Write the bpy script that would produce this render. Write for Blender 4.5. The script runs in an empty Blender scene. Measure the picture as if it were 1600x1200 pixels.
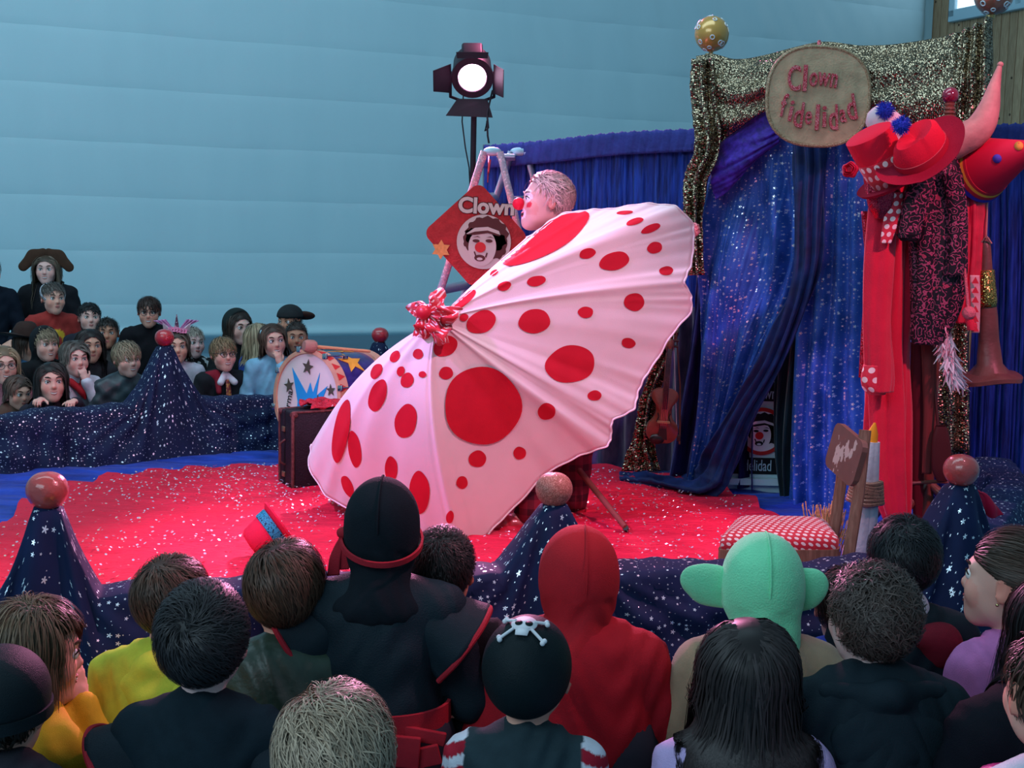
import bpy, bmesh, math, random
import numpy as np
from mathutils import Vector, Matrix
from mathutils.bvhtree import BVHTree
random.seed(7); RNG = np.random.default_rng(7)
SC = bpy.context.scene; COL = SC.collection
# ------------------------------------------------------------------ camera
FPX = 2000.0; EYE = Vector((0, 0, 1.3))
CAMR = Matrix.Rotation(math.radians(90 - 6.96), 3, 'X') @ Matrix.Rotation(math.radians(1.25), 3, 'Z')
cam = bpy.data.cameras.new('camera'); cam.sensor_width = 36; cam.lens = 36 * FPX / 1600
camo = bpy.data.objects.new('camera', cam); COL.objects.link(camo)
camo.matrix_world = Matrix.Translation(EYE) @ CAMR.to_4x4(); SC.camera = camo
cam.clip_start = .05
# ------------------------------------------------------------------ world, lamps, exposure
wd = bpy.data.worlds.new('hall_daylight'); SC.world = wd; wd.use_nodes = True
wd.node_tree.nodes['Background'].inputs[0].default_value = (.30, .62, .86, 1)
wd.node_tree.nodes['Background'].inputs[1].default_value = .40
def aim(o, target): o.rotation_euler = (Vector(target) - o.location).to_track_quat('-Z', 'Y').to_euler()
def lamp(name, typ, loc, target, energy, col, size=1.0, spot=None, blend=.4, sizey=None):
    l = bpy.data.lights.new(name, typ); l.energy = energy; l.color = col
    if typ == 'AREA':
        l.size = size
        if sizey: l.shape = 'RECTANGLE'; l.size_y = sizey
    else: l.shadow_soft_size = size
    if spot: l.spot_size = math.radians(spot); l.spot_blend = blend
    o = bpy.data.objects.new(name, l); COL.objects.link(o); o.location = loc; aim(o, target); return o
lamp('front_fill', 'AREA', (-4.5, -2.5, 5.2), (0.5, 7, .8), 270, (.62, .86, 1.0), 7, sizey=3)  # added cool front fill behind the camera, not an actual window
lamp('audience_fill_high', 'AREA', (-2.6, 5.2, 7.0), (-2, 10.5, 1.0), 340, (.58, .86, 1.0), 9, sizey=3)  # unseen fill added overhead to brighten the back wall and spectators' faces
lamp('stage_lamp_magenta', 'SPOT', (-2.3, 3.1, 3.3), (-.35, 5.3, .45), 560, (.88, .32, 1.0), .10, 42, .5)
lamp('stage_lamp_pink', 'SPOT', (2.6, 2.6, 3.4), (1.75, 5.2, 1.1), 420, (1, .20, .36), .10, 30, .6)
lamp('stage_lamp_red', 'SPOT', (1.7, 3.2, 3.6), (-.9, 4.6, 0), 420, (1, .34, .46), .12, 62, .6)
lamp('stage_lamp_back', 'SPOT', (.2, 8.6, 3.6), (.1, 2.6, .3), 260, (1, .22, .46), .12, 60, .6)
SC.view_settings.view_transform = 'Standard'; SC.view_settings.look = 'None'
SC.view_settings.gamma = 1; SC.view_settings.use_curve_mapping = False
SC.view_settings.exposure = 0.0
# ------------------------------------------------------------------ placing helpers
def ray(px, py): return CAMR @ Vector(((px - 800) / FPX, -(py - 600) / FPX, -1))
def W(px, py, Y):
    d = ray(px, py); t = Y / d.y; return EYE + d * t
def G(px, py, z=0.0):
    d = ray(px, py); return EYE + d * ((z - EYE.z) / d.z)
def S(Y): return FPX / Y
def Rz(a): return Matrix.Rotation(math.radians(a), 3, 'Z')
def Rx(a): return Matrix.Rotation(math.radians(a), 3, 'X')
def Ry(a): return Matrix.Rotation(math.radians(a), 3, 'Y')
def tag(o, label=None, cat=None, group=None, kind=None):
    if label: o['label'] = label
    if cat: o['category'] = cat
    if group: o['group'] = group
    if kind: o['kind'] = kind
    return o
def empty(name, loc, label=None, cat=None, group=None):
    o = bpy.data.objects.new(name, None); COL.objects.link(o); o.location = loc; o.empty_display_size = .1
    return tag(o, label, cat, group)
def mesh(name, v, f, mat, parent=None, smooth=True, col=None, uv=None, solid=0, origin=None):
    """v: world coordinates. One mesh object; its origin is the parent's (or given)."""
    v = np.asarray(v, dtype=float).reshape(-1, 3)
    if parent is not None: off = np.array(wloc(parent))
    elif origin is not None: off = np.array(origin)
    else: off = np.array([(v[:, 0].min() + v[:, 0].max()) / 2, (v[:, 1].min() + v[:, 1].max()) / 2, v[:, 2].min()])
    me = bpy.data.meshes.new(name); me.from_pydata((v - off).tolist(), [], f)
    if smooth: me.polygons.foreach_set('use_smooth', [True] * len(me.polygons))
    if col is not None:
        a = me.color_attributes.new('Col', 'FLOAT_COLOR', 'POINT')
        c = np.ones((len(v), 4), dtype=np.float32); c[:, :3] = col; a.data.foreach_set('color', c.ravel())
    if uv is not None:
        ul = me.uv_layers.new(name='UVMap'); li = np.zeros(len(me.loops), dtype=np.int32); me.loops.foreach_get('vertex_index', li)
        ul.data.foreach_set('uv', np.asarray(uv, dtype=np.float32)[li].ravel())
    if mat is not None: me.materials.append(mat)
    me.update()
    o = bpy.data.objects.new(name, me); COL.objects.link(o)
    if parent is not None: o.parent = parent
    else: o.location = off
    if solid:
        m = o.modifiers.new('thickness', 'SOLIDIFY'); m.thickness = solid; m.offset = 0
    return o
def wloc(o):
    p = Vector(o.location)
    while o.parent: o = o.parent; p += Vector(o.location)
    return p
# ------------------------------------------------------------------ mesh collector
class MB:
    def __init__(s): s.v = []; s.f = []; s.c = []; s.cur = None
    def add(s, v, f):
        n = len(s.v); s.v += [tuple(p) for p in v]; s.f += [tuple(i + n for i in q) for q in f]
        s.c += [s.cur or (1, 1, 1)] * len(v); return s
    def box(s, c, size, R=None, taper=1.0, bev=0.0):
        c = Vector(c); hx, hy, hz = [q / 2 for q in size]; R = R or Matrix.Identity(3)
        if bev <= 0:
            v = [c + R @ Vector((x * hx * (taper if z > 0 else 1), y * hy * (taper if z > 0 else 1), z * hz)) for z in (-1, 1) for x, y in ((-1, -1), (1, -1), (1, 1), (-1, 1))]
            return s.add(v, [(3, 2, 1, 0), (4, 5, 6, 7), (0, 1, 5, 4), (1, 2, 6, 5), (2, 3, 7, 6), (3, 0, 4, 7)])
        bm = bmesh.new(); bmesh.ops.create_cube(bm, size=1)
        for q in bm.verts: q.co = Vector((q.co.x * 2 * hx, q.co.y * 2 * hy, q.co.z * 2 * hz))
        bmesh.ops.bevel(bm, geom=bm.edges[:], offset=bev, segments=3, profile=.5, affect='EDGES')
        bm.verts.index_update(); v = [c + R @ q.co for q in bm.verts]; f = [[q.index for q in p.verts] for p in bm.faces]; bm.free()
        return s.add(v, f)
    def tube(s, pts, r, n=10, cap=True, flat=None):
        pts = [Vector(p) for p in pts]; m = len(pts)
        if not hasattr(r, '__len__'): r = [r] * m
        v = []; up = None
        for i, p in enumerate(pts):
            t = (pts[min(i + 1, m - 1)] - pts[max(i - 1, 0)]).normalized()
            if up is None: up = t.orthogonal().normalized() if flat is None else (Vector(flat) - t * t.dot(Vector(flat))).normalized()
            else: up = (up - t * up.dot(t)).normalized()
            w = t.cross(up)
            for k in range(n):
                a = 2 * math.pi * k / n; rr = r[i]
                ru, rw = (rr if not hasattr(rr, '__len__') else rr[0]), (rr if not hasattr(rr, '__len__') else rr[1])
                v.append(p + up * (ru * math.cos(a)) + w * (rw * math.sin(a)))
        f = [(i * n + k, i * n + (k + 1) % n, (i + 1) * n + (k + 1) % n, (i + 1) * n + k) for i in range(m - 1) for k in range(n)]
        if cap: f += [tuple(range(n - 1, -1, -1)), tuple(range((m - 1) * n, m * n))]
        return s.add(v, f)
    def lathe(s, prof, n=32, M=None, deform=None):
        """prof: (radius, z) pairs; M: 4x4 matrix"""
        M = M or Matrix.Identity(4); v = []
        for r, z in prof:
            for k in range(n):
                a = 2 * math.pi * k / n; p = Vector((r * math.cos(a), r * math.sin(a), z))
                if deform: p = deform(p, a)
                v.append(M @ p)
        m = len(prof)
        f = [(i * n + k, i * n + (k + 1) % n, (i + 1) * n + (k + 1) % n, (i + 1) * n + k) for i in range(m - 1) for k in range(n)]
        if prof[0][0] > 1e-5: f.append(tuple(range(n - 1, -1, -1)))
        if prof[-1][0] > 1e-5: f.append(tuple(range((m - 1) * n, m * n)))
        return s.add(v, f)
    def ell(s, c, r, R=None, n=20, m=12):
        c = Vector(c); R = R or Matrix.Identity(3)
        if not hasattr(r, '__len__'): r = (r, r, r)
        v = [c + R @ Vector((0, 0, -r[2]))]
        for i in range(1, m):
            t = -math.pi / 2 + math.pi * i / m
            for k in range(n):
                a = 2 * math.pi * k / n; v.append(c + R @ Vector((r[0] * math.cos(t) * math.cos(a), r[1] * math.cos(t) * math.sin(a), r[2] * math.sin(t))))
        v.append(c + R @ Vector((0, 0, r[2]))); e = len(v) - 1
        f = [(0, 1 + (k + 1) % n, 1 + k) for k in range(n)]
        f += [(1 + i * n + k, 1 + i * n + (k + 1) % n, 1 + (i + 1) * n + (k + 1) % n, 1 + (i + 1) * n + k) for i in range(m - 2) for k in range(n)]
        f += [(e, 1 + (m - 2) * n + k, 1 + (m - 2) * n + (k + 1) % n) for k in range(n)]
        return s.add(v, f)
    def prism(s, poly, R, c, th):
        """flat outline (x,y) in plane R[:,0],R[:,1] around c, thickness th along R[:,2] (both sides, rounded off)"""
        c = Vector(c); n = len(poly)
        v = [c + R @ Vector((x, y, -th / 2)) for x, y in poly] + [c + R @ Vector((x, y, th / 2)) for x, y in poly]
        return s.add(v, [tuple(range(n - 1, -1, -1)), tuple(range(n, 2 * n))] + [(k, (k + 1) % n, n + (k + 1) % n, n + k) for k in range(n)])
    def build(s, name, mat, parent=None, smooth=True, col=False, origin=None, solid=0):
        o = mesh(name, s.v, s.f, mat, parent, smooth, np.array(s.c) if col else None, origin=origin, solid=solid)
        if smooth:
            try: o.data.set_sharp_from_angle(angle=math.radians(42))
            except Exception: pass
        return o
# ------------------------------------------------------------------ lofted cloth
def crs(P, n, axis):
    P = np.moveaxis(np.asarray(P, dtype=float), axis, 0); m = len(P); t = np.linspace(0, m - 1, n)
    i = np.clip(t.astype(int), 0, max(m - 2, 0)); f = (t - i).reshape((-1,) + (1,) * (P.ndim - 1))
    if m == 1: return np.moveaxis(np.repeat(P, n, 0), 0, axis)
    Q = np.concatenate([[2 * P[0] - P[1]], P, [2 * P[-1] - P[-2]]]); a, b, c, d = Q[i], Q[i + 1], Q[i + 2], Q[i + 3]
    r = .5 * (2 * b + (c - a) * f + (2 * a - 5 * b + 4 * c - d) * f ** 2 + (3 * b - a - 3 * c + d) * f ** 3)
    return np.moveaxis(r, 0, axis)
def normals(P):
    du = np.gradient(P, axis=1); dv = np.gradient(P, axis=0); n = np.cross(du, dv)
    return n / (np.linalg.norm(n, axis=2, keepdims=True) + 1e-9)
def gridfaces(nv, nu, wrap=False):
    f = []
    for j in range(nv - 1):
        for i in range(nu if wrap else nu - 1):
            k = (i + 1) % nu; f.append((j * nu + i, j * nu + k, (j + 1) * nu + k, (j + 1) * nu + i))
    return f
def surf(name, net, nu, nv, mat, parent=None, disp=None, solid=.004, vec=None, lin=False, origin=None, colf=None):
    """net[row][col] of points, smoothly resampled to nv x nu; disp(U,V,P)->offset along normal; vec(U,V,P)->added vector"""
    P = np.array([[tuple(p) for p in r] for r in net], dtype=float)
    P = crs(crs(P, nv, 0), nu, 1)
    U, V = np.meshgrid(np.linspace(0, 1, nu), np.linspace(0, 1, nv))
    lu = np.cumsum(np.r_[0, np.linalg.norm(np.diff(P, axis=1), axis=2).mean(0)]); lv = np.cumsum(np.r_[0, np.linalg.norm(np.diff(P, axis=0), axis=2).mean(1)])
    uv = np.stack(np.broadcast_arrays(lu[None, :], lv[:, None]), -1)
    if disp is not None: P = P + normals(P) * disp(U, V, P)[..., None]
    if vec is not None: P = P + vec(U, V, P)
    return mesh(name, P.reshape(-1, 3), gridfaces(nv, nu), mat, parent, uv=uv.reshape(-1, 2), solid=solid, origin=origin, col=None if colf is None else colf(U, V, P).reshape(-1, 3))
def wob(x, seed, n=5, f0=1.0):
    """smooth 1-d pseudo-noise, about -1..1"""
    r = np.random.default_rng(seed); out = 0 * x
    for k in range(n): out = out + np.sin(x * f0 * (1.0 + 1.7 * k) * r.uniform(.8, 1.2) + r.uniform(0, 6.28)) / (1 + .8 * k)
    return out / 1.8
# ------------------------------------------------------------------ materials
MATS = {}
class NT:
    def __init__(s, m):
        s.t = m.node_tree; s.b = s.t.nodes['Principled BSDF']
    def n(s, typ, **kw):
        o = s.t.nodes.new(typ)
        for k, v in kw.items():
            if k.startswith('_'): setattr(o, k[1:], v)
            else:
                key = int(k[1:]) if k[0] == 'i' and k[1:].isdigit() else k
                if isinstance(v, bpy.types.NodeSocket): s.t.links.new(v, o.inputs[key])
                else: o.inputs[key].default_value = v
        return o
    def link(s, a, k): s.t.links.new(a, s.b.inputs[k])
    def math(s, op, a, b=0.0, c=None):
        o = s.n('ShaderNodeMath', _operation=op, i0=a, i1=b)
        if c is not None:
            if isinstance(c, bpy.types.NodeSocket): s.t.links.new(c, o.inputs[2])
            else: o.inputs[2].default_value = c
        return o.outputs[0]
    def mix(s, f, a, b):
        o = s.n('ShaderNodeMix', _data_type='RGBA')
        for k, v in ((0, f), (6, a), (7, b)):
            if isinstance(v, bpy.types.NodeSocket): s.t.links.new(v, o.inputs[k])
            else: o.inputs[k].default_value = v if not isinstance(v, tuple) or len(v) == 4 else v + (1,)
        return o.outputs[2]
    def coord(s, w='Object'): return s.n('ShaderNodeTexCoord').outputs[w]
    def noise(s, vec, scale, det=3, out='Fac'): return s.n('ShaderNodeTexNoise', Vector=vec, Scale=scale, Detail=det).outputs[out]
    def bump(s, h, st=.3, dist=.01): s.link(s.n('ShaderNodeBump', Strength=st, Distance=dist, Height=h).outputs[0], 'Normal')
def rgb4(c): return (c[0], c[1], c[2], 1)
def newmat(name):
    m = bpy.data.materials.new(name); m.use_nodes = True; MATS[name] = m; return m, NT(m)
def M(name, col=(.5, .5, .5), rough=.7, metal=0, bump=0, bscale=150, var=0, vscale=6, sheen=0, coat=0, attr=False, emit=0, aniso=0, sss=0, spec=None):
    if name in MATS: return MATS[name]
    m, t = newmat(name); b = t.b.inputs
    b['Base Color'].default_value = rgb4(col); b['Roughness'].default_value = rough; b['Metallic'].default_value = metal
    b['Sheen Weight'].default_value = sheen; b['Coat Weight'].default_value = coat; b['Specular IOR Level'].default_value = spec if spec is not None else (.5 if rough < .5 else .15)
    if sss: b['Subsurface Weight'].default_value = sss; b['Subsurface Radius'].default_value = (.01, .004, .002); b['Subsurface Scale'].default_value = 1
    if aniso: b['Anisotropic'].default_value = aniso
    oc = t.coord()
    src = rgb4(col)
    if attr: src = t.n('ShaderNodeAttribute', _attribute_name='Col').outputs['Color']
    if var:
        f = t.noise(oc, vscale, 4); f = t.n('ShaderNodeMapRange', i0=f, i1=.3, i2=.7, i3=1 - var, i4=1 + var).outputs[0]
        src = t.n('ShaderNodeVectorMath', _operation='SCALE', Vector=src if attr else col, Scale=f).outputs[0]
    if attr or var: t.link(src, 'Base Color')
    if emit: b['Emission Color'].default_value = rgb4(col); b['Emission Strength'].default_value = emit
    if bump: t.bump(t.noise(oc, bscale, 3), bump)
    return m
def star_velvet(name, col, scale=28, big=.26, dot=(.75, .86, .95), rough=.75, amount=.75, dark=None):
    if name in MATS: return MATS[name]
    m, t = newmat(name); uv = t.coord('UV')
    v = t.n('ShaderNodeTexVoronoi', Vector=uv, Scale=scale, Randomness=.9, _voronoi_dimensions='2D')
    sep = t.n('ShaderNodeSeparateColor', Color=v.outputs['Color'])
    r = t.math('MULTIPLY', t.math('POWER', sep.outputs[0], 3.0), big); r = t.math('ADD', r, .06)
    # five-pointed ripple on the bigger dots turns them into little stars
    d = t.n('ShaderNodeVectorMath', _operation='SUBTRACT', i0=uv, i1=v.outputs['Position'])
    sx = t.n('ShaderNodeSeparateXYZ', Vector=d.outputs[0]); ang = t.math('ARCTAN2', sx.outputs[1], sx.outputs[0])
    st = t.math('ADD', t.math('MULTIPLY', t.math('COSINE', t.math('MULTIPLY', ang, 5)), .38), .75); r = t.math('MULTIPLY', r, st)
    mask = t.math('MULTIPLY', t.math('LESS_THAN', v.outputs['Distance'], r), t.math('LESS_THAN', sep.outputs[1], amount))
    n = t.n('ShaderNodeMapRange', i0=t.noise(t.coord(), 9, 4), i1=.3, i2=.7, i3=.0, i4=1.0).outputs[0]
    base = t.mix(n, tuple(c * .75 for c in col) if dark is None else dark, tuple(c * 1.2 for c in col))
    t.link(t.mix(mask, base, dot), 'Base Color')
    t.link(t.math('SUBTRACT', rough, t.math('MULTIPLY', mask, .45)), 'Roughness'); t.link(t.math('MULTIPLY', mask, .55), 'Metallic')
    t.b.inputs['Sheen Weight'].default_value = .06; t.b.inputs['Sheen Tint'].default_value = (.2, .4, 1, 1)
    t.b.inputs['Sheen Roughness'].default_value = .35; t.b.inputs['Specular IOR Level'].default_value = .18
    return m
def velvet(name, col, col2=None, scale=14, sheen=.5, stretch=(1, 1, 1), bump=.5, rough=.65, tint=(1, 1, 1, 1)):
    if name in MATS: return MATS[name]
    m, t = newmat(name); oc = t.n('ShaderNodeMapping', Vector=t.coord(), Scale=stretch).outputs[0]
    n = t.noise(oc, scale, 6); f = t.n('ShaderNodeMapRange', i0=n, i1=.35, i2=.68, i3=0, i4=1).outputs[0]
    t.link(t.mix(f, tuple(col), tuple(col2 or [c * 1.9 for c in col])), 'Base Color')
    t.b.inputs['Roughness'].default_value = rough; t.b.inputs['Sheen Weight'].default_value = sheen; t.b.inputs['Sheen Tint'].default_value = tint
    t.b.inputs['Sheen Roughness'].default_value = .35; t.b.inputs['Specular IOR Level'].default_value = .25
    if bump: t.bump(n, bump, .02)
    return m
def sequin(name, col, col2, scale=130, tilt=.55, rough=.22):
    if name in MATS: return MATS[name]
    m, t = newmat(name); uv = t.coord('UV')
    v = t.n('ShaderNodeTexVoronoi', Vector=uv, Scale=scale, Randomness=.35, _voronoi_dimensions='2D')
    d = t.n('ShaderNodeVectorMath', _operation='SUBTRACT', i0=v.outputs['Color'], i1=(.5, .5, .5))
    d = t.n('ShaderNodeVectorMath', _operation='SCALE', i0=d.outputs[0], Scale=tilt)
    g = t.n('ShaderNodeNewGeometry'); n = t.n('ShaderNodeVectorMath', _operation='ADD', i0=g.outputs['Normal'], i1=d.outputs[0])
    t.link(t.n('ShaderNodeVectorMath', _operation='NORMALIZE', i0=n.outputs[0]).outputs[0], 'Normal')
    sep = t.n('ShaderNodeSeparateColor', Color=v.outputs['Color'])
    gap = t.math('LESS_THAN', v.outputs['Distance'], .46)
    t.link(t.mix(gap, (.02, .014, .008), t.mix(sep.outputs[2], col, col2)), 'Base Color'); t.b.inputs['Metallic'].default_value = .9; t.b.inputs['Roughness'].default_value = rough
    return m
def polka(name, col, dot, scale, r=.3, rough=.7, stagger=True):
    if name in MATS: return MATS[name]
    m, t = newmat(name); s = t.n('ShaderNodeSeparateXYZ', Vector=t.coord('UV'))
    y = t.math('MULTIPLY', s.outputs[1], scale); row = t.math('FLOOR', y)
    off = t.math('MULTIPLY', t.math('MODULO', row, 2.0), .5); x = t.math('ADD', t.math('MULTIPLY', s.outputs[0], scale), off)
    fx = t.math('SUBTRACT', t.math('FRACT', x), .5); fy = t.math('SUBTRACT', t.math('FRACT', y), .5)
    d = t.math('SQRT', t.math('ADD', t.math('MULTIPLY', fx, fx), t.math('MULTIPLY', fy, fy)))
    t.link(t.mix(t.math('LESS_THAN', d, r), col, dot), 'Base Color'); t.b.inputs['Roughness'].default_value = rough; t.b.inputs['Sheen Weight'].default_value = .2
    t.bump(t.noise(t.coord(), 300, 2), .15); return m
def pattern(name, cols, scale=60, rough=.6, kind='brocade', uv=False):
    if name in MATS: return MATS[name]
    m, t = newmat(name); oc = t.coord('UV' if uv else 'Object')
    if kind == 'brocade':
        a = t.n('ShaderNodeTexVoronoi', Vector=t.n('ShaderNodeVectorMath', _operation='ADD', i0=oc, i1=t.n('ShaderNodeVectorMath', _operation='SCALE', i0=t.noise(oc, scale * .6, 2, 'Color'), Scale=.03).outputs[0]).outputs[0], Scale=scale, _feature='DISTANCE_TO_EDGE').outputs[0]
        nn = t.noise(oc, scale * .55, 2); line = t.math('LESS_THAN', t.math('ABSOLUTE', t.math('SUBTRACT', t.math('FRACT', t.math('MULTIPLY', nn, 7.0)), .5)), .13)
        big = t.math('GREATER_THAN', t.noise(oc, scale * .3, 2), .66)
        c = t.mix(line, cols[0], cols[1]); c = t.mix(t.math('MULTIPLY', big, t.math('GREATER_THAN', a, .1)), c, cols[2])
    elif kind == 'plaid':
        s = t.n('ShaderNodeSeparateXYZ', Vector=oc)
        bx = t.math('GREATER_THAN', t.math('FRACT', t.math('MULTIPLY', s.outputs[0], scale)), .55); bz = t.math('GREATER_THAN', t.math('FRACT', t.math('MULTIPLY', s.outputs[2], scale)), .55)
        c = t.mix(t.math('MULTIPLY', t.math('ADD', bx, bz), .5), cols[0], cols[1])
    elif kind == 'blot':
        c = t.mix(t.math('GREATER_THAN', t.noise(oc, scale, 2), .53), cols[0], cols[1])
    elif kind == 'glitter':
        v = t.n('ShaderNodeTexVoronoi', Vector=oc, Scale=scale); s = t.n('ShaderNodeSeparateColor', Color=v.outputs['Color'])
        c = t.mix(t.math('GREATER_THAN', s.outputs[0], .62), cols[0], t.mix(s.outputs[1], cols[1], cols[2])); t.link(t.math('SUBTRACT', .75, t.math('MULTIPLY', s.outputs[0], .5)), 'Roughness')
        t.bump(s.outputs[2], .3, .002)
    elif kind == 'wood':
        w = t.n('ShaderNodeMapping', Vector=oc, Scale=(9, 9, .8)); n = t.noise(w.outputs[0], scale * .2, 5)
        c = t.mix(t.n('ShaderNodeMapRange', i0=n, i1=.35, i2=.65).outputs[0], cols[0], cols[1]); t.bump(n, .12)
    t.link(c, 'Base Color')
    if kind != 'glitter': t.b.inputs['Roughness'].default_value = rough; t.b.inputs['Specular IOR Level'].default_value = .2
    return m
# ------------------------------------------------------------------ sculpting: tapered limbs and ellipsoids blended into one surface
def cone(a, b, ra, rb, k=.015, c=None): return ('c', np.array(a, float), np.array(b, float), ra, rb, k, c, 1)
def elli(c0, r, R=None, k=.015, c=None, op=1): return ('e', np.array(c0, float), np.array(r if hasattr(r, '__len__') else (r, r, r), float), np.array(R or Matrix.Identity(3), float), None, k, c, op)
def _d(p, X):
    if p[0] == 'c':
        a, b = p[1], p[2]; ab = b - a; L = max(ab @ ab, 1e-9); t = np.clip(((X - a) @ ab) / L, 0, 1)
        return np.linalg.norm(X - a - t[..., None] * ab, axis=-1) - (p[3] + t * (p[4] - p[3]))
    q = (X - p[1]) @ p[3]; r = p[2]; k0 = np.linalg.norm(q / r, axis=-1); k1 = np.linalg.norm(q / (r * r), axis=-1)
    return k0 * (k0 - 1) / (k1 + 1e-9)
def _bb(p):
    if p[0] == 'c':
        r = max(p[3], p[4]); return np.minimum(p[1], p[2]) - r, np.maximum(p[1], p[2]) + r
    r = p[2].max(); return p[1] - r, p[1] + r
def sculpt(prims, cell, cut=None, field=None, default=(.8, .6, .5)):
    """returns verts, faces, colours. cut(X)->distance kept where negative; field(X,D)->D"""
    lo = np.min([_bb(p)[0] for p in prims if p[7] > 0], 0) - 3 * cell; hi = np.max([_bb(p)[1] for p in prims if p[7] > 0], 0) + 3 * cell
    n = np.ceil((hi - lo) / cell).astype(int) + 1
    ax = [lo[i] + cell * np.arange(n[i]) for i in range(3)]
    D = np.full(n, .06, dtype=np.float32)
    for p in prims:
        b0, b1 = _bb(p); pad = p[5] + max(.025, 3 * cell)
        i0 = np.clip(np.floor((b0 - pad - lo) / cell).astype(int), 0, n); i1 = np.clip(np.ceil((b1 + pad - lo) / cell).astype(int) + 1, 0, n)
        if (i1 <= i0).any(): continue
        sl = tuple(slice(i0[i], i1[i]) for i in range(3))
        X = np.stack(np.meshgrid(*[ax[i][sl[i]] for i in range(3)], indexing='ij'), -1)
        d = _d(p, X); o = D[sl]; k = max(p[5], 1e-4)
        if p[7] > 0: h = np.maximum(k - np.abs(o - d), 0) / k; D[sl] = np.minimum(o, d) - h * h * k * .25
        else: h = np.maximum(k - np.abs(o + d), 0) / k; D[sl] = np.maximum(o, -d) + h * h * k * .25
    if cut is not None or field is not None:
        X = np.stack(np.meshgrid(*ax, indexing='ij'), -1)
        if field is not None: D = field(X, D)
        if cut is not None: D = np.maximum(D, cut(X))
    v, f = nets(D, lo, cell)
    col = None
    if any(p[6] is not None for p in prims):
        best = np.full(len(v), 1e9); col = np.tile(np.array(default, float), (len(v), 1))
        for p in prims:
            if p[7] < 0: continue
            d = _d(p, v); m = d < best - 1e-4; best[m] = d[m]; col[m] = p[6] if p[6] is not None else default
    return v, f, col
def nets(D, lo, h):
    s = D < 0; nx, ny, nz = D.shape
    cnt = np.zeros((nx - 1, ny - 1, nz - 1), np.int8); C = [(i, j, k) for i in (0, 1) for j in (0, 1) for k in (0, 1)]
    sub = lambda A, c: A[c[0]:nx - 1 + c[0], c[1]:ny - 1 + c[1], c[2]:nz - 1 + c[2]]
    for c in C: cnt += sub(s, c)
    idx = np.argwhere((cnt > 0) & (cnt < 8))
    ID = np.full((nx - 1, ny - 1, nz - 1), -1, np.int32); ID[tuple(idx.T)] = np.arange(len(idx))
    acc = np.zeros((len(idx), 3)); w = np.zeros(len(idx))
    for a in C:
        for ax in range(3):
            if a[ax]: continue
            b = list(a); b[ax] = 1
            va = D[idx[:, 0] + a[0], idx[:, 1] + a[1], idx[:, 2] + a[2]]; vb = D[idx[:, 0] + b[0], idx[:, 1] + b[1], idx[:, 2] + b[2]]
            m = (va < 0) != (vb < 0); t = np.where(m, va / np.where(m, va - vb, 1), 0)
            p = np.tile(np.array(a, float), (len(idx), 1)); p[:, ax] += t; acc[m] += p[m]; w[m] += 1
    V = lo + h * (idx + acc / w[:, None])
    F = []
    for ax in range(3):
        u, v = (ax + 1) % 3, (ax + 2) % 3
        a = np.take(s, range(D.shape[ax] - 1), ax); b = np.take(s, range(1, D.shape[ax]), ax); e = np.argwhere(a != b)
        e = e[(e[:, u] > 0) & (e[:, v] > 0) & (e[:, u] < D.shape[u] - 1) & (e[:, v] < D.shape[v] - 1)]
        sg = s[tuple(e.T)]
        def I(du, dv):
            q = e.copy(); q[:, u] += du; q[:, v] += dv; return ID[tuple(q.T)]
        Q = np.stack([I(-1, -1), I(0, -1), I(0, 0), I(-1, 0)], 1); Q[~sg] = Q[~sg][:, ::-1]; F.append(Q[(Q >= 0).all(1)])
    return V, np.concatenate(F).tolist()
def coarsen(v, f, c, mask, size):
    """merge the masked vertices on a coarse lattice (body parts covered by clothes)"""
    n = len(v); key = np.floor(v / size).astype(np.int64); key -= key.min(0); k = key[:, 0] * 4000000 + key[:, 1] * 2000 + key[:, 2]; k = np.where(mask, k, -1 - np.arange(n))
    u, inv = np.unique(k, return_inverse=True); cnt = np.bincount(inv).astype(float); V = np.stack([np.bincount(inv, v[:, i]) / cnt for i in range(3)], 1); C = np.stack([np.bincount(inv, c[:, i]) / cnt for i in range(3)], 1)
    F = []; seen = set()
    il = inv.tolist()
    for q0 in f:
        q = [il[i] for i in q0]
        r = [q[i] for i in range(len(q)) if q[i] != q[i - 1]]
        if len(set(r)) == len(r) >= 3:
            s_ = tuple(sorted(r))
            if s_ not in seen: seen.add(s_); F.append(r)
    return V, F, C
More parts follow.
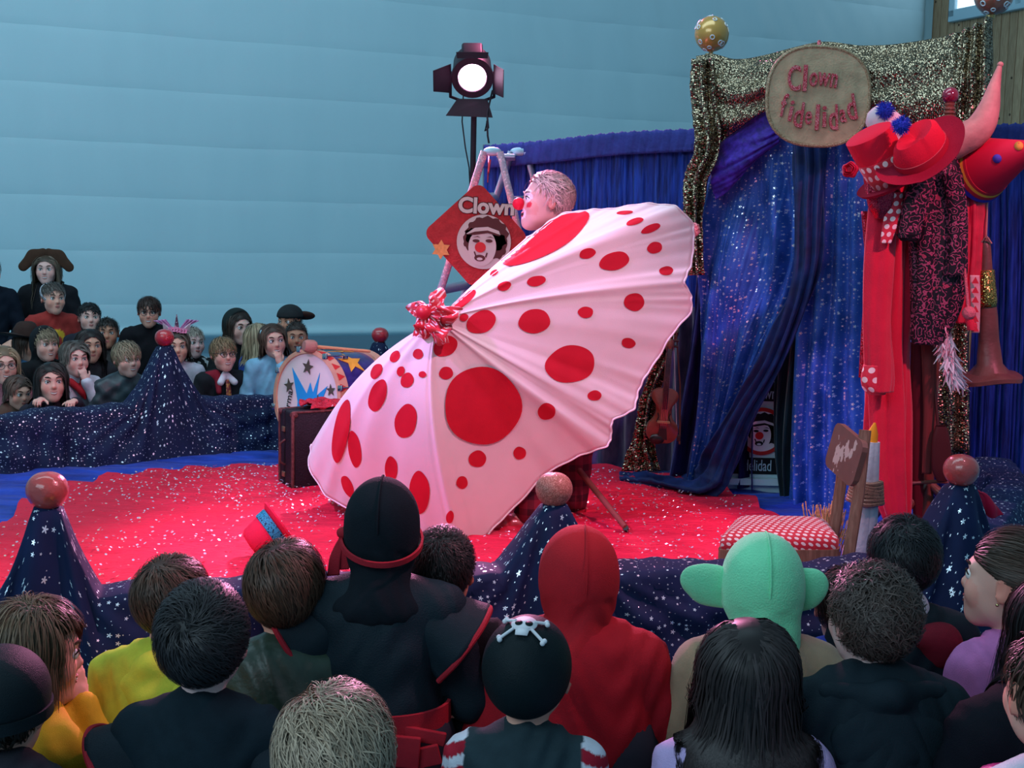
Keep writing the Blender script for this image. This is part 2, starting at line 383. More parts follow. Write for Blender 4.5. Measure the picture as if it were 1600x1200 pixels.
# ------------------------------------------------------------------ people
SKIN = lambda: M('skin', attr=True, rough=.55, bump=.04, bscale=400, sss=.08)
HAIRM = lambda: M('hair_strands', attr=True, rough=.45, aniso=.5, spec=.25)
def tf(Mx, p): return np.array(Mx @ Vector(p))
def head_prims(H, s, skin, adult=False, smile=0):
    """H: 4x4 head frame (face towards -Y)"""
    R = H.to_3x3(); P = []
    def e(c, r, k=.02, op=1, col=None, Rl=None): P.append(elli(tf(H, [q * s for q in c]), [q * s for q in r], R @ (Rl or Matrix.Identity(3)), k * s, col or skin, op))
    def c(a, b, ra, rb, k=.012, col=None): P.append(cone(tf(H, [q * s for q in a]), tf(H, [q * s for q in b]), ra * s, rb * s, k * s, col or skin))
    red = tuple(np.array(skin) * (1, .72, .68))
    e((0, .012, .026), (.076, .093, .086)); e((0, -.022, -.02), (.064, .066, .080), .03)
    e((0, -.058, -.085), (.026, .022, .02), .03)
    for q in (-1, 1):
        e((q * .034, -.058, -.032), (.03, .026, .03), .025, col=tuple(np.array(skin) * (1, .86, .84)))
        c((q * .012, -.08, .026), (q * .042, -.071, .024), .011, .009, .015)
        c((q * .03, -.02, -.062), (q * .008, -.06, -.088), .028, .02, .03)
        e((q * .031, -.094, .004), (.017, .014, .011), .014, -1)
        e((q * .079, .012, -.004), (.009, .021, .032), .008, col=red, Rl=Rz(q * 22)); e((q * .088, .004, .0), (.005, .011, .018), .006, -1)
        e((q * .010, -.088, -.03), (.008, .009, .007), .008)
    c((0, -.082, .010), (0, -.095, -.022), .007, .010, .012); e((0, -.097, -.026), (.010, .009, .009), .01, col=red)
    e((0, -.074, -.056), (.026, .017, .02), .02)
    return P
def eye_part(H, s, iris, root, blink=False, look=0):
    for q in (-1, 1):
        b = MB(); c0 = Vector(tf(H, (q * .031 * s, -.0755 * s, .004 * s))); R = H.to_3x3()
        b.cur = (.78, .78, .76); b.ell(c0, .0148 * s, n=14, m=10)
        g = (R @ Vector((look, -1, -.05))).normalized(); Q = g.to_track_quat('Z', 'Y').to_matrix()
        b.cur = iris; b.ell(c0 + g * .0098 * s, (.0078 * s, .0068 * s, .0062 * s), Q, 12, 8); b.cur = (.005, .005, .006); b.ell(c0 + g * .0136 * s, (.0036 * s, .0036 * s, .0031 * s), Q, 10, 6)
        b.build('eye', M('eyeball', attr=True, rough=.15), root, col=True)
def face_parts(H, s, root, browc, iris=(.06, .03, .015), mouth='smile', lip=(.42, .13, .12), look=0, brow=True, lid=(.45, .3, .26)):
    T = lambda *p: Vector(tf(H, [q * s for q in p]))
    eye_part(H, s, iris, root, look=look)
    for q in (-1, 1):
        if brow: MB().tube([T(q * .014, -.0925, .026), T(q * .027, -.0905, .0325), T(q * .04, -.082, .032), T(q * .05, -.07, .026)], [.0022 * s, .0036 * s, .0032 * s, .0014 * s], 6).build('eyebrow', M('brow_%.2f_%.2f' % (browc[0], browc[1]), browc, .8), root)
        MB().tube([T(q * .0165, -.0865, .004), T(q * .024, -.0912, .0125), T(q * .035, -.0895, .0135), T(q * .046, -.079, .006)], [.0016 * s, .0027 * s, .0027 * s, .0016 * s], 6).build('eyelid', M('eyelash', (.03, .018, .014), .7), root)
    cz = .010 if mouth == 'smile' else .0
    mw = 1.0 if mouth == 'flat' else 1.2; up = [T(-.027 * mw, -.080, -.055 + cz), T(-.011, -.0945, -.0535), T(0, -.0965, -.0545), T(.011, -.0945, -.0535), T(.027 * mw, -.080, -.055 + cz)]
    op = .012 if mouth == 'open' else (.009 if mouth == 'smile' else .0045)
    lo = [T(-.026 * mw, -.080, -.056 + cz), T(-.011, -.0935, -.0565 - op), T(0, -.0955, -.0585 - op), T(.011, -.0935, -.0565 - op), T(.026 * mw, -.080, -.056 + cz)]
    b = MB(); rr = [.0015 * s, .0028 * s, .0032 * s, .0028 * s, .0015 * s]
    b.cur = lip; b.tube(up, rr, 7); b.tube(lo, rr, 7)
    if mouth != 'flat':
        b.cur = (.72, .7, .66) if mouth == 'smile' else (.05, .01, .012)
        b.tube([(p + q) / 2 + H.to_3x3() @ Vector((0, .003 * s, 0)) for p, q in zip(up, lo)], [.001 * s, op * .55 * s, op * .65 * s, op * .55 * s, .001 * s], 8)
    b.build('mouth', M('mouth_paint', attr=True, rough=.4), root, col=True)
def hand_prims(w, d, palm_n, s, curl=.5, skin=(.6, .4, .3), side=1, k=.004):
    """w wrist, d direction of the fingers, palm_n normal the fingers curl towards"""
    w = Vector(w); d = Vector(d).normalized(); n = Vector(palm_n); n = (n - d * n.dot(d)).normalized(); x = d.cross(n) * side; P = []
    pc = w + d * .04 * s; R = Matrix((x, d, n)).transposed()
    P.append(elli(pc, (.034 * s, .042 * s, .013 * s), R, .012 * s, skin)); P.append(cone(w - d * .02 * s, w + d * .02 * s, .022 * s, .024 * s, .012 * s, skin))
    for i, (o, L) in enumerate(((-.026, .058), (-.009, .068), (.009, .064), (.025, .05))):
        p = w + d * (.074 - .004 * abs(i - 1)) * s + x * o * s; a = 0; rr = .0085
        for j, q in enumerate((.45, .32, .23)):
            a += curl * (.9 if j else .55); t = d * math.cos(a) + n * math.sin(a); e = p + t * (L * q * s); P.append(cone(p, e, rr * s, (rr - .001) * s, k * s, skin)); p = e; rr -= .001
    p = w + d * .02 * s - x * .026 * s; t = (d * .55 - x * .75 + n * .35).normalized(); e = p + t * .034 * s; P.append(cone(p, e, .0125 * s, .0095 * s, .006 * s, skin))
    e2 = e + (t + d * .8 + n * curl * .6).normalized() * .026 * s; P.append(cone(e, e2, .0095 * s, .0075 * s, k * s, skin))
    return P
ZM = (np.array([0, 50, 90, 115, 140, 180]), np.array([.066, .05, .012, -.03, -.062, -.078]))
def hair(root, H, s, col, n=900, L=.07, kind='short', w=.0035, seg=8, seed=0, crown=(.008, .055, .09), front=.066, nape=-.078, ear=.012, vol=.0, spread=.3, swirl=.4, part=0.0, coll=None, tipc=1.25, wave=0.0, name='hair', fringe=True, grow=1.06, tiltd=(0, 0, 0)):
    """strands grown over the skull; kind short|long|bob|curly|up"""
    seg = 5 if kind in ('short', 'up') else seg
    r = np.random.default_rng(seed); c0 = np.array((0, .012, .026)); R0 = np.array((.0775, .0945, .0875))
    zt = np.array([front, front - .014, ear, -.02 + nape * .35, nape * .8, nape])
    m = n * 6; d = r.normal(size=(m, 3)); d /= np.linalg.norm(d, axis=1)[:, None]; p = c0 + d * R0
    az = np.degrees(np.abs(np.arctan2(p[:, 0], -(p[:, 1] - .0)))); ok = p[:, 2] > np.interp(az, ZM[0], zt); p = p[ok][:n]; n = len(p)
    root0 = p.copy(); lift = r.uniform(.03, .16, n) * (1 + vol * 6); ln = L * r.uniform(.75, 1.15, n)
    wh = np.array(crown); nz = r.normal(size=(n, 3)) * spread; ph = r.uniform(0, 6.28, n)
    pts = [p.copy()]
    for k in range(seg):
        t = (k + 1) / seg
        o = (p - c0) / R0; nn = o / R0; nn /= np.linalg.norm(nn, axis=1)[:, None]
        v = p - wh; v /= np.linalg.norm(v, axis=1)[:, None] + 1e-6
        sw = np.cross(nn, v) * swirl
        g = np.array((0, 0, -1.0))
        if kind in ('long', 'bob'):
            sx = np.where(root0[:, 0] > part, 1.0, -1.0); out = np.stack([sx, 0 * sx + np.where(root0[:, 1] < -.02, .75, .25), 0 * sx - .2], 1)
            a = np.clip(1 - t * 2.2, 0, 1)[None] if np.ndim(t) else max(0, 1 - t * seg / 4.0); fr_ = np.clip((.075 - root0[:, 1]) / .09, .05, 1)[:, None]; v = v * .2 + out * a * fr_ + g * (.35 + t) + nz * .25
        elif kind == 'up': v = np.array((0, .9, .15)) + 0 * v + nz * .3 + g * .2
        elif kind == 'curly': v = v + sw + nz * 1.6 + np.stack([np.sin(ph + t * 7), np.cos(ph * 1.3 + t * 6), np.sin(ph * 2 + t * 8)], 1) * 1.0
        else: v = v + sw + g * (.25 + .35 * t) + nz
        if wave: v = v + np.stack([np.sin(ph * .2 + t * 11 + p[:, 2] * 30), np.cos(ph * .2 + t * 9), 0 * ph], 1) * wave
        # keep tangent while on the skull
        lv = np.linalg.norm(o, axis=1); on = lv < 1.6
        vt = v - nn * np.sum(v * nn, 1)[:, None]; hang = (kind in ('long', 'bob')); v = np.where((on & ~((p[:, 2] < .0) & hang))[:, None], vt, v)
        v /= np.linalg.norm(v, axis=1)[:, None] + 1e-6
        p = p + v * (ln / seg)[:, None]
        o = (p - c0) / R0; lv = np.linalg.norm(o, axis=1); tgt = grow + lift * (np.sin(min(1, t * 1.4) * 1.57) if kind != 'curly' else t)
        if hang: sc = np.where(lv < tgt, tgt / lv, 1)
        else: sc = np.where(lv < tgt, tgt / lv, 1 + (tgt / lv - 1) * (0.6 if kind != 'curly' else .1))
        p = c0 + o * sc[:, None] * R0
        if hang:
            fz = (p[:, 1] < -.015) & (p[:, 2] < .058) & (np.abs(p[:, 0]) < .066); p[:, 0] = np.where(fz, np.where(root0[:, 0] > part, 1, -1) * np.maximum(np.abs(p[:, 0]), .5 * np.abs(p[:, 0]) + .036), p[:, 0])
            if kind == 'long': p[:, 0] = np.where(p[:, 2] < -.06, np.clip(p[:, 0], -.098, .098), p[:, 0])
        if coll is not None: p = coll(p * s) / s
        pts.append(p.copy())
    P = np.stack(pts, 1); Hm = np.array(H); X = P.reshape(-1, 3) * s @ Hm[:3, :3].T + Hm[:3, 3]; X = X.reshape(n, seg + 1, 3); cw = np.array(tf(H, (0, .012 * s, .0 * s)))
    T = np.gradient(X, axis=1); out = X - cw; 
    if kind in ('long',): out[..., 2] *= .15
    sd = np.cross(T, out); sd /= np.linalg.norm(sd, axis=2)[..., None] + 1e-9
    tp = np.linspace(0, 1, seg + 1); wd_ = w * s * np.where(tp < .75, 1, 1 - (tp - .75) / .25 * .75)[None, :, None] * r.uniform(.6, 1.3, n)[:, None, None]
    ou = out / (np.linalg.norm(out, axis=2)[..., None] + 1e-9)
    V = np.stack([X - sd * wd_ / 2, X + sd * wd_ / 2], 2).reshape(-1, 3)
    F = []
    q = seg + 1
    for i in range(n):
        b = i * q * 2
        for k in range(seg):
            a = b + k * 2; F.append((a, a + 1, a + 3, a + 2))
    base = np.array(col)[None] * r.uniform(.55, 1.35, n)[:, None]; C = base[:, None, :] * (1 + (tipc - 1) * tp[None, :, None]); C = np.repeat(C[:, :, None, :], 2, 2).reshape(-1, 3)
    # scalp cap below the strands
    mi, ni = 26, 40; cap = []; 
    u = np.linspace(0, 2 * np.pi, ni, endpoint=False); azd = np.degrees(np.abs(np.arctan2(np.sin(u), np.cos(u)))); zl = np.interp(azd, ZM[0], zt)
    gl = 1.0 + (.045 if kind != 'curly' else .09)
    for j in range(mi):
        zz = (.026 + .0875 * gl) * 1.0 - (.026 + .0875 * gl - zl) * (j / (mi - 1)) ** 1.6; zn = np.clip((zz - .026) / (.0875 * gl), -1, 1); rr = np.sqrt(1 - zn ** 2)
        cap.append(np.stack([np.sin(u) * rr * .0775 * gl, .012 - np.cos(u) * rr * .0945 * gl, zz], 1))
    CV = np.concatenate(cap) * s @ Hm[:3, :3].T + Hm[:3, 3]; nb = len(V)
    F += [tuple(i + nb for i in f) for f in gridfaces(mi, ni, True)]
    V = np.concatenate([V, CV]); C = np.concatenate([C, np.tile(np.array(col) * .55, (len(CV), 1))])
    return mesh(name, V, F, HAIRM(), root, col=C)
def frame(loc, yaw=0, pitch=0, roll=0): return Matrix.Translation(Vector(loc)) @ (Rz(yaw) @ Rx(pitch) @ Ry(roll)).to_4x4()
GARM = {}
def person(label, px, py, Y, yaw=0, hyaw=None, pitch=0, roll=0, hs=1.0, bs=1.0, skin=(.62, .40, .32), shirt=(.05, .05, .06), sleeve=None, lean=(0, .04), arms=None, cell=.0085, hcell=None,
           hairk=None, face=None, trousers=(.03, .035, .05), shirtmat=None, group=None, infl=.012, colf=None, cat='person', wide=1.0, legs=True, neckh=1.0, shirtfield=None, shirtname='shirt', glasses=None, fold=.004, low=None, seiza=False):
    """(px,py,Y): where the head's centre is. yaw 0 faces the camera side, 180 away. Returns dict of handles."""
    hyaw = yaw if hyaw is None else hyaw; skin = (min(.85, skin[0] * 1.22), skin[1] * .98, skin[2] * .92)
    hc = W(px, py, Y); H = frame(hc, hyaw, pitch, roll)
    B = Rz(yaw); N = hc + H.to_3x3() @ Vector((0, .03, -.075)) * hs + Vector((0, 0, -.062 * hs * neckh))     # base of the neck
    L = .37 * bs; pel = N + B @ Vector((lean[0], lean[1], 0)) * 1.0 + Vector((0, 0, -L))
    if low is not None: pel.z = low
    pel.z = max(pel.z, .085 * bs)
    root = empty('person', (pel.x, pel.y, 0), label, cat, group)
    b = lambda x, y, z: N + B @ Vector((x * bs, y * bs, z * bs))
    chest = N.lerp(pel, .36); waist = N.lerp(pel, .72)
    tors = [elli(chest + B @ Vector((0, .0, .0)), (.118 * bs * wide, .082 * bs, .12 * bs), B, .05 * bs), elli(waist, (.108 * bs * wide, .082 * bs, .12 * bs), B, .06 * bs), elli(pel + Vector((0, 0, .02)), (.125 * bs * wide, .1 * bs, .085 * bs), B, .05 * bs)]
    sh = {q: b(q * .118 * wide, .005, -.045) for q in (-1, 1)}
    tors += [cone(b(q * .03, 0, -.02), sh[q], .045 * bs, .043 * bs, .04 * bs) for q in (-1, 1)]
    armp = []; handp = []; uarm = []
    arms = arms or {}
    for q in (-1, 1):
        a = arms.get(q, arms.get(0, 'lap'))
        if a == 'lap': el = b(q * .185 * wide, .0, -.235); wr = b(q * .075, -.19, -.285); hd = B @ Vector((-q * .6, -.7, -.2)); hn = Vector((0, 0, -1)); cu = .45
        elif a == 'prop': el = b(q * .215 * wide, .02, -.21); wr = b(q * .22, -.05, -.40); wr.z = max(wr.z, .06); hd = B @ Vector((0, -1, -.3)); hn = Vector((0, 0, -1)); cu = .2
        else:   # dict(hand=world point, elbow=(x,y,z) body offset, dir=world vec, n=world vec, curl)
            wr = Vector(a['hand']); hd = Vector(a.get('dir', (0, 0, 1))); hn = Vector(a.get('n', (0, -1, 0))); cu = a.get('curl', .6); el = b(*a['elbow']) if 'elbow' in a else (sh[q] + wr) / 2 + B @ Vector((q * .07, .03, -.09)) * bs
        uarm.append(cone(sh[q], el, .044 * bs, .036 * bs, .02 * bs)); armp.append(cone(el, wr, .036 * bs, .026 * bs, .012 * bs))
        handp += hand_prims(wr + (wr - el).normalized() * .018, hd, hn, .82 * hs if bs < 1.2 else bs * .8, cu, skin, q)
    legp = []
    if legs:
        for q in (-1, 1):
            hp = pel + B @ Vector((q * .07 * bs, 0, 0))
            if seiza:
                kn = pel + B @ Vector((q * .10, -.19, 0)) * bs; kn.z = .07; ft = kn + B @ Vector((-q * .02, .27, 0)) * bs; ft.z = .045
            elif pel.z < .24:
                kn = pel + B @ Vector((q * .24, -.2, 0)) * bs; kn.z = .085; ft = pel + B @ Vector((-q * .06, -.24 - .03 * q, 0)) * bs; ft.z = .05
            else:
                kn = pel + B @ Vector((q * .09, -.13, 0)) * bs; kn.z = .07; ft = kn + B @ Vector((0, .30, 0)) * bs; ft.z = .045
            legp += [cone(hp, kn, .075 * bs, .052 * bs, .03), cone(kn, ft, .048 * bs, .035 * bs, .02)]
    hp_ = head_prims(H, hs, skin)
    nk = [cone(N + Vector((0, 0, -.03)), H @ Vector((0, .016 * hs, -.05 * hs)), .042 * hs, .04 * hs, .02, skin)]
    sk = lambda ps: [p[:6] + (skin,) + p[7:] for p in ps]
    v, f, c = sculpt(sk(tors) + sk(uarm) + sk(armp) + sk(legp) + nk + hp_ + handp, hcell or cell, default=skin)
    c = c * (1 + .06 * np.sin(v * 40).sum(1, keepdims=True) / 3)
    hid = v[:, 2] < N.z - .05 * bs
    for p in handp: hid &= _d(p, v) > .05
    if shirt is not None and legs: v, f, c = coarsen(v, f, c, hid, .034)
    if hairk: hl = (v - np.array(H.translation)) @ np.array(H.to_3x3()) / hs; v, f, c = coarsen(v, f, c, (hl[:, 2] > .085) | ((hl[:, 1] > .05) & (hl[:, 2] > .0) & (hl[:, 2] < .12)), .014)
    body = mesh('body', v, f, SKIN(), root, col=c)
    out = dict(root=root, H=H, N=N, B=B, pel=pel, sh=sh, b=b, hs=hs, bs=bs, body=body, chest=chest, waist=waist)
    # clothes
    inf = lambda ps, e: [(p[0], p[1], p[2] + (e if p[0] == 'e' else 0), p[3] + (e if p[0] == 'c' else 0), (p[4] + e if p[0] == 'c' else p[4])) + p[5:] for p in ps]
    if legs and trousers:
        lo_ = inf(legp, .012) + inf(tors[2:3], .010)
        v, f, c = sculpt(lo_, .028); mesh('trousers', v, f, M('trouser_%.2f_%.2f_%.2f' % trousers, trousers, .85), root)
    if shirt is not None:
        collar = [cone(N + Vector((0, 0, -.03)), N + Vector((0, 0, .012)), .05 * hs, .047 * hs, .02)]
        ps = inf(tors, infl) + inf(uarm, infl) + collar + (inf(armp, infl - .002) if sleeve != 'short' else [])
        sd = int(abs(px) * 7 + py) % 997
        def fld(X, D):
            if not fold: return D
            return D + fold * (np.sin(X[..., 2] * 55 + 9 * np.sin(X[..., 0] * 17 + sd) + 5 * X[..., 1] * 6) * np.sin(X[..., 0] * 21 + X[..., 1] * 27 + sd)).astype(np.float32)
        v, f, c = sculpt(ps, cell * 1.4, field=(shirtfield or fld), default=shirt)
        col = np.tile(np.array(shirt, float), (len(v), 1))
        if colf is not None: col = colf(v, out, col)
        out['shirt'] = mesh(shirtname, v, f, shirtmat or M('cloth_attr', attr=True, rough=.85, bump=.25, bscale=500, var=.12, vscale=25), root, col=col)
    if face:
        face_parts(H, hs, root, **face)
    if hairk:
        hk = dict(hairk)
        if hk.get('kind') in ('long',) and 'coll' not in hk:
            Hi = H.inverted(); cc = np.array(Hi @ chest); rr = np.array((.15 * bs, .115 * bs, .15 * bs)); ss_ = [np.array(Hi @ sh[q]) for q in (-1, 1)]; nn = np.array(Hi @ N)
            def coll(p):
                o = (p - cc) / rr; l = np.linalg.norm(o, axis=1); p = np.where((l < 1)[:, None], cc + o / (l[:, None] + 1e-6) * rr, p)
                for e in ss_:
                    ab = e - nn; t = np.clip(((p - nn) @ ab) / (ab @ ab), 0, 1); q = nn + t[:, None] * ab; dv = p - q; l = np.linalg.norm(dv, axis=1); p = np.where((l < .062 * bs)[:, None], q + dv / (l[:, None] + 1e-6) * .062 * bs, p)
                return p
            hk['coll'] = coll
        hk.setdefault('seed', int(px * 3 + py)); out['hair'] = hair(root, H, hs, **hk)
    if glasses: spectacles(out, glasses)
    return out
def spectacles(o, col):
    H, s = o['H'], o['hs']; T = lambda *p: Vector(tf(H, [q * s for q in p])); b = MB()
    for q in (-1, 1):
        ring = [T(q * .031 + .021 * math.cos(a), -.103 + abs(.021 * math.cos(a) * q + .0) * .1, .002 + .019 * math.sin(a)) for a in np.linspace(0, 2 * math.pi, 21)]
        b.tube(ring, .0019 * s, 6, cap=False); b.tube([T(q * .052, -.1, .006), T(q * .078, -.06, .01), T(q * .083, .0, .008)], .0017 * s, 6)
    b.tube([T(-.011, -.105, .005), T(0, -.108, .008), T(.011, -.105, .005)], .0018 * s, 6); b.build('glasses', M('spectacle_frame', col, .35), o['root'])
def shell(o, name, prims, cell, mat, cut=None, field=None, col=None, parent=None):
    v, f, c = sculpt(prims, cell, cut, field); return mesh(name, v, f, mat, parent or o['root'], col=None if col is None else np.tile(np.array(col), (len(v), 1)))
# ================================================================== THE HALL
def hall():
    fl = MB().add([(-14, -3, 0), (9, -3, 0), (9, 20, 0), (-14, 20, 0)], [(0, 1, 2, 3)]).build('floor', M('hall_floor_blue', (.10, .26, .36), .45, var=.08, vscale=2), smooth=False); tag(fl, kind='structure')
    # divider curtain: panels between welded horizontal seams
    d = Vector((1, .4545, 0)).normalized(); n = Vector((.4545, -1, 0)).normalized(); p0 = Vector((0, 13.8, 0))
    X = lambda px: p0 + d * ((px - 800) / FPX * 13.8 / (1 - (px - 800) / FPX * .4545) / d.x)
    a = (X(-160) - p0).dot(d) - 5.0; b = (X(1434) - p0).dot(d)
    mt, t = newmat('curtain_vinyl'); t.b.inputs['Roughness'].default_value = .55; oc = t.coord()
    nz = t.noise(t.n('ShaderNodeMapping', Vector=oc, Scale=(1, 1, .25)).outputs[0], 3, 5)
    t.link(t.mix(nz, (.40, .60, .66), (.47, .67, .72)), 'Base Color'); t.bump(t.noise(oc, 260, 2), .12)
    wall = MB().box(p0 + d * ((a + b) / 2) + n * -.10 + Vector((0, 0, 2.75)), (b - a, .04, 5.1), Matrix((d, -n, Vector((0, 0, 1)))).transposed()).build('wall_back', mt, smooth=False); tag(wall, kind='structure')
    z = .17; k = 0
    while z < 5.2:
        h = .33 if k == 0 else .508
        rows = []; U = np.linspace(a, b, 320); V = np.linspace(0, 1, 14); P = np.zeros((14, 320, 3))
        for j, v in enumerate(V):
            bul = .010 * math.sin(math.pi * v) ** .5
            wr = .010 * wob(U * 2.2 + v * .7, 11 + k, 5, 1.5) * (np.clip((U + 2) / 5, .25, 1)) + .006 * wob(U * 7 + v * 2.0, 40 + k, 5, 1.2) * np.clip((U + 3) / 5, .1, 1)
            o = bul + wr * (math.sin(math.pi * v) ** .4 + .15) + .01 * wob(U * .8, 3, 3)
            o = o - .35 * np.clip((U - (b - .28)) / .28, 0, 1) ** 2.5      # rounded right-hand edge
            zz = z + h * v + .006 * wob(U * 1.3, 77, 3)
            if k == 0: zz = z + h * v + .006 * wob(U * 1.3, 77, 3) * v; o = o + (.05 * math.exp(-((v - .12) / .12) ** 2))
            for i in range(320): P[j, i] = (p0.x + d.x * U[i] + n.x * o[i], p0.y + d.y * U[i] + n.y * o[i], zz[i] if hasattr(zz, '__len__') else zz)
        mesh('panel', P.reshape(-1, 3), gridfaces(14, 320), mt, wall); z += h - .004; k += 1
    # timber side wall with upright boards and a window
    e0 = X(1437); r = Vector((.4545, -1, 0)).normalized(); nn = Vector((-1, -.4545, 0)).normalized(); Rw = Matrix((r, -nn, Vector((0, 0, 1)))).transposed()
    wr_ = MB().box(e0 + r * 1.6 + nn * -.08 + Vector((0, 0, 2.6)), (5.2, .04, 5.2), Rw).build('wall_right', M('batten_dark', (.05, .04, .03), .9), smooth=False); tag(wr_, kind='structure')
    for k in range(30):
        wd_ = .115; c = e0 + r * (-.9 + k * .125) + Vector((0, 0, 2.6))
        tone = random.uniform(.85, 1.15); mm = pattern('board_%d' % (k % 4), [(.34 * tone, .21 * tone, .12 * tone), (.48 * tone, .32 * tone, .19 * tone)], 40, kind='wood')
        MB().box(c, (wd_, .03, 5.2), Rw, bev=.004).build('plank', mm, wr_)
        kn = MB()
        for j in range(5): kn.ell(c + nn * .016 + r * random.uniform(-.04, .04) + Vector((0, 0, random.uniform(-1.2, 2.4))), (.012, .006, .015), Rw, 8, 6)
        kn.build('wood_knot', M('knot', (.07, .045, .03), .8), wr_)
    wc = e0 + r * 1.35 + nn * .05; zb = W(1530, 16, 15.0).z + .0
    wn = MB(); 
    for zz, hh in ((zb, .14), (zb + 1.3, .14)): wn.box(wc + Vector((0, 0, zz + hh / 2)), (2.2, .09, hh), Rw, bev=.01)
    for q in (-1.05, 0, 1.05): wn.box(wc + r * q + Vector((0, 0, zb + .7)), (.1, .09, 1.3), Rw, bev=.01)
    wo = wn.build('window_1', M('window_paint', (.45, .62, .70), .4)); tag(wo, kind='structure')
    for q in (-.52, .52): MB().box(wc + r * q + nn * -.01 + Vector((0, 0, zb + .7)), (.96, .02, 1.2), Rw).build('pane', M('window_glow', (.75, .9, 1), emit=1.3, rough=.1), wo, smooth=False)
hall()
# ================================================================== THE RING
STAR = star_velvet('star_velvet_navy', (.005, .013, .055), 46, .26, amount=.8)
STARB = star_velvet('star_velvet_back', (.007, .014, .05), 50, .24, amount=.8)
PEAK = []
def curb(name, label, path, posts, h0, mat, seed, zball):
    """posts: {path index: half width of the tented cloth}"""
    path = [Vector((p[0], p[1], 0)) for p in path]; st = [0]
    for p, q in zip(path, path[1:]): st.append(st[-1] + (q - p).length)
    Ls = st[-1]; n = int(Ls / .011); s = np.linspace(0, Ls, n); PX = np.interp(s, st, [p.x for p in path]); PY = np.interp(s, st, [p.y for p in path])
    for _ in range(6): PX[1:-1] = (PX[:-2] + PX[1:-1] * 2 + PX[2:]) / 4; PY[1:-1] = (PY[:-2] + PY[1:-1] * 2 + PY[2:]) / 4
    tx, ty = np.gradient(PX), np.gradient(PY); l = np.hypot(tx, ty); nx, ny = ty / l, -tx / l      # towards the camera side
    h = h0 + .018 * wob(s * 3, seed, 4); w = np.full(n, .075); near = np.zeros(n); dist = np.full(n, 9.0)
    for i, (hw, zball) in posts.items():
        dd = s - st[i]; a = np.clip((np.abs(dd) - .034) / hw, 0, 1); g = (1 - a) ** 1.55
        h = np.maximum(h, h0 - .02 + (zball - h0 + .02) * g); w = np.where(np.abs(dd) < hw + .034, .036 + .039 * a ** .8, w); near = np.maximum(near, np.exp(-(np.abs(dd) / (hw * 1.8)) ** 2))
        dist = np.where(np.abs(dd) < np.abs(dist), dd, dist)
    nv = 56; V = np.linspace(-1, 1, nv); P = np.zeros((nv, n, 3))
    for j, v in enumerate(V):
        a = abs(v); sg = -1 if v < 0 else 1
        if a < .16: z = h * 1.0 + .006 * (1 - (a / .16) ** 2); o = w * (a / .16)
        else:
            q = (a - .16) / .84; z = h * (1 - q); o = w + (.055 + .06 * near) * q ** .75 + .02 * q
        q = max(0, (a - .16) / .84); drop = h * q
        rad = dist / (.045 + drop * (.55 + 0 * near))          # folds radiate from the post tops
        fo = .016 * near * np.sin(rad * 5.2 + seed) * min(1, q * 5 + .15) + (1 - near) * .024 * min(1, q * 3) * (wob(s * 11 + .7 * q, seed + 2, 5) + .4 * wob(s * 25, seed + 5, 3))
        sw = (1 - near) * .014 * np.sin(14 * q * (1 + .5 * np.sin(s * 2.1)) + 6 * np.abs(wob(s * 1.7, seed + 9, 2)) + 3 * np.abs(dist)) * math.sin(min(1, q * 1.0) * 3.14)
        o = o + fo + sw
        P[j, :, 0] = PX + nx * o * sg; P[j, :, 1] = PY + ny * o * sg; P[j, :, 2] = np.maximum(z, .002) + (.003 * np.sin(s * 60 + seed) * (a < .2))
    uv = np.stack(np.broadcast_arrays(s[None, :], V[:, None] * (h0 * 1.25) * 1.15), -1)
    o = mesh(name, P.reshape(-1, 3), gridfaces(nv, n), mat, uv=uv.reshape(-1, 2)); tag(o, label, 'ring cloth'); return o
BALLS = [(74, 767, 3.18, .0530, 'big glossy coral ball on the front left post'), (866, 765, 3.5, .0525, 'glittery copper ball on the front middle post'), (1502, 735, 3.75, .0525, 'smooth coral ball on the front right post with red ribbon below'), (257, 528, 7.0, .0530, 'red ball on the back post before the girl with unicorn horn'), (594, 524, 7.7, .0520, 'red ball on the back post left of the giant umbrella')]
BP = [W(a, b, y) for a, b, y, r, l in BALLS]
zb = sum(p.z for p in BP) / 5 - .045
curb('ring_cloth', 'starry navy velvet draped over the front ring curb before the seated children', [(-2.7, 2.86), BP[0][:2], BP[1][:2], BP[2][:2], (1.98, 4.95), (2.1, 5.5)], {1: (.11, BP[0].z - .044), 2: (.18, BP[1].z - .044), 3: (.16, BP[2].z - .044)}, .35, STAR, 3, zb)
curb('ring_cloth', 'starry navy velvet draped over the back ring curb before the left audience', [(-4.2, 5.6), (-2.75, 6.35), BP[3][:2], BP[4][:2], (.2, 7.9)], {2: (.22, BP[3].z - .044), 3: (.15, BP[4].z - .044)}, .305, STARB, 8, zb)
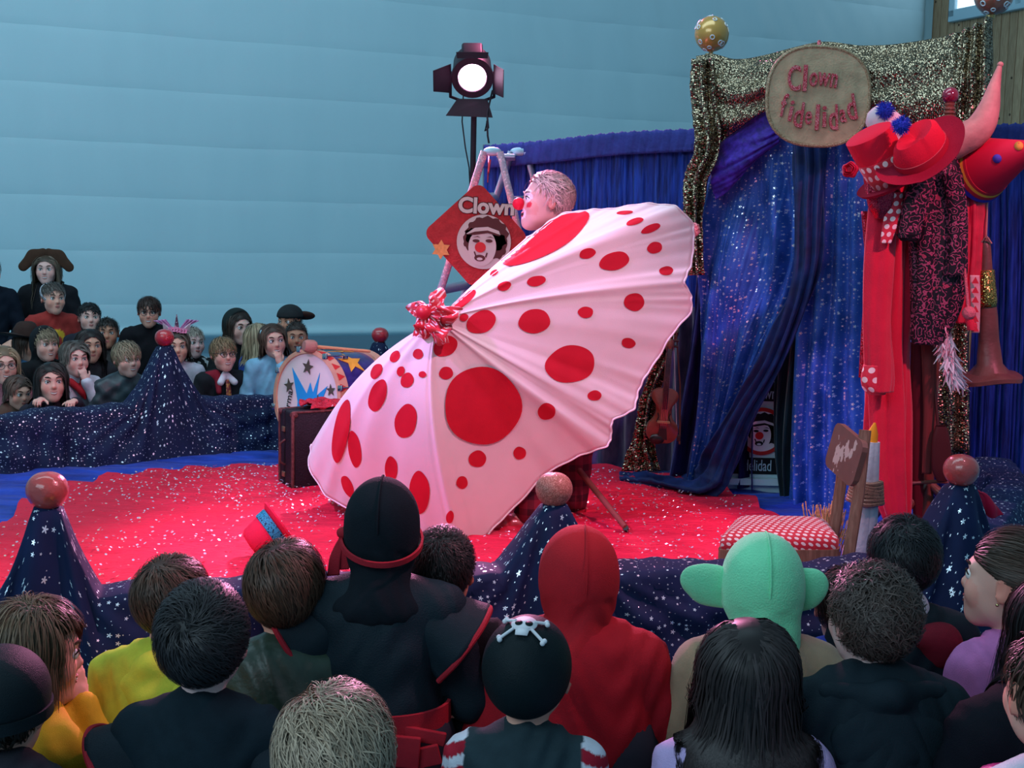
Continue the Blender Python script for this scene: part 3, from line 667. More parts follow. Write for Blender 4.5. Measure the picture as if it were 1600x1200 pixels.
def balls():
    for (px, py, y, r, lab), p in zip(BALLS, BP):
        cr = (.45, .06, .055) if y < 6 else (.42, .02, .03)
        if px == 866: mt = pattern('ball_glitter', [(.36, .10, .08), (.62, .26, .20), (.5, .16, .14)], 420, kind='glitter')
        else:
            nm = 'ball_%d' % px; mt = M(nm, cr, .28, bump=.35, bscale=45, coat=.6)
        b = MB(); b.lathe([(0, -r * .93), (r * .45, -r * .86), (r * .78, -r * .6), (r * .97, -r * .22), (r * 1.01, .05 * r), (r * .95, r * .4), (r * .72, r * .72), (r * .4, r * .88), (0, r * .93)], 32, Matrix.Translation(p), deform=lambda q, a: q * (1 + .012 * math.sin(3 * a + px)))
        o = b.build('ring_ball', mt); tag(o, lab, 'ball', 'balls on the ring posts'); o.data.set_sharp_from_angle(angle=3.1)
        s = o.modifiers.new('smooth', 'SUBSURF'); s.levels = 2; s.render_levels = 2
balls()
# floor cloths
def floor_cloths():
    net = [[(-2.9, 2.98, .006), (-1, 3.35, .006), (.4, 3.62, .006), (1.5, 4.0, .006), (2.0, 5.4, .006)], [(-3.6, 4.6, .006), (-1.5, 5, .006), (.3, 5.3, .006), (1.5, 5.6, .006), (2.2, 6.1, .006)], [(-3.9, 5.9, .006), (-1.8, 7.0, .006), (-.6, 7.65, .006), (1.2, 7.7, .006), (2.4, 6.9, .006)]]
    bl = velvet('crushed_blue_velvet', (.006, .022, .20), (.018, .07, .52), 9, .5, (.35, 1.3, 1), .9, .5, (.3, .4, 1, 1))
    o = surf('floor_cloth', net, 180, 200, bl, solid=0, vec=lambda U, V, P: np.stack([0 * U, 0 * U, .012 + .010 * (wob(P[..., 1] * 14 + 2 * np.sin(P[..., 0] * 2), 5, 5) + .5 * wob(P[..., 0] * 9 + P[..., 1] * 8, 6, 4))], -1))
    tag(o, 'crushed royal blue velvet cloth spread under the red cloth in the ring', 'floor cloth')
    # round red cloth with a frilled rim
    rim = [G(*p) for p in [(-60, 905), (-30, 860), (40, 800), (110, 770), (180, 756), (260, 746), (330, 742), (420, 737), (560, 733), (700, 732), (830, 735), (940, 742), (1050, 755), (1130, 775), (1185, 800), (1230, 840), (1260, 885), (1265, 930)]]
    c = G(640, 838); n = 320; R = crs(np.array([tuple(p) for p in rim] + [(.95, 3.82, 0), (.2, 3.62, 0), (-.6, 3.42, 0), (-1.2, 3.28, 0), (-1.75, 3.2, 0)] + [tuple(rim[0])]), n, 0); m = 64
    P = np.zeros((m, n, 3)); a = np.linspace(0, 1, n)
    for j in range(m):
        t = j / (m - 1); q = np.array(tuple(c)) + (R - np.array(tuple(c))) * (t * (1 + .012 * np.sin(a * 160) * t ** 6))[:, None]
        P[j] = q; x, y = q[:, 0], q[:, 1]
        P[j, :, 2] = .046 + .007 * (wob(y * 22 + 1.5 * np.sin(x * 3) + x * 2, 21, 5) + .6 * wob(x * 7 + y * 16, 22, 4)) + .008 * np.sin(a * 160) * t ** 8
    mt, tt = newmat('red_taffeta'); b = tt.b.inputs; b['Roughness'].default_value = .5; b['Specular IOR Level'].default_value = .15
    nz = tt.noise(tt.n('ShaderNodeMapping', Vector=tt.coord(), Scale=(1, 3, 1)).outputs[0], 5, 5); tt.link(tt.mix(nz, (.54, .013, .042), (.74, .022, .062)), 'Base Color'); tt.bump(tt.noise(tt.n('ShaderNodeMapping', Vector=tt.coord(), Scale=(.5, 3, 1)).outputs[0], 22, 4), .5, .02)
    o = mesh('floor_cloth', P.reshape(-1, 3), gridfaces(m, n), mt); tag(o, 'round red cloth with frilled edge covering the ring floor', 'floor cloth')
    # scattered confetti
    v = []; f = []; c_ = []; r = random.Random(4); Rm = R[:, :2]; c2 = np.array((c.x, c.y)); k = 0
    while k < 6800:
        i = r.randrange(n); t = r.random() ** .5 * .97; x, y = c2 + (Rm[i] - c2) * t
        pf = (x + 1.0) ** 2 / 1.2 + (y - 3.75) ** 2 / .35; dens = .22 + .95 * math.exp(-pf)
        if r.random() > dens: continue
        z = .060; s = r.uniform(.003, .0066); an = r.uniform(0, 6.3); tl = r.uniform(-.6, .6); tl2 = r.uniform(-.5, .5); q = len(v)
        for e in range(5): a_ = an + e * 1.2566; dx, dy = s * math.cos(a_), s * math.sin(a_); v.append((x + dx, y + dy, z + dx * tl + dy * tl2))
        f.append(tuple(range(q, q + 5))); g = r.choice([(.9, .9, .95), (.85, .7, .78), (.7, .8, .95), (.95, .75, .6)]); c_ += [g] * 5; k += 1
    o = mesh('confetti', v, f, M('foil_confetti', attr=True, rough=.25, metal=.6), smooth=False, col=np.array(c_)); tag(o, 'tiny silver confetti scattered over the red cloth', 'confetti', kind='stuff')
floor_cloths()
# ================================================================== BACKDROP AND ARCH
def YB(px): return 7.194 / (1 + .6 * (px - 800) / FPX)
def WB(px, py, off=0.0): return W(px, py, YB(px) - off)
def flo(px, off=0.0):
    p = WB(px, 600, off); p.z = .012; return p
BLUEV = velvet('blue_panne_velvet', (.004, .016, .13), (.014, .06, .42), 16, .5, (3, 3, .35), .7, .5, (.25, .4, 1, 1))
def backdrop():
    root = empty('backdrop_curtain', flo(1200), 'long royal blue velvet backdrop curtain on a rail behind the stage', 'curtain')
    xs = [756, 850, 960, 1085, 1250, 1400, 1540, 1650, 1760]; yt = [238, 230, 218, 212, 208, 205, 205, 202, 198]
    surf('curtain_cloth', [[WB(x, y) for x, y in zip(xs, yt)], [WB(x, 450) for x in xs], [flo(x) for x in xs]], 460, 18, BLUEV, root, disp=lambda U, V, P: .035 * (.4 + .6 * V) * (wob(U * 150, 4, 4) + .5 * wob(U * 330 + V, 5, 3)))
    hd = M('header_cotton', (.035, .05, .24), .8, bump=.4, bscale=60, var=.2, vscale=14)
    surf('header', [[WB(x, y - 3, .0) for x, y in zip(xs, yt)], [WB(x, y - 10, .05) for x, y in zip(xs, yt)], [WB(x, y + 8, .055) for x, y in zip(xs, yt)], [WB(x, y + 25, .05) for x, y in zip(xs, yt)]], 520, 12, hd, root, disp=lambda U, V, P: .006 * wob(U * 300 + 3 * V, 14, 4))
    MB().tube([WB(x, y + 2) for x, y in zip(xs, yt)], .018, 10).build('rail', M('rail_steel', (.3, .32, .35), .4, .8), root)
    for x in (760, 1755): MB().tube([flo(x, -.08), WB(x, 226, -.05)], .02, 10).build('upright', M('rail_steel'), root)
backdrop()
SATIN = star_velvet('star_satin', (.035, .11, .44), 60, .36, (.85, .9, 1.0), .42, .88, dark=(.012, .06, .27))
SATIN2 = star_velvet('star_satin_dark', (.012, .04, .20), 48, .24, (.8, .85, .98), .42, .62, dark=(.006, .02, .10))
SEQ = sequin('gold_sequins', (.20, .13, .07), (.55, .44, .30), 230, 1.1, .25)
def arch():
    Y = lambda px, o=.35: YB(px) - o
    A = lambda px, py, o=.35: W(px, py, Y(px, o))
    # poles
    gold = M('brass_pole', (.55, .38, .16), .35, .8)
    for px, pt, lab in ((1106, 84, 'tall thin pole carrying the left corner of the sequin arch'), (1546, 20, 'tall thin pole carrying the right corner of the sequin arch')):
        p = A(px, pt, .05 if px < 1200 else .12); o = MB().tube([(p.x, p.y, 0), p], .014, 10).lathe([(.10, 0), (.10, .012), (.02, .03), (.0, .031)], 24, Matrix.Translation((p.x, p.y, 0))).build('arch_pole', gold); tag(o, lab, 'pole', 'arch poles')
    # gold sequin swag over the top
    top = [(1088, 88), (1112, 84), (1150, 93), (1200, 84), (1280, 66), (1350, 71), (1420, 66), (1490, 53), (1520, 40), (1549, 26)]
    bot = [(1098, 236), (1118, 228), (1150, 205), (1200, 172), (1275, 165), (1345, 195), (1410, 232), (1475, 262), (1510, 275), (1546, 290)]
    net = [[A(x, y, .37) for x, y in top]] + [[A(a + (c - a) * t, b + (d - b) * t, .39 + .05 * math.sin(3.1 * t)) for (a, b), (c, d) in zip(top, bot)] for t in (.33, .66)] + [[A(x, y, .40) for x, y in bot]]
    root = empty('sequin_swag', (A(1106, 84).x, A(1106, 84).y, 0), 'gold sequin cloth swagged over the stage arch with hanging tails', 'drape')
    surf('swag', net, 200, 70, SEQ, root, disp=lambda U, V, P: .012 * (np.sin(V * 16 + 9 * (U - .5) ** 2 * 4 + 2.5 * np.abs(U - .5)) + .5 * wob(U * 20 + V * 6, 31, 4)) * (.3 + V) + .022 * np.clip((U - .72) * 4, 0, 1) * np.sin(U * 95 + V * 2))
    def tail(rows, nu, sd, off):
        surf('tail', [[A(a + (b - a) * t, y, off + .03 * math.sin(3.14 * t)) for t in (0, .33, .66, 1)] for a, b, y in rows], nu, 60, SEQ, root, disp=lambda U, V, P: .022 * np.sin(U * 17 + sd + 3 * wob(V * 4, sd, 3)) + .006 * wob(V * 40, sd + 1, 3))
    tail([(1084, 1118, 92), (1084, 1126, 170), (1080, 1122, 240), (1067, 1104, 290), (1070, 1094, 350), (1078, 1096, 430)], 40, 2, .43)
    tail([(1046, 1068, 470), (1034, 1056, 530), (1002, 1026, 620), (986, 1022, 690), (976, 1032, 736)], 40, 5, .46)
    tail([(1490, 1549, 52), (1486, 1547, 150), (1480, 1540, 250), (1468, 1524, 380), (1460, 1516, 540), (1458, 1516, 710)], 60, 9, .30)
    # purple velvet swag below it
    pv = velvet('purple_velvet', (.025, .008, .16), (.07, .025, .42), 30, .5, (1, 1, 1), .5, .55, (.5, .3, 1, 1))
    o = surf('velvet_swag', [[A(1106, 210, .34), A(1150, 185, .34), A(1190, 165, .34), A(1212, 155, .34)], [A(1111, 270, .40), A(1150, 240, .42), A(1192, 212, .41), A(1214, 195, .37)], [A(1113, 296, .40), A(1148, 268, .43), A(1188, 234, .42), A(1216, 212, .37)], [A(1118, 312, .39), A(1140, 297, .40), A(1180, 252, .4), A(1218, 222, .36)]], 60, 40, pv, disp=lambda U, V, P: .010 * wob(V * 9 - U * 4, 3, 4)); tag(o, 'purple crushed velvet swag under the gold sequins left of the oval sign', 'drape')
    # dark side drape behind the violin
    dk = velvet('plum_black_velvet', (.006, .006, .035), (.02, .02, .14), 12, .4, (2, 2, .4), .5, .6, (.4, .4, 1, 1))
    o = surf('side_drape', [[A(x, y, .18) for x, y in r] for r in ([(1088, 230), (1130, 230), (1180, 230), (1215, 225)], [(1088, 420), (1120, 420), (1160, 420), (1200, 420)], [(1070, 580), (1110, 580), (1150, 580), (1180, 580)], [(1040, 748), (1090, 752), (1140, 758), (1180, 765)])], 90, 40, dk, disp=lambda U, V, P: .03 * np.sin(U * 34 + 2 * V) * (.4 + V) + .008 * wob(V * 14 + U * 9, 5, 4)); tag(o, 'dark plum velvet drape hanging between the violin and starry curtain', 'drape')
    o = surf('side_drape', [[A(x, y, .10) for x, y in r] for r in ([(930, 480), (990, 480), (1050, 480), (1090, 480)], [(925, 620), (985, 620), (1045, 620), (1095, 620)], [(920, 742), (985, 745), (1045, 748), (1100, 752)])], 120, 40, velvet('grey_violet_velvet', (.02, .018, .06), (.09, .07, .14), 10, .3, (2, 2, .6), .5, .6), disp=lambda U, V, P: .03 * np.sin(U * 30 + V)); tag(o, 'grey violet drape low behind the giant umbrella and violin', 'drape')
    # star curtains of the entrance
    L = [[(1112, 232), (1160, 222), (1215, 215), (1278, 216)], [(1098, 330), (1150, 325), (1215, 315), (1276, 320)], [(1094, 420), (1140, 430), (1205, 420), (1268, 420)], [(1092, 540), (1130, 550), (1170, 540), (1212, 540)], [(1086, 660), (1115, 665), (1135, 660), (1158, 665)], [(1075, 752), (1095, 757), (1110, 762), (1118, 768)]]
    def dl(U, V, P):
        swag = .045 * np.sin(9 * V - 16 * (U - .35) ** 2 * 3 + 1.0) * np.exp(-((V - .32) / .24) ** 2)
        return swag + .028 * np.sin(U * 26 + 3 * V) * (V > .0) * np.clip(V * 2 - .5, 0.05, 1) + .006 * wob(U * 40 + V * 10, 2, 4)
    o = surf('star_curtain', [[A(x, y, .30) for x, y in r] for r in L], 130, 120, SATIN, disp=dl); tag(o, 'left starry blue satin curtain of the stage entrance with swagged folds', 'curtain', 'starry entrance curtains')
    Rr = [[(1262, 216), (1300, 216), (1345, 212), (1392, 212)], [(1256, 330), (1300, 330), (1350, 330), (1405, 330)], [(1246, 460), (1300, 460), (1355, 460), (1420, 460)], [(1238, 600), (1290, 600), (1355, 600), (1440, 600)], [(1232, 720), (1285, 720), (1360, 720), (1450, 720)], [(1230, 806), (1280, 812), (1360, 820), (1455, 826)]]
    o = surf('star_curtain', [[A(x, y, .32) for x, y in r] for r in Rr], 150, 100, SATIN, disp=lambda U, V, P: .032 * np.sin(U * 38 + 2.4 * np.sin(V * 3)) * (.35 + .8 * V) + .02 * np.sin(11 * V + 14 * U) * np.exp(-((U - .75) / .3) ** 2)); tag(o, 'right starry blue satin curtain of the stage entrance beside the coat stand', 'curtain', 'starry entrance curtains')
    # sash pulled across the opening and trailing on the floor
    nv = velvet('navy_sash', (.004, .012, .06), (.008, .03, .14), 12, .4, (1, 1, 1), .3, .55, (.3, .4, 1, 1))
    def gl(px, py, up=.02): p = G(px, py, up); return p
    rows = [[A(1236, 205, .36), A(1262, 205, .38), A(1292, 205, .36)], [A(1238, 300, .40), A(1262, 302, .43), A(1288, 300, .40)], [A(1240, 420, .44), A(1262, 422, .47), A(1282, 420, .44)], [A(1196, 540, .46), A(1214, 545, .49), A(1230, 550, .46)], [A(1150, 625, .47), A(1168, 634, .50), A(1184, 644, .47)], [A(1104, 700, .48), A(1126, 716, .52), A(1148, 732, .48)], [gl(1075, 742, .05), gl(1090, 758, .09), gl(1112, 776, .03)], [gl(1010, 735, .04), gl(1012, 750, .07), gl(1018, 764, .03)], [gl(968, 738, .03), gl(968, 748, .05), gl(972, 757, .03)]]
    o = surf('sash', rows, 40, 110, nv, disp=lambda U, V, P: .014 * np.sin(U * 20 + 4 * wob(V * 6, 3, 3)) + .008 * wob(V * 60 + U * 4, 4, 3) * np.clip(V * 4 - 2, 0, 1)); tag(o, 'navy sash pulled across the entrance and trailing over the red cloth', 'sash')
    tl = velvet('teal_black_velvet', (.003, .012, .022), (.006, .035, .05), 12, .3, (2, 2, .4), .4, .6)
    o = surf('inner_drape', [[A(x, y, .22) for x, y in r] for r in ([(1240, 330), (1262, 330), (1290, 330)], [(1212, 560), (1240, 560), (1275, 560)], [(1209, 700), (1228, 700), (1262, 700)], [(1220, 786), (1230, 787), (1262, 790)])], 60, 60, tl, disp=lambda U, V, P: .02 * np.sin(U * 22 + V)); tag(o, 'dark teal inner drape edging the stage entrance opening', 'drape')
    # poster board in the opening
    PYp = 6.33; c = W(1188, 672, PYp); R = Rx(90) ; s = PYp / FPX
    root = empty('poster_board', (c.x, c.y, 0), 'pale blue poster board with clown face seen through the stage entrance', 'poster')
    MB().box(c, (150 * s, .02, 215 * s), bev=.003).build('board', M('poster_paper', (.60, .82, .88), .6, var=.1, vscale=9), root)
    MB().box((c.x, c.y, (c.z - 107 * s) / 2), (.35, .04, c.z - 107 * s)).build('stand', M('poster_stand', (.03, .04, .05), .7), root)
    cc = W(1190, 674, PYp - .02)
    Rp = Matrix(((1, 0, 0), (0, 0, -1), (0, 1, 0)))
    clown_face(cc, Rp, 38 * s, root, ring=(.55, .03, .03), white=(.74, .86, .9), black=(.01, .015, .02)); MB().box(W(1184, 728, PYp - .014), (110 * s, .006, 26 * s)).build('title_band', M('poster_black', (.01, .015, .02), .6), root, smooth=False); MB().box(W(1190, 612, PYp - .014), (110 * s, .006, 30 * s)).build('title_band', M('poster_black'), root, smooth=False); MB().box(W(1186, 752, PYp - .03), (120 * s, .05, 10 * s)).build('ledge', M('poster_ledge', (.6, .75, .8), .6), root, smooth=False)
    text('lettering', 'fidelidad', 19 * s, W(1180, 727, PYp - .02), Rp, M('poster_title', (.45, .68, .78), .6), root, ext=.003, squeeze=.60)
    text('lettering', 'Clown', 20 * s, W(1192, 614, PYp - .02), Rp, M('poster_title'), root, ext=.003, squeeze=.60)
    text('lettering', 'von und mit Clown fidelidad', 8 * s, W(1186, 749, 6.3), Rp, M('poster_black'), root, ext=.002) if False else None
def text(name, st, size, c, R, mat, parent, ext=.006, squeeze=1.0, bold=.0, rot=0):
    cu = bpy.data.curves.new('t', 'FONT'); cu.body = st; cu.size = size * 1.35; cu.align_x = 'CENTER'; cu.align_y = 'CENTER'; cu.extrude = ext; cu.offset = bold; cu.resolution_u = 4
    o = bpy.data.objects.new('t', cu); COL.objects.link(o); bpy.context.view_layer.update()
    me = bpy.data.meshes.new_from_object(o.evaluated_get(bpy.context.evaluated_depsgraph_get())); bpy.data.objects.remove(o)
    v = np.array([tuple(q.co) for q in me.vertices]); f = [tuple(p.vertices) for p in me.polygons]; bpy.data.meshes.remove(me)
    v[:, :2] -= (v[:, :2].max(0) + v[:, :2].min(0)) / 2; v[:, 0] *= squeeze
    Q = np.array(R @ Rz(rot)); return mesh(name, v @ Q.T + np.array(tuple(c)), f, mat, parent, smooth=False)
def star_poly(n, r1, r2, rot=90): return [((r1 if k % 2 == 0 else r2) * math.cos(math.radians(rot) + math.pi * k / n), (r1 if k % 2 == 0 else r2) * math.sin(math.radians(rot) + math.pi * k / n)) for k in range(2 * n)]
def blob(cx, cy, rx, ry, n=24, wv=0, fr=7, rot=0):
    a = [2 * math.pi * k / n for k in range(n)]; cr, sr = math.cos(rot), math.sin(rot)
    return [(cx + (rx * math.cos(t) * cr - ry * math.sin(t) * sr) * (1 + wv * math.sin(fr * t)), cy + (rx * math.cos(t) * sr + ry * math.sin(t) * cr) * (1 + wv * math.sin(fr * t))) for t in a]
def clown_face(c, R, r, parent, ring, white, black, disc=None):
    """emblem: round badge with a curly-haired clown face under a small cap"""
    n = R @ Vector((0, 0, 1)); L = lambda k: Vector(c) + n * (.0015 * k)
    def pr(nm, polys, col, k):
        b = MB()
        for p in polys: b.prism([(x * r, y * r) for x, y in p], R, L(k), .002)
        b.build(nm, M('emblem_%.2f_%.2f_%.2f' % col, col, .6), parent, smooth=False)
    if ring: pr('badge_ring', [blob(0, 0, 1.0, 1.0, 40)], ring, 1)
    pr('badge_disc', [blob(0, 0, .84, .84, 40)], disc or white, 2)
    pr('hair_print', [blob(.08, .22, .66, .56, 48, .06, 13), blob(.42, -.1, .3, .4, 30, .08, 9), blob(-.4, .05, .24, .34, 30, .08, 9)], black, 3)
    pr('face_print', [blob(-.04, -.18, .43, .56, 36, .01, 3)], white, 4)
    pr('cap_print', [[(-.56, .22), (-.3, .42), (.1, .47), (.45, .36), (.5, .24), (.1, .3), (-.3, .22)]], white, 5)
    pr('feature_print', [[(-.55, .2), (-.3, .3), (.1, .36), (.48, .25), (.48, .2), (.1, .28), (-.3, .2)], blob(-.24, .02, .11, .05), blob(.16, .04, .11, .05), [(-.36, .12), (-.2, .17), (-.1, .13), (-.2, .14)], [(.06, .14), (.2, .18), (.32, .12), (.2, .15)], blob(-.1, -.5, .17, .1), [(-.3, -.32), (-.26, -.3), (-.2, -.45), (-.24, -.46)], [(.1, -.32), (.14, -.34), (.1, -.48), (.06, -.46)]], black, 6)
    pr('nose_print', [blob(-.1, -.17, .17, .16)], (.6, .03, .03), 7); pr('tongue_print', [blob(-.1, -.53, .09, .045)], white, 7)
arch()
def oval_sign():
    Y = YB(1278) - .62; s = Y / FPX; c = W(1278, 151, Y); R = Matrix(((1, 0, 0), (0, 0, -1), (0, 1, 0))) @ Rz(-1.2)
    root = empty('oval_sign', c, 'oval cork-coloured sign with red glitter lettering Clown fidelidad on the arch', 'sign')
    N = 72; sup = []
    for k in range(N):
        t = 2 * math.pi * k / N; e = 2 / 2.5; sup.append((78 * s * abs(math.cos(t)) ** e * (1 if math.cos(t) > 0 else -1), 74 * s * abs(math.sin(t)) ** e * (1 if math.sin(t) > 0 else -1)))
    MB().prism(sup, R, c, .02).build('board', M('cork_board', (.52, .39, .24), .8, bump=.3, bscale=120, var=.22, vscale=16), root, smooth=False)
    MB().tube([c + R @ Vector((x, y, .006)) for x, y in sup + sup[:1]], .009, 8, cap=False).build('rim', pattern('rope_rim', [(.28, .18, .09), (.55, .42, .25), (.4, .3, .18)], 300, kind='glitter'), root)
    g = pattern('red_glitter', [(.48, .008, .03), (.75, .05, .10), (.9, .5, .5)], 500, kind='glitter')
    for ch, x, y, rot, sz in (('C', 1241, 122, 3, 32), ('l', 1258, 122, 0, 34), ('o', 1271, 124, -2, 25), ('w', 1287, 124, -5, 25), ('n', 1303, 126, -6, 26), ('f', 1225, 164, -8, 30), ('i', 1236, 173, -7, 28), ('d', 1248, 179, -4, 33), ('e', 1263, 184, -3, 24), ('l', 1277, 183, 0, 33), ('i', 1288, 182, 2, 29), ('d', 1302, 183, 5, 33), ('a', 1317, 181, 10, 24), ('d', 1330, 167, 14, 34)):
        text('letter', ch, sz * 1.22 * s, W(x, y, Y - .018), R, g, root, ext=.006, squeeze=.58 if ch not in 'li' else .9, bold=.0015, rot=rot)
    MB().tube([c + Vector((0, .012, .2)), c + Vector((0, .03, .24))], .008, 8).build('hook', g, root)
oval_sign()
def balloons():
    for px, py, rp, col, lab, off in ((1112, 53, 26, (.62, .33, .07), 'gold spotted ball on top of the left arch pole', .05), (1553, -8, 29, (.42, .14, .09), 'copper red ball on top of the right arch pole', .12)):
        Y = YB(px) - off; r = rp * Y / FPX; c = W(px, py, Y); root = empty('pole_ball', c, lab, 'ball', 'balls on the arch poles')
        b = MB(); b.ell(c, (r, r, r * 1.03), n=40, m=24); ball = b.build('ball', M('ball_%d' % px, col, .25, .25, coat=.6), root)
        rnd = random.Random(3)
        MB().tube([c - Vector((0, 0, r * 1.22)), c - Vector((0, 0, r * .98))], [.008, .013], 10).build('stem', M('brass_pole'), root)
        for k in range(26):
            d = Vector((rnd.gauss(0, 1), rnd.gauss(0, 1), rnd.gauss(0, 1))).normalized(); Q = d.to_track_quat('Z', 'Y').to_matrix(); q = rnd.uniform(.1, .17) * r; p = c + Vector((d.x * r, d.y * r, d.z * r * 1.03))
            MB().tube([p + Q @ Vector((q * math.cos(t), q * math.sin(t), -q * q / r * .5 + .001)) for t in np.linspace(0, 6.2832, 15)], .0028, 6, cap=False).build('spot_ring', M('spot_pale', rnd.choice([(.75, .8, .85), (.55, .25, .2), (.3, .55, .6)]), .3), root)
balloons()
# ================================================================== THE GIANT UMBRELLA
def umbrella():
    RIM = [(822, 374, 5.50), (792, 470, 5.95), (700, 600, 6.05), (570, 700, 5.95), (486, 694, 5.65), (482, 728, 5.58), (508, 775, 5.45), (560, 803, 5.35), (640, 834, 5.2), (700, 846, 5.12), (718, 853, 5.10), (750, 849, 5.14), (790, 806, 5.2), (850, 742, 5.27), (905, 711, 5.3), (950, 698, 5.32), (955, 678, 5.33), (957, 656, 5.31), (992, 640, 5.38), (996, 612, 5.40), (1012, 583, 5.42), (1045, 530, 5.46), (1080, 486, 5.52), (1081, 464, 5.52), (1069, 442, 5.48), (1079, 416, 5.52), (1085, 372, 5.54), (1082, 347, 5.52), (1055, 321, 5.48), (1016, 318, 5.47), (960, 325, 5.45), (925, 329, 5.44), (885, 331, 5.44), (850, 352, 5.46)]
    T = W(684, 500, 4.95); R = [W(*p) for p in RIM]; C = W(790, 560, 5.5); ax = (T - C).normalized(); n = 380; m = 56
    Rn = np.array([tuple(p) for p in R + R[:1]]); tt = np.linspace(0, len(R), n + 1); L = np.stack([np.interp(tt, np.arange(len(R) + 1), Rn[:, i]) for i in range(3)], 1)[:-1]; L = (np.roll(L, 1, 0) + L * 2 + np.roll(L, -1, 0)) / 4
    ribs = [0, 4.5, 7, 10.2, 14.9, 17.1, 23.9, 27.5, 31, 2.2]; ri = [r / len(R) * n for r in ribs]
    P = np.zeros((m, n, 3)); k = np.arange(n); cre = np.zeros(n)
    for r in ri: dd = np.abs(k - r); dd = np.minimum(dd, n - dd); cre = np.maximum(cre, np.exp(-(dd / 4.0) ** 2))
    Tn = np.array(tuple(T)); an = np.array(tuple(ax)); D = L - Tn; ln = np.linalg.norm(D, axis=1)
    BU = np.interp(k / n * len(R), [0, 3, 6, 9, 12, 15, 20, 26, 30, 34], [.02, .08, .17, .16, .11, .09, .08, .07, .05, .02])
    for j in range(m):
        t = j / (m - 1); bl = (BU * math.sin(math.pi * t ** .85) * ln + .006 * cre * t ** .5 * (1 - .3 * t) + .006 * np.sin(k * .35) * t ** 2 + .004 * np.sin(k * .9 + 5 * t) * t ** 6 - .008 * (1 - cre) * math.sin(3.14 * t))
        P[j] = Tn + D * t + an * bl[:, None]
    root = empty('giant_umbrella', (C.x, C.y + .1, 0), 'giant white umbrella with red polka dots held open before the clown', 'umbrella')
    fab = M('umbrella_cotton', (.80, .74, .74), .75, bump=.12, bscale=300, var=.04, vscale=5)
    V = P.reshape(-1, 3); F = gridfaces(m, n, True); can = mesh('canopy', V, F, fab, root, solid=.0015)
    MB().tube([tuple(p) for p in np.concatenate([P[-1], P[-1][:1]])], .0045, 6, cap=False).build('hem', fab, can)
    for r in ri:
        c = int(r) % n; MB().tube([tuple(P[j, c] - an * (.014 if j < m - 4 else .004)) for j in range(0, m - 8, 6)], .005, 6).build('rib', M('rib_steel', (.25, .25, .27), .4, .7), root)
    MB().tube([T, T - ax * .5, T - ax * 1.0], .014, 10).build('shaft', M('shaft_wood', (.22, .11, .05), .5), root)
    bvh = BVHTree.FromPolygons([Vector(p) for p in V], F); red = M('umbrella_red', (.56, .015, .035), .75, bump=.12, bscale=300, var=.08, vscale=9)
    DOTS = [(754, 634, 60, 61, -25), (891, 569, 39, 29, -10), (752, 503, 24, 17, -25), (835, 502, 25, 19, -8), (696, 541, 20, 15, -30), (915, 488, 12, 9, 0), (991, 472, 16, 14, 0), (982, 536, 11, 8, 10), (960, 408, 24, 14, -15), (1023, 387, 12, 9, -15), (1041, 423, 11, 7, -5), (918, 396, 13, 8, -15), (838, 439, 15, 8, -12), (788, 447, 11, 7, -20), (697, 583, 11, 10, -10), (929, 618, 11, 8, -5), (854, 643, 14, 13, -20), (812, 708, 10, 10, 0), (746, 717, 14, 13, -20), (722, 754, 9, 10, 0), (655, 770, 16, 34, 0), (611, 733, 10, 20, 0), (703, 808, 6, 10, 10), (634, 658, 17, 27, 12), (590, 618, 13, 26, 18), (636, 594, 10, 12, 20), (626, 580, 6, 8, 20), (554, 702, 10, 29, -8), (533, 674, 12, 50, 10), (543, 760, 8, 18, -22), (588, 580, 8, 13, 30), (653, 553, 8, 8, 0), (617, 557, 7, 10, 35), (725, 496, 7, 6, -20), (852, 372, 78, 24, -29), (724, 469, 24, 8, -38), (726, 438, 14, 6, -38), (772, 426, 7, 4, -30), (992, 346, 14, 5, -17), (1017, 357, 16, 6, -22), (976, 332, 13, 3, -5), (656, 838, 6, 12, 5), (660, 585, 6, 5, 0), (600, 650, 0, 0, 0)]
    for cx, cy, rx, ry, rot in DOTS:
        if not rx: continue
        co, si = math.cos(math.radians(rot)), math.sin(math.radians(rot)); vs = []; rings, seg = (9, 44) if rx > 30 else (5, 30); oo = .009 if max(rx, ry) > 40 else .004
        def hit(fr, a):
            wv = 1 + .02 * math.sin(3 * a + cx) + .015 * math.sin(5 * a + cy)
            for q in (1, .92, .84, .76, .66, .5, .3, .1):
                x = rx * fr * q * wv * math.cos(a); y = ry * fr * q * wv * math.sin(a); d = ray(cx + x * co - y * si, cy + x * si + y * co).normalized(); h = bvh.ray_cast(EYE, d)
                if h[0] is not None and h[3] < 6.2: return h[0] - d * oo
            return None
        c0 = hit(0, 0)
        if c0 is None: continue
        vs = [c0]
        for i in range(1, rings + 1):
            for s in range(seg): vs.append(hit(i / rings, 2 * math.pi * s / seg) or c0)
        fs = [(0, 1 + (s + 1) % seg, 1 + s) for s in range(seg)] + [(1 + i * seg + s, 1 + i * seg + (s + 1) % seg, 1 + (i + 1) * seg + (s + 1) % seg, 1 + (i + 1) * seg + s) for i in range(rings - 1) for s in range(seg)]
        mesh('dot', vs, fs, red, can)
    # dotted rosette on the tip
    Q = ax.to_track_quat('Z', 'Y').to_matrix().to_4x4(); Q.translation = T + ax * .01
    def fr(p, a): return Vector((p.x * (1 + .25 * math.sin(5 * a) + .12 * math.sin(11 * a + p.z * 90)), p.y * (1 + .25 * math.sin(5 * a + .4) + .1 * math.sin(13 * a)), p.z + .025 * math.sin(7 * a + 60 * p.z) * min(1, Vector((p.x, p.y)).length / .05)))
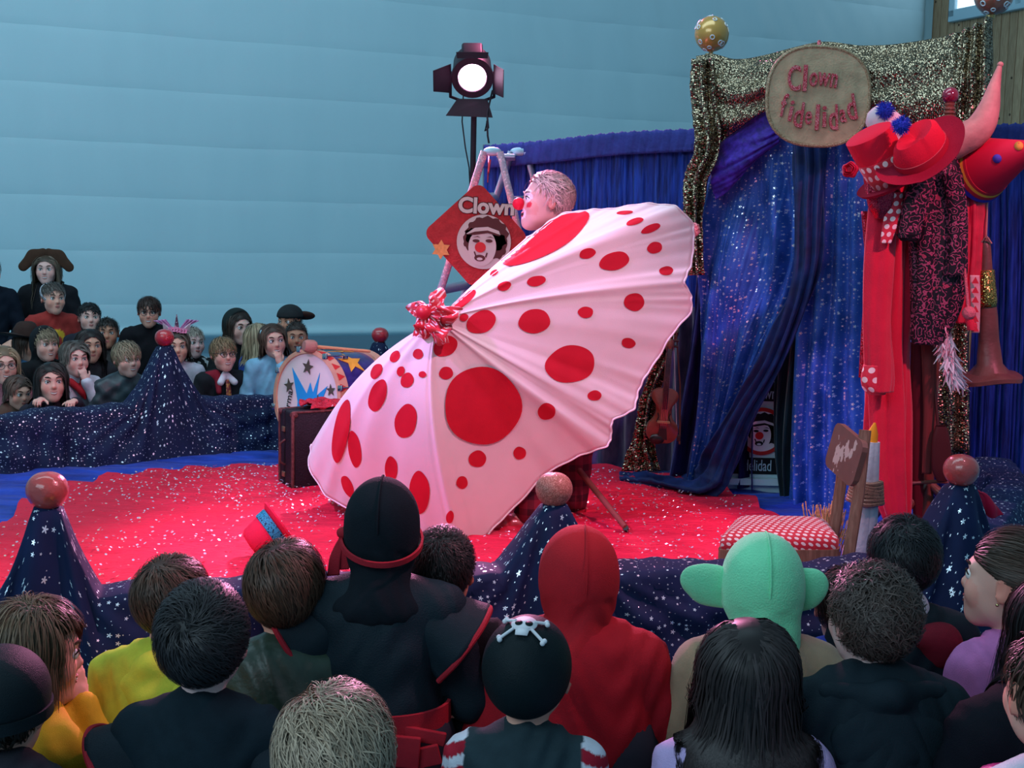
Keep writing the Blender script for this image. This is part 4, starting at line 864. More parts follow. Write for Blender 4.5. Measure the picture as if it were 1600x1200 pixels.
    b = MB(); b.lathe([(.006, .05), (.02, .045), (.045, .035), (.07, .04), (.095, .018), (.085, .0), (.05, -.012)], 90, Q, fr); b.lathe([(.006, .07), (.03, .06), (.05, .075), (.066, .05), (.04, .03)], 90, Q, fr)
    n0 = len(b.v); u = [(math.atan2(*(Q.inverted() @ Vector(p)).yx) * .06, (Q.inverted() @ Vector(p)).xy.length + (Q.inverted() @ Vector(p)).z) for p in b.v]
    mesh('rosette', b.v, b.f, polka('polka_small', (.58, .015, .035), (.85, .75, .75), 48, .26), root, uv=u)
    MB().ell(T + ax * .075 + Vector((-.02, 0, .01)), .03, n=20, m=14).build('knob', M('knob_red', (.5, .01, .03), .35), root)
umbrella()
# ================================================================== STAGE PROPS
def garment(name, rows, mat, parent, Y, depth=.5, nf=6, amp=.12, nu=72, nv=44, seed=0, tw=1.5, solid=.003, cap=False):
    """closed hanging cloth. rows: (px left, px right, py[, dY])"""
    A = np.array([(r[0], r[1], r[2], r[3] if len(r) > 3 else 0) for r in rows], float); A = crs(A, nv, 0); P = np.zeros((nv, nu, 3)); th = np.linspace(0, 2 * np.pi, nu)
    for j, (a, b, y, dy) in enumerate(A):
        c = W((a + b) / 2, y, Y + dy); rx = (b - a) / 2 / S(Y + dy); v = j / (nv - 1); k = 1 + amp * (np.sin(nf * th + seed + tw * math.sin(3 * v + seed)) + .4 * np.sin((nf * 2 + 1) * th + 2 * seed + 4 * v))
        k = k / (1 + amp * .6); P[j, :, 0] = c.x + rx * np.cos(th) * np.minimum(k, 1.05); P[j, :, 1] = c.y + rx * depth * np.sin(th) * k; P[j, :, 2] = c.z
    lu = np.cumsum(np.r_[0, np.linalg.norm(np.diff(P, axis=1), axis=2).mean(0)]); lv = np.cumsum(np.r_[0, np.linalg.norm(np.diff(P, axis=0), axis=2).mean(1)])
    F = gridfaces(nv, nu)
    if cap: F += [tuple(range(nu)), tuple(range((nv - 1) * nu, nv * nu))]
    return mesh(name, P.reshape(-1, 3), F, mat, parent, uv=np.stack(np.broadcast_arrays(lu[None], lv[:, None]), -1).reshape(-1, 2), solid=solid)
def basis(z, x=None):
    z = Vector(z).normalized(); x = Vector(x) if x is not None else z.orthogonal(); x = (x - z * x.dot(z)).normalized(); return Matrix((x, z.cross(x), z)).transposed()
def spotlight():
    Y = 7.35; s = Y / FPX; c = W(738, 120, Y); root = empty('stage_spotlight', (c.x, c.y, 0), 'glowing pink stage spotlight with black barn doors on a stand', 'spotlight')
    blk = M('lamp_black', (.022, .014, .02), .5); d = (Vector((-.12, 4.4, .6)) - c).normalized(); B = basis(d, (1, 0, 0)); 
    if B[2][1] < 0: pass
    X = B @ Vector((1, 0, 0)); U = X.cross(d) * -1
    if U.z < 0: U = -U
    M4 = B.to_4x4(); M4.translation = c
    b = MB(); b.lathe([(.0, -.24), (.085, -.235), (.108, -.2), (.112, -.02), (.118, -.015), (.118, .02), (.082, .022), (.080, -.03)], 36, M4); b.build('housing', blk, root)
    MB().box(c - d * .12 + U * .105, (.12, .045, .17), Matrix((X, U, d)).transposed(), bev=.015).build('top_housing', blk, root)
    lens = MB(); lens.lathe([(0, -.006), (.05, -.01), (.079, -.02)], 32, M4); lo = lens.build('lens', M('lens_glow', (1, .62, .9), emit=26, rough=.3), root)
    MB().lathe([(.079, -.02), (.079, .016), (.086, .018), (.088, -.02)], 32, M4).build('lens_rim', M('lens_rim', (.30, .04, .16), .4), root)
    def door(nm, pts, th=.004):
        v = [Vector(p) for p in pts]; nn = (v[1] - v[0]).cross(v[2] - v[0]).normalized() * th
        MB().add(v + [p + nn for p in v], [(3, 2, 1, 0), (4, 5, 6, 7), (0, 1, 5, 4), (1, 2, 6, 5), (2, 3, 7, 6), (3, 0, 4, 7)]).build(nm, blk, root, smooth=False)
    L = lambda x, u, f: c + X * x * (1 if X.x > 0 else -1) + U * u + d * f
    door('barn_door', [L(-.118, .085, .03), L(-.118, -.085, .03), L(-.215, -.045, .11), L(-.215, .075, .11)])
    door('barn_door', [L(.118, -.085, .03), L(.118, .085, .03), L(.170, .09, .13), L(.170, -.07, .13)])
    door('barn_door', [L(-.085, -.118, .03), L(.085, -.118, .03), L(.115, -.20, .10), L(-.15, -.19, .10)])
    door('barn_door', [L(.085, .118, .03), L(-.085, .118, .03), L(-.09, .15, .02), L(.09, .15, .02)])
    MB().tube([L(-.125, 0, -.08), L(-.125, -.15, -.08), L(0, -.2, -.08), L(.125, -.15, -.08), L(.125, 0, -.08)], .010, 8).build('yoke', blk, root)
    foot = Vector((c.x + .01, c.y + .08, 0)); MB().tube([foot, (foot.x, foot.y, c.z - .17)], .017, 12).build('pole', blk, root)
    for a in (0, 120, 240): MB().tube([(foot.x, foot.y, .55), Vector((foot.x, foot.y, .01)) + Rz(a + 30) @ Vector((.5, 0, 0))], .012, 8).build('leg', blk, root)
    MB().tube([L(-.05, -.12, -.1), W(722, 190, Y + .05), W(727, 230, Y + .1), W(733, 262, Y + .12), W(736, 330, Y + .1), W(734, 400, Y + .1)], .004, 6).build('cable', blk, root)
    MB().tube([L(.115, -.10, -.05), W(761, 178, Y), W(763, 200, Y), W(758, 205, Y), W(761, 188, Y), W(762, 212, Y), W(764, 224, Y)], .0055, 6).build('safety_strap', blk, root)
    l = bpy.data.lights.new('spotlight_beam', 'SPOT'); l.energy = 900; l.color = (1, .32, .62); l.spot_size = math.radians(70); l.spot_blend = .7; l.shadow_soft_size = .07
    lo_ = bpy.data.objects.new('spotlight_beam', l); COL.objects.link(lo_); lo_.location = c + d * .03; aim(lo_, c + d * 3); lo_.parent = None
spotlight()
def ladder():
    Y = 6.95; root = empty('stepladder', G(745, 735), 'glittery stepladder standing open behind the hanging red clown sign', 'ladder')
    gl = pattern('ladder_glitter', [(.40, .38, .46), (.75, .7, .78), (.6, .35, .4)], 130, kind='glitter'); al = M('ladder_alu', (.35, .5, .58), .4, .6)
    def fl(px, Yf): p = W(px, 600, Yf); p.z = .0; return p
    tops = {}
    for i, (dx, dY) in enumerate(((0, -.16), (42, .16))):
        mt = gl if i == 0 else al
        a = W(757 + dx, 237, Y + dY); b = fl(600 + dx, Y + dY * 1.5); c = W(781 + dx, 237, Y + dY); d = fl(905 + dx, Y + dY * 1.5)
        MB().tube([b, a], [(.024, .014)] * 2, 10).build('rail', mt, root); MB().tube([d, c], [(.022, .014)] * 2, 10).build('rail', mt, root)
        MB().ell((a + c) / 2 - Vector((0, 0, .0)), (.05, .012, .024), n=16, m=10).build('hinge', al, root); tops[i] = (a, b, c, d)
    for k in range(1, 7):
        t = k / 7; p = tops[0][1].lerp(tops[0][0], t); q = tops[1][1].lerp(tops[1][0], t); MB().tube([p, q], [(.012, .03)] * 2, 8).build('tread', al, root)
    for k in (2, 4, 6):
        t = k / 7; p = tops[0][3].lerp(tops[0][2], t); q = tops[1][3].lerp(tops[1][2], t); MB().tube([p, q], .012, 8).build('rung', al, root)
    MB().box((tops[0][0] + tops[1][2]) / 2 + Vector((0, 0, -.03)), (.1, .30, .02), bev=.004).build('top_step', al, root)
ladder()
def diamond_sign():
    Y = 6.62; s = Y / FPX; c = W(744, 368, Y); R = Matrix(((1, 0, 0), (0, 0, -1), (0, 1, 0))) @ Rz(-2)
    root = empty('clown_sign', c, 'red diamond-shaped sign with clown face hanging from the ladder', 'sign')
    def rd(r, rc):    # rounded diamond outline in metres
        pts = []
        for k in range(4):
            a = math.pi / 2 * k; cx, cy = (r - rc * 1.41) * math.cos(a), (r - rc * 1.41) * math.sin(a)
            pts += [(cx + rc * math.cos(a + t), cy + rc * math.sin(a + t)) for t in np.linspace(-math.pi / 4, math.pi / 4, 9)]
        return pts
    board = MB().prism(rd(83 * s, 14 * s), R, c, .018).build('board', M('sign_red', (.42, .025, .025), .6, bump=.5, bscale=90, var=.15, vscale=30), root, smooth=False)
    n = R @ Vector((0, 0, 1)); f = c + n * .012
    P = lambda px, py: W(px, py, Y - .014)
    wh = M('sign_cream', (.60, .45, .38), .6); bk = M('sign_brown', (.09, .02, .02), .6)
    text('lettering', 'Clown', 24 * s, P(760, 322) + n * -.002, R, bk, root, ext=.002, squeeze=1.0, bold=.008)
    text('lettering', 'Clown', 24 * s, P(760, 322) + n * .004, R, wh, root, ext=.002, squeeze=1.0, bold=.004)
    clown_face(P(756, 378), R, 50 * s, root, None, (.60, .45, .38), (.10, .025, .022), disc=(.58, .43, .36))
    MB().prism(star_poly(6, 15.5 * s, 9 * s), R, P(689, 390), .006).build('star', M('sign_orange', (.72, .26, .08), .5, var=.15, vscale=60), root, smooth=False)
    MB().tube([W(762, 285, Y), W(763, 262, Y + .05), W(764, 240, Y + .3)], .003, 6).build('cord', M('cord_red', (.4, .02, .03), .7), root)
    MB().tube([W(763, 270, Y + .02), W(766, 250, Y + .1)], .005, 6).build('bow', M('cord_red'), root)
diamond_sign()
def drum():
    Y = 6.62; s = Y / FPX; c = W(481, 621, Y); r = 74 * s; d = (Vector((-.60, -.78, .06))).normalized(); B = basis(d, Vector((1, 0, 0))); X = B @ Vector((1, 0, 0)); U = X.cross(d) * -1
    if U.z < 0: U = -U
    if X.x < 0: X = -X
    F = Matrix((X, U, X.cross(U))).transposed()
    root = empty('bass_drum', (c.x, c.y + .1, 0), 'bass drum with star-painted white head and purple starry shell behind the suitcase', 'drum')
    M4 = B.to_4x4(); M4.translation = c; D = .40
    MB().lathe([(r * .97, -D), (r * .97, 0)], 56, M4).build('shell', M('drum_purple', (.035, .02, .16), .3, bump=.1, bscale=40, var=.3, vscale=20, coat=.5), root)
    MB().lathe([(0, .006), (r * .5, .006), (r * .93, .004)], 56, M4).build('drumhead', M('drumhead_white', (.66, .62, .58), .5, var=.06), root)
    MB().lathe([(r * .93, .002), (r * .94, .014), (r * 1.03, .012), (r * 1.035, -.05), (r * .98, -.052)], 56, M4).build('hoop', M('hoop_wood', (.55, .30, .19), .45, var=.15, vscale=9), root)
    MB().lathe([(r * .98, -D + .05), (r * 1.03, -D + .05), (r * 1.03, -D - .01), (0, -D - .012)], 56, M4).build('hoop', M('hoop_wood'), root)
    nrm = d
    def put(nm, poly, col, k=1): MB().prism([(x * s, y * s) for x, y in poly], F, c + nrm * (.007 + .0015 * k), .002).build(nm, M('drum_%.2f_%.2f_%.2f' % col, col, .5), root, smooth=False)
    # painted burst and stars on the head (outline in head plane, x right / y up)
    put('painted_burst', [(-46, -30), (-2, -44), (40, -36), (32, -20), (56, -8), (30, -12), (46, 20), (22, 4), (29, 40), (14, 8), (8, 24), (0, 6), (-34, 46), (-20, -8), (-22, -20), (-30, -24)], (.02, .30, .62))
    for x, y, q, rr in ((2, 48, 13, 80), (-40, 17, 12, 100), (54, 14, 10, 95), (26, -2, 8, 90), (4, -14, 7, 90)):
        MB().prism([(x * s + px, y * s + py) for px, py in star_poly(5, q * s, q * .4 * s, rr)], F, c + nrm * .0115, .002).build('painted_star', M('drum_olive', (.07, .07, .05), .5), root, smooth=False)
    t = text('lettering', 'firma', 13 * s, c + F @ Vector((-41 * s, -8 * s, .012)), F, M('drum_black', (.01, .01, .012), .5), root, ext=.001, squeeze=1.0, rot=78)
    # red triangles painted on the hoop, stars on the shell, lugs
    for k in range(26):
        a = 2 * math.pi * k / 26; o = X * math.cos(a) + U * math.sin(a); tn = -X * math.sin(a) + U * math.cos(a); p = c + o * r * 1.037 - d * .02
        MB().add([p - tn * .022 + d * .026, p + tn * .022 + d * .026, p - d * .026, p - tn * .012 + d * .018 - o * .006], [(0, 1, 2), (0, 3, 1), (1, 3, 2), (2, 3, 0)]).build('painted_triangle', M('hoop_red', (.5, .03, .03), .5), root, smooth=False)
    for a, q, z in ((52, 30, .17), (15, 27, .22), (95, 26, .25), (-20, 20, .2)):
        a = math.radians(a); o = X * math.cos(a) + U * math.sin(a); tn = -X * math.sin(a) + U * math.cos(a); Fs = Matrix((-d, tn, (-d).cross(tn))).transposed(); b = MB(); po = star_poly(5, q * .55 * s * 1.6, q * .22 * s * 1.6, 90)
        vv = [];
        for x, y in po + [(0, 0)]:
            aa = a + y / r; vv.append(c - d * (z + x) + (X * math.cos(aa) + U * math.sin(aa)) * (r * .985))
        b.add(vv, [(10, k, (k + 1) % 10) for k in range(10)]); b.build('painted_star', M('drum_gold', (.75, .36, .03), .45), root, smooth=False, solid=.003)
    for k in range(8):
        a = 2 * math.pi * (k + .3) / 8; o = X * math.cos(a) + U * math.sin(a); b = MB(); b.tube([c + o * r * 1.05 + d * .012, c + o * r * 1.06 - d * .12], .005, 8); b.box(c + o * r * 1.02 - d * .13, (.02, .02, .045), F, bev=.004); b.box(c + o * r * 1.045 + d * .012, (.03, .03, .012), F, bev=.003); b.build('tension_lug', M('chrome', (.65, .62, .65), .15, 1), root)
    for q in (-1, 1):
        p = c - d * .2 + X * q * .1 - U * r * .9; MB().tube([p, (p.x + q * .05, p.y, .0)], .012, 8).build('spur', M('chrome'), root)
    # mallet lying on top
    p = W(484, 541, Y - .02); q = W(578, 549, Y - .06 + .22)
    ml = empty('drum_mallet', p, 'wooden drum mallet with grey felt head lying on the bass drum', 'mallet')
    e = (q - p).normalized(); Bm = basis(e); m4 = Bm.to_4x4(); m4.translation = p
    MB().lathe([(0, -.035), (.026, -.033), (.034, -.015), (.034, .02), (.026, .034), (0, .036)], 24, m4).build('head', M('felt_taupe', (.36, .19, .15), .95, bump=.3, bscale=200), ml)
    MB().tube([p, q], [.010, .008], 10).build('handle', M('mallet_wood', (.60, .30, .15), .5), ml)
drum()
def suitcase():
    a = G(457, 776); hh = .405; w, dp = .34, .155
    fx = Vector((.985, .17, 0)); fy = Vector((-.62, .78, 0)).normalized()     # front goes right, side goes back left
    fy = Vector((-fx.y, fx.x, 0)); ang = math.degrees(math.atan2(fx.y, fx.x)) + 24; fx = Rz(ang) @ Vector((1, 0, 0)); fy = Rz(ang) @ Vector((0, 1, 0)); R = Matrix((fx, fy, Vector((0, 0, 1)))).transposed()
    c = a + fx * w / 2 + fy * dp / 2 + Vector((0, 0, hh / 2 + .002))
    root = empty('suitcase', (c.x, c.y, 0), 'old dark leather suitcase standing upright left of the umbrella', 'suitcase')
    lt = M('suitcase_leather', (.012, .010, .013), .5, bump=.4, bscale=120, var=.2, vscale=12)
    MB().box(c - fy * .03, (w, dp - .065, hh), R, bev=.012).build('body', lt, root); MB().box(c + fy * .05, (w, .05, hh), R, bev=.012).build('lid', lt, root)
    MB().box(c + fy * .0195, (w - .006, .008, hh - .006), R).build('seam', M('suitcase_seam', (.01, .008, .01), .8), root)
    tr = M('suitcase_trim', (.09, .035, .03), .55, bump=.3, bscale=200, var=.5, vscale=60)
    for y in (-dp / 2, dp / 2):
        for x in (-w / 2, w / 2): MB().box(c + R @ Vector((x * .988, y * .965, 0)), (.014, .014, hh + .003), R, bev=.004).build('edge_trim', tr, root)
        for z in (-hh / 2, hh / 2): MB().box(c + R @ Vector((0, y * .965, z * .99)), (w + .002, .013, .011), R, bev=.004).build('edge_trim', tr, root)
    for x in (-1, 1):
        for y in (-1, 1):
            for z in (-1, 1): MB().ell(c + R @ Vector((x * (w / 2 - .012), y * (dp / 2 - .012), z * (hh / 2 - .014))), (.02, .02, .018), R, 12, 8).build('corner_cap', tr, root)
    MB().tube([c + R @ Vector((-w / 2 - .004, .0, -.06)), c + R @ Vector((-w / 2 - .03, .0, -.045)), c + R @ Vector((-w / 2 - .03, .0, .045)), c + R @ Vector((-w / 2 - .004, .0, .06))], .006, 8).build('handle', tr, root)
    for z in (-.11, .11): MB().box(c + R @ Vector((-w / 2 - .003, .02, z)), (.008, .03, .025), R, bev=.002).build('latch', M('latch_brass', (.3, .22, .12), .4, .8), root)
    top = c + Vector((0, 0, hh / 2 + .012)) + fx * .07
    net = [[top + R @ Vector((-.15 + .3 * i / 5 + .02 * math.sin(j * 2.1 + i), -.085 + .17 * j / 4, .03 * abs(math.sin(i * 1.9 + j * 1.3)) * (1 if 0 < j < 4 else .2))) for i in range(6)] for j in range(5)]
    o = surf('bandana', net, 60, 60, pattern('bandana_red', [(.36, .015, .03), (.12, .008, .015), (.75, .55, .55)], 90), disp=lambda U, V, P: .012 * np.sin(U * 21 + V * 9) * np.sin(V * 17)); tag(o, 'crumpled red patterned bandana lying on the suitcase', 'bandana')
suitcase()
def red_hat():
    Y = 5.0; p = G(432, 862, .06); c = W(420, 833, p.y); s = p.y / FPX; ax = (W(396, 852, p.y) - W(447, 818, p.y) + Vector((0, -.05, 0))).normalized(); B = basis(ax); M4 = B.to_4x4(); M4.translation = c
    root = empty('small_hat', (c.x, c.y, 0), 'small red hat with turquoise band lying tipped on the red cloth', 'hat')
    f = M('felt_red', (.62, .015, .05), .85, bump=.2, bscale=300)
    MB().lathe([(0, 36 * s), (20 * s, 35 * s), (27 * s, 29 * s), (31 * s, 10 * s), (34 * s, -16 * s), (30 * s, -15 * s), (26 * s, 20 * s), (0, 28 * s)], 40, M4).build('crown', f, root)
    MB().lathe([(33.5 * s, -15 * s), (44 * s, -22 * s), (44 * s, -25 * s), (31 * s, -19 * s)], 40, M4).build('brim', f, root)
    MB().lathe([(33.2 * s, 2 * s), (34.8 * s, 1 * s), (36.5 * s, -15 * s), (34 * s, -15 * s)], 40, M4).build('hat_band', pattern('band_teal', [(.02, .25, .32), (.005, .03, .05), (.2, .55, .6)], 70), root)
red_hat()
def violin():
    Y = YB(1036) - .56; s = Y / FPX; c = W(1036, 650, Y); R = Matrix(((1, 0, 0), (0, 0, -1), (0, 1, 0))) @ Rz(-3); wd = M('violin_wood', (.20, .045, .022), .3, var=.3, vscale=18, coat=.6); bk = M('ebony', (.012, .009, .008), .35)
    root = empty('violin', c, 'reddish brown violin hanging by its neck against the drapes', 'violin')
    half = [(0, 44), (10, 44), (18, 40), (21, 33), (19, 25), (14, 19), (12, 10), (13, 2), (17, -6), (23, -13), (25, -24), (22, -34), (14, -41), (0, -43)]
    h = crs(np.array(half, float), 40, 0); poly = [(x * s, y * s) for x, y in h] + [(-x * s, y * s) for x, y in h[::-1][1:-1]]
    b = MB(); b.prism(poly, R, c, .035); b.build('body', wd, root, smooth=False)
    fw = c + R @ Vector((0, 0, .022)); nn = len(poly); b = MB(); b.add([fw + R @ Vector((x, y, -.003)) for x, y in poly] + [fw + R @ Vector((x * .55, y * .6, .008)) for x, y in poly] + [fw + R @ Vector((0, 0, .010))], [(k, (k + 1) % nn, nn + (k + 1) % nn, nn + k) for k in range(nn)] + [(2 * nn, nn + k, nn + (k + 1) % nn) for k in range(nn)]); b.build('top_plate', wd, root)
    MB().box(c + R @ Vector((0, 62 * s, .03)), (8 * s, 100 * s, .012), R, bev=.002).build('fingerboard', bk, root); MB().box(c + R @ Vector((0, 66 * s, .018)), (9 * s, 70 * s, .018), R, bev=.003).build('neck', wd, root)
    MB().ell(c + R @ Vector((0, 112 * s, .02)), (7 * s, 12 * s, .018), R, 14, 10).build('scroll', wd, root)
    MB().prism([(-5 * s, -14 * s), (5 * s, -14 * s), (8 * s, -36 * s), (-8 * s, -36 * s)], R, c + R @ Vector((0, 0, .036)), .008).build('tailpiece', bk, root, smooth=False); MB().ell(c + R @ Vector((-8 * s, -36 * s, .034)), (12 * s, 8 * s, .01), R, 14, 8).build('chin_rest', bk, root)
    MB().box(c + R @ Vector((0, -8 * s, .036)), (20 * s, 3 * s, .02), R).build('bridge', M('bridge_wood', (.45, .26, .13), .5), root)
    for q in (-1, 1): MB().tube([c + R @ Vector((q * 10 * s, 6 * s, .031)), c + R @ Vector((q * 8 * s, 0, .033)), c + R @ Vector((q * 11 * s, -8 * s, .031))], 1.0 * s, 6).build('sound_hole', bk, root)
    for q in (-1.5, -.5, .5, 1.5): MB().tube([c + R @ Vector((q * 1.6 * s, 108 * s, .04)), c + R @ Vector((q * 3 * s, -8 * s, .048)), c + R @ Vector((q * 2.5 * s, -18 * s, .042))], .0006, 4).build('string', M('chrome'), root)
    for q, y in ((-1, 108), (1, 112), (-1, 118), (1, 121)): MB().tube([c + R @ Vector((0, y * s, .02)), c + R @ Vector((q * 13 * s, y * s, .02))], [1.4 * s, 2.4 * s], 8).build('tuning_peg', bk, root)
    bo = empty('violin_bow', W(1060, 690, Y), 'thin violin bow hanging beside the violin', 'bow'); a = W(1056, 512, Y - .01); d = W(1062, 694, Y - .01)
    MB().tube([a, a.lerp(d, .5) + Vector((.012, 0, 0)), d], [.003, .004, .005], 8).build('stick', M('bow_wood', (.12, .04, .02), .4), bo); MB().tube([a + Vector((-.012, 0, -.01)), d + Vector((-.014, 0, .03))], .0018, 6).build('bow_hair', M('bow_hair', (.6, .6, .62), .5), bo); MB().box(d + Vector((-.006, 0, .03)), (.02, .01, .03), bev=.002).build('frog', M('ebony'), bo)
violin()
# ================================================================== COAT STAND AND ITS COSTUMES
CY = 5.2
def coat_stand():
    s = CY / FPX; g = W(1457, 600, CY); wd = M('stand_wood', (.16, .045, .03), .4, var=.3, vscale=10, coat=.3); P = lambda px, py, dy=0: W(px, py, CY + dy)
    root = empty('coat_stand', (g.x, g.y, 0), 'dark wooden coat stand with glass ball finial loaded with costumes', 'coat stand')
    zt = P(1458, 196).z; M4 = Matrix.Translation((g.x, g.y, 0))
    MB().lathe([(.03, 0), (.032, .3), (.026, .34), (.036, .38), (.026, .42), (.024, 1.0), (.032, 1.06), (.022, 1.1), (.020, zt - .02), (.028, zt)], 24, M4).build('pole', wd, root)
    b = MB(); pr = [(.022, zt)]
    for k in range(6): z = zt + k * .0155; pr += [(.028 - k * .0015, z + .003), (.028 - k * .0015, z + .009), (.016, z + .013)]
    b.lathe(pr, 24, M4); b.build('turned_finial', wd, root); zf = pr[-1][1]
    MB().ell((g.x, g.y, zf + .028), .033, n=24, m=16).build('glass_ball', M('ruby_glass', (.25, .005, .04), .08, .2, coat=1), root)
    for a in (20, 100, 190, 280): MB().tube([(g.x, g.y, zt - .22), Vector((g.x, g.y, zt - .16)) + Rz(a) @ Vector((.16, 0, 0)), Vector((g.x, g.y, zt - .08)) + Rz(a) @ Vector((.2, 0, 0))], [.014, .012, .015], 10).build('peg', wd, root)
    MB().tube([P(1462, 246, -.02), P(1512, 243, -.12)], .011, 10).ell(P(1516, 243, -.125), .016).build('peg', wd, root)
    for a in (45, 135, 225, 315): MB().tube([(g.x, g.y, .30), Vector((g.x, g.y, .20)) + Rz(a) @ Vector((.16, 0, 0)), Vector((g.x, g.y, .022)) + Rz(a) @ Vector((.30, 0, 0))], [.018, .018, .02], 10).build('leg', wd, root)
    MB().tube([P(1420, 755, -.1), P(1470, 752, -.1), P(1500, 756, -.1)], .008, 8).build('low_peg', wd, root)
coat_stand()
def costumes():
    P = lambda px, py, dy=0: W(px, py, CY + dy); s = CY / FPX
    red = M('coat_red', (.62, .012, .045), .8, bump=.25, bscale=240, var=.1, vscale=10, sheen=.3); redp = polka('polka_cuff', (.60, .012, .045), (.85, .7, .7), 26, .3)
    shiny = sequin('red_sequins', (.6, .01, .06), (.7, .06, .12), 300, .4, .35); pink = M('pink_satin', (.62, .02, .10), .35, var=.2, vscale=20)
    # long red coat
    r = empty('red_coat', P(1385, 830), 'long red clown coat with polka dot cuff hanging on the coat stand', 'coat')
    garment('coat_body', [(1378, 1420, 262), (1362, 1425, 300), (1360, 1428, 380), (1356, 1424, 470), (1352, 1420, 560), (1350, 1424, 640), (1352, 1424, 700), (1366, 1424, 770), (1386, 1422, 826)], red, r, CY - .14, .55, 5, .24, seed=2)
    garment('sleeve', [(1360, 1400, 300, -.02), (1352, 1398, 400, -.03), (1350, 1394, 500, -.03), (1352, 1398, 580, -.03), (1352, 1396, 612, -.03)], red, r, CY - .22, .7, 3, .12, seed=5)
    garment('cuff', [(1348, 1392, 570), (1344, 1388, 590), (1346, 1386, 604), (1356, 1384, 616)], redp, r, CY - .25, .7, 3, .06, nv=30, seed=1)
    garment('front_facing', [(1346, 1358, 330), (1352, 1364, 420), (1346, 1358, 520), (1342, 1352, 590)], shiny, r, CY - .16, .5, 2, .05, nv=40)
    # waistcoat below the spotted hat
    r = empty('red_vest', P(1370, 340), 'red glitter vest peeping out under the spotted top hat', 'vest')
    garment('vest_body', [(1350, 1400, 276), (1352, 1402, 300), (1356, 1398, 325), (1368, 1382, 342)], shiny, r, CY - .30, .5, 3, .06, nv=40)
    garment('dotted_scarf', [(1392, 1412, 300), (1382, 1404, 340), (1376, 1392, 380)], polka('polka_scarf', (.60, .012, .045), (.85, .7, .7), 34, .32), r, CY - .31, .4, 2, .1, nv=40)
    # brocade jacket
    bro = pattern('rose_brocade', [(.012, .008, .014), (.34, .06, .13), (.36, .04, .09)], 48, .5)
    r = empty('brocade_jacket', P(1452, 540), 'black and rose brocade jacket hanging on the coat stand', 'jacket')
    garment('jacket_body', [(1452, 1490, 236), (1432, 1500, 272), (1422, 1504, 320), (1422, 1508, 380), (1424, 1508, 430), (1424, 1500, 480), (1424, 1476, 530), (1428, 1468, 538)], bro, r, CY - .22, .5, 6, .16, seed=4)
    garment('sleeve', [(1424, 1462, 262), (1410, 1450, 310), (1404, 1440, 350), (1402, 1436, 372)], bro, r, CY - .32, .7, 3, .1, nv=50, seed=3)
    garment('cuff_lining', [(1401, 1437, 366), (1408, 1432, 376), (1412, 1426, 372)], M('black_velvet', (.008, .006, .01), .9), r, CY - .32, .7, 3, .05, nv=16)
    garment('sleeve', [(1470, 1502, 270), (1480, 1510, 330), (1478, 1510, 390), (1474, 1506, 430)], bro, r, CY - .28, .7, 3, .1, nv=50, seed=7)
    # red shiny gown and scarf on the right
    r = empty('red_gown', P(1515, 500), 'shiny red gown hanging right of the brocade jacket', 'gown')
    garment('gown_body', [(1498, 1545, 262), (1500, 1542, 320), (1500, 1536, 400), (1492, 1528, 470), (1488, 1522, 505)], M('gown_satin', (.58, .012, .05), .3, var=.25, vscale=16), r, CY - .1, .5, 8, .2, seed=8)
    r = empty('bunting_scarf', P(1520, 520), 'pink scarf with triangle print and pompon hanging low on the coat stand', 'scarf')
    garment('scarf_cloth', [(1516, 1530, 430), (1517, 1531, 470), (1518, 1530, 520)], M('scarf_pink', (.62, .30, .32), .7), r, CY - .26, .3, 2, .05, nv=30)
    for k in range(6): q = P(1524, 438 + 15 * k, -.285); MB().add([q + Vector((-.014, 0, -.012)), q + Vector((.014, 0, -.012)), q + Vector((0, 0, .014)), q + Vector((0, .004, -.004))], [(0, 1, 2), (0, 3, 1), (1, 3, 2), (2, 3, 0)]).build('triangle', M('scarf_red', (.5, .02, .04), .7), r, smooth=False)
    MB().tube([P(1507, 420, -.27), P(1511, 460, -.28), P(1513, 485, -.28)], .006, 6).ell(P(1514, 489, -.28), .026).build('pompon', M('pompon_pink', (.62, .14, .18), .9, bump=.8, bscale=90), r)
    garment('tassel', [(1508, 1520, 495), (1510, 1526, 508), (1512, 1524, 516)], red, r, CY - .28, .5, 3, .2, nv=20)
    # dark red legs of a hanging costume
    r = empty('dark_breeches', P(1440, 700), 'dark red breeches hanging down the middle of the coat stand', 'breeches')
    garment('leg', [(1424, 1448, 535), (1422, 1446, 640), (1424, 1442, 760), (1428, 1440, 822)], M('dark_red_cloth', (.10, .008, .015), .85), r, CY - .09, .5, 3, .12, nv=60)
    garment('leg', [(1440, 1462, 535), (1442, 1462, 640), (1440, 1456, 740)], M('dark_red_cloth2', (.16, .03, .03), .8), r, CY - .12, .5, 3, .12, nv=60)
    r = empty('leather_bag', P(1472, 720), 'dark leather bag hanging low behind the right ring post', 'bag')
    garment('bag_body', [(1462, 1478, 665), (1456, 1484, 690), (1456, 1486, 730), (1464, 1480, 752)], M('bag_leather', (.06, .012, .014), .5), r, CY - .16, .45, 2, .05, nv=40, cap=True); MB().tube([P(1466, 668, -.16), P(1460, 600, -.12), P(1462, 540, -.08)], .006, 6).build('strap', M('bag_leather'), r)
    # feathers
    r = empty('feather_boa', P(1480, 600), 'pale pink and white feather boa hanging from the coat stand', 'boa'); rnd = random.Random(5); b = MB()
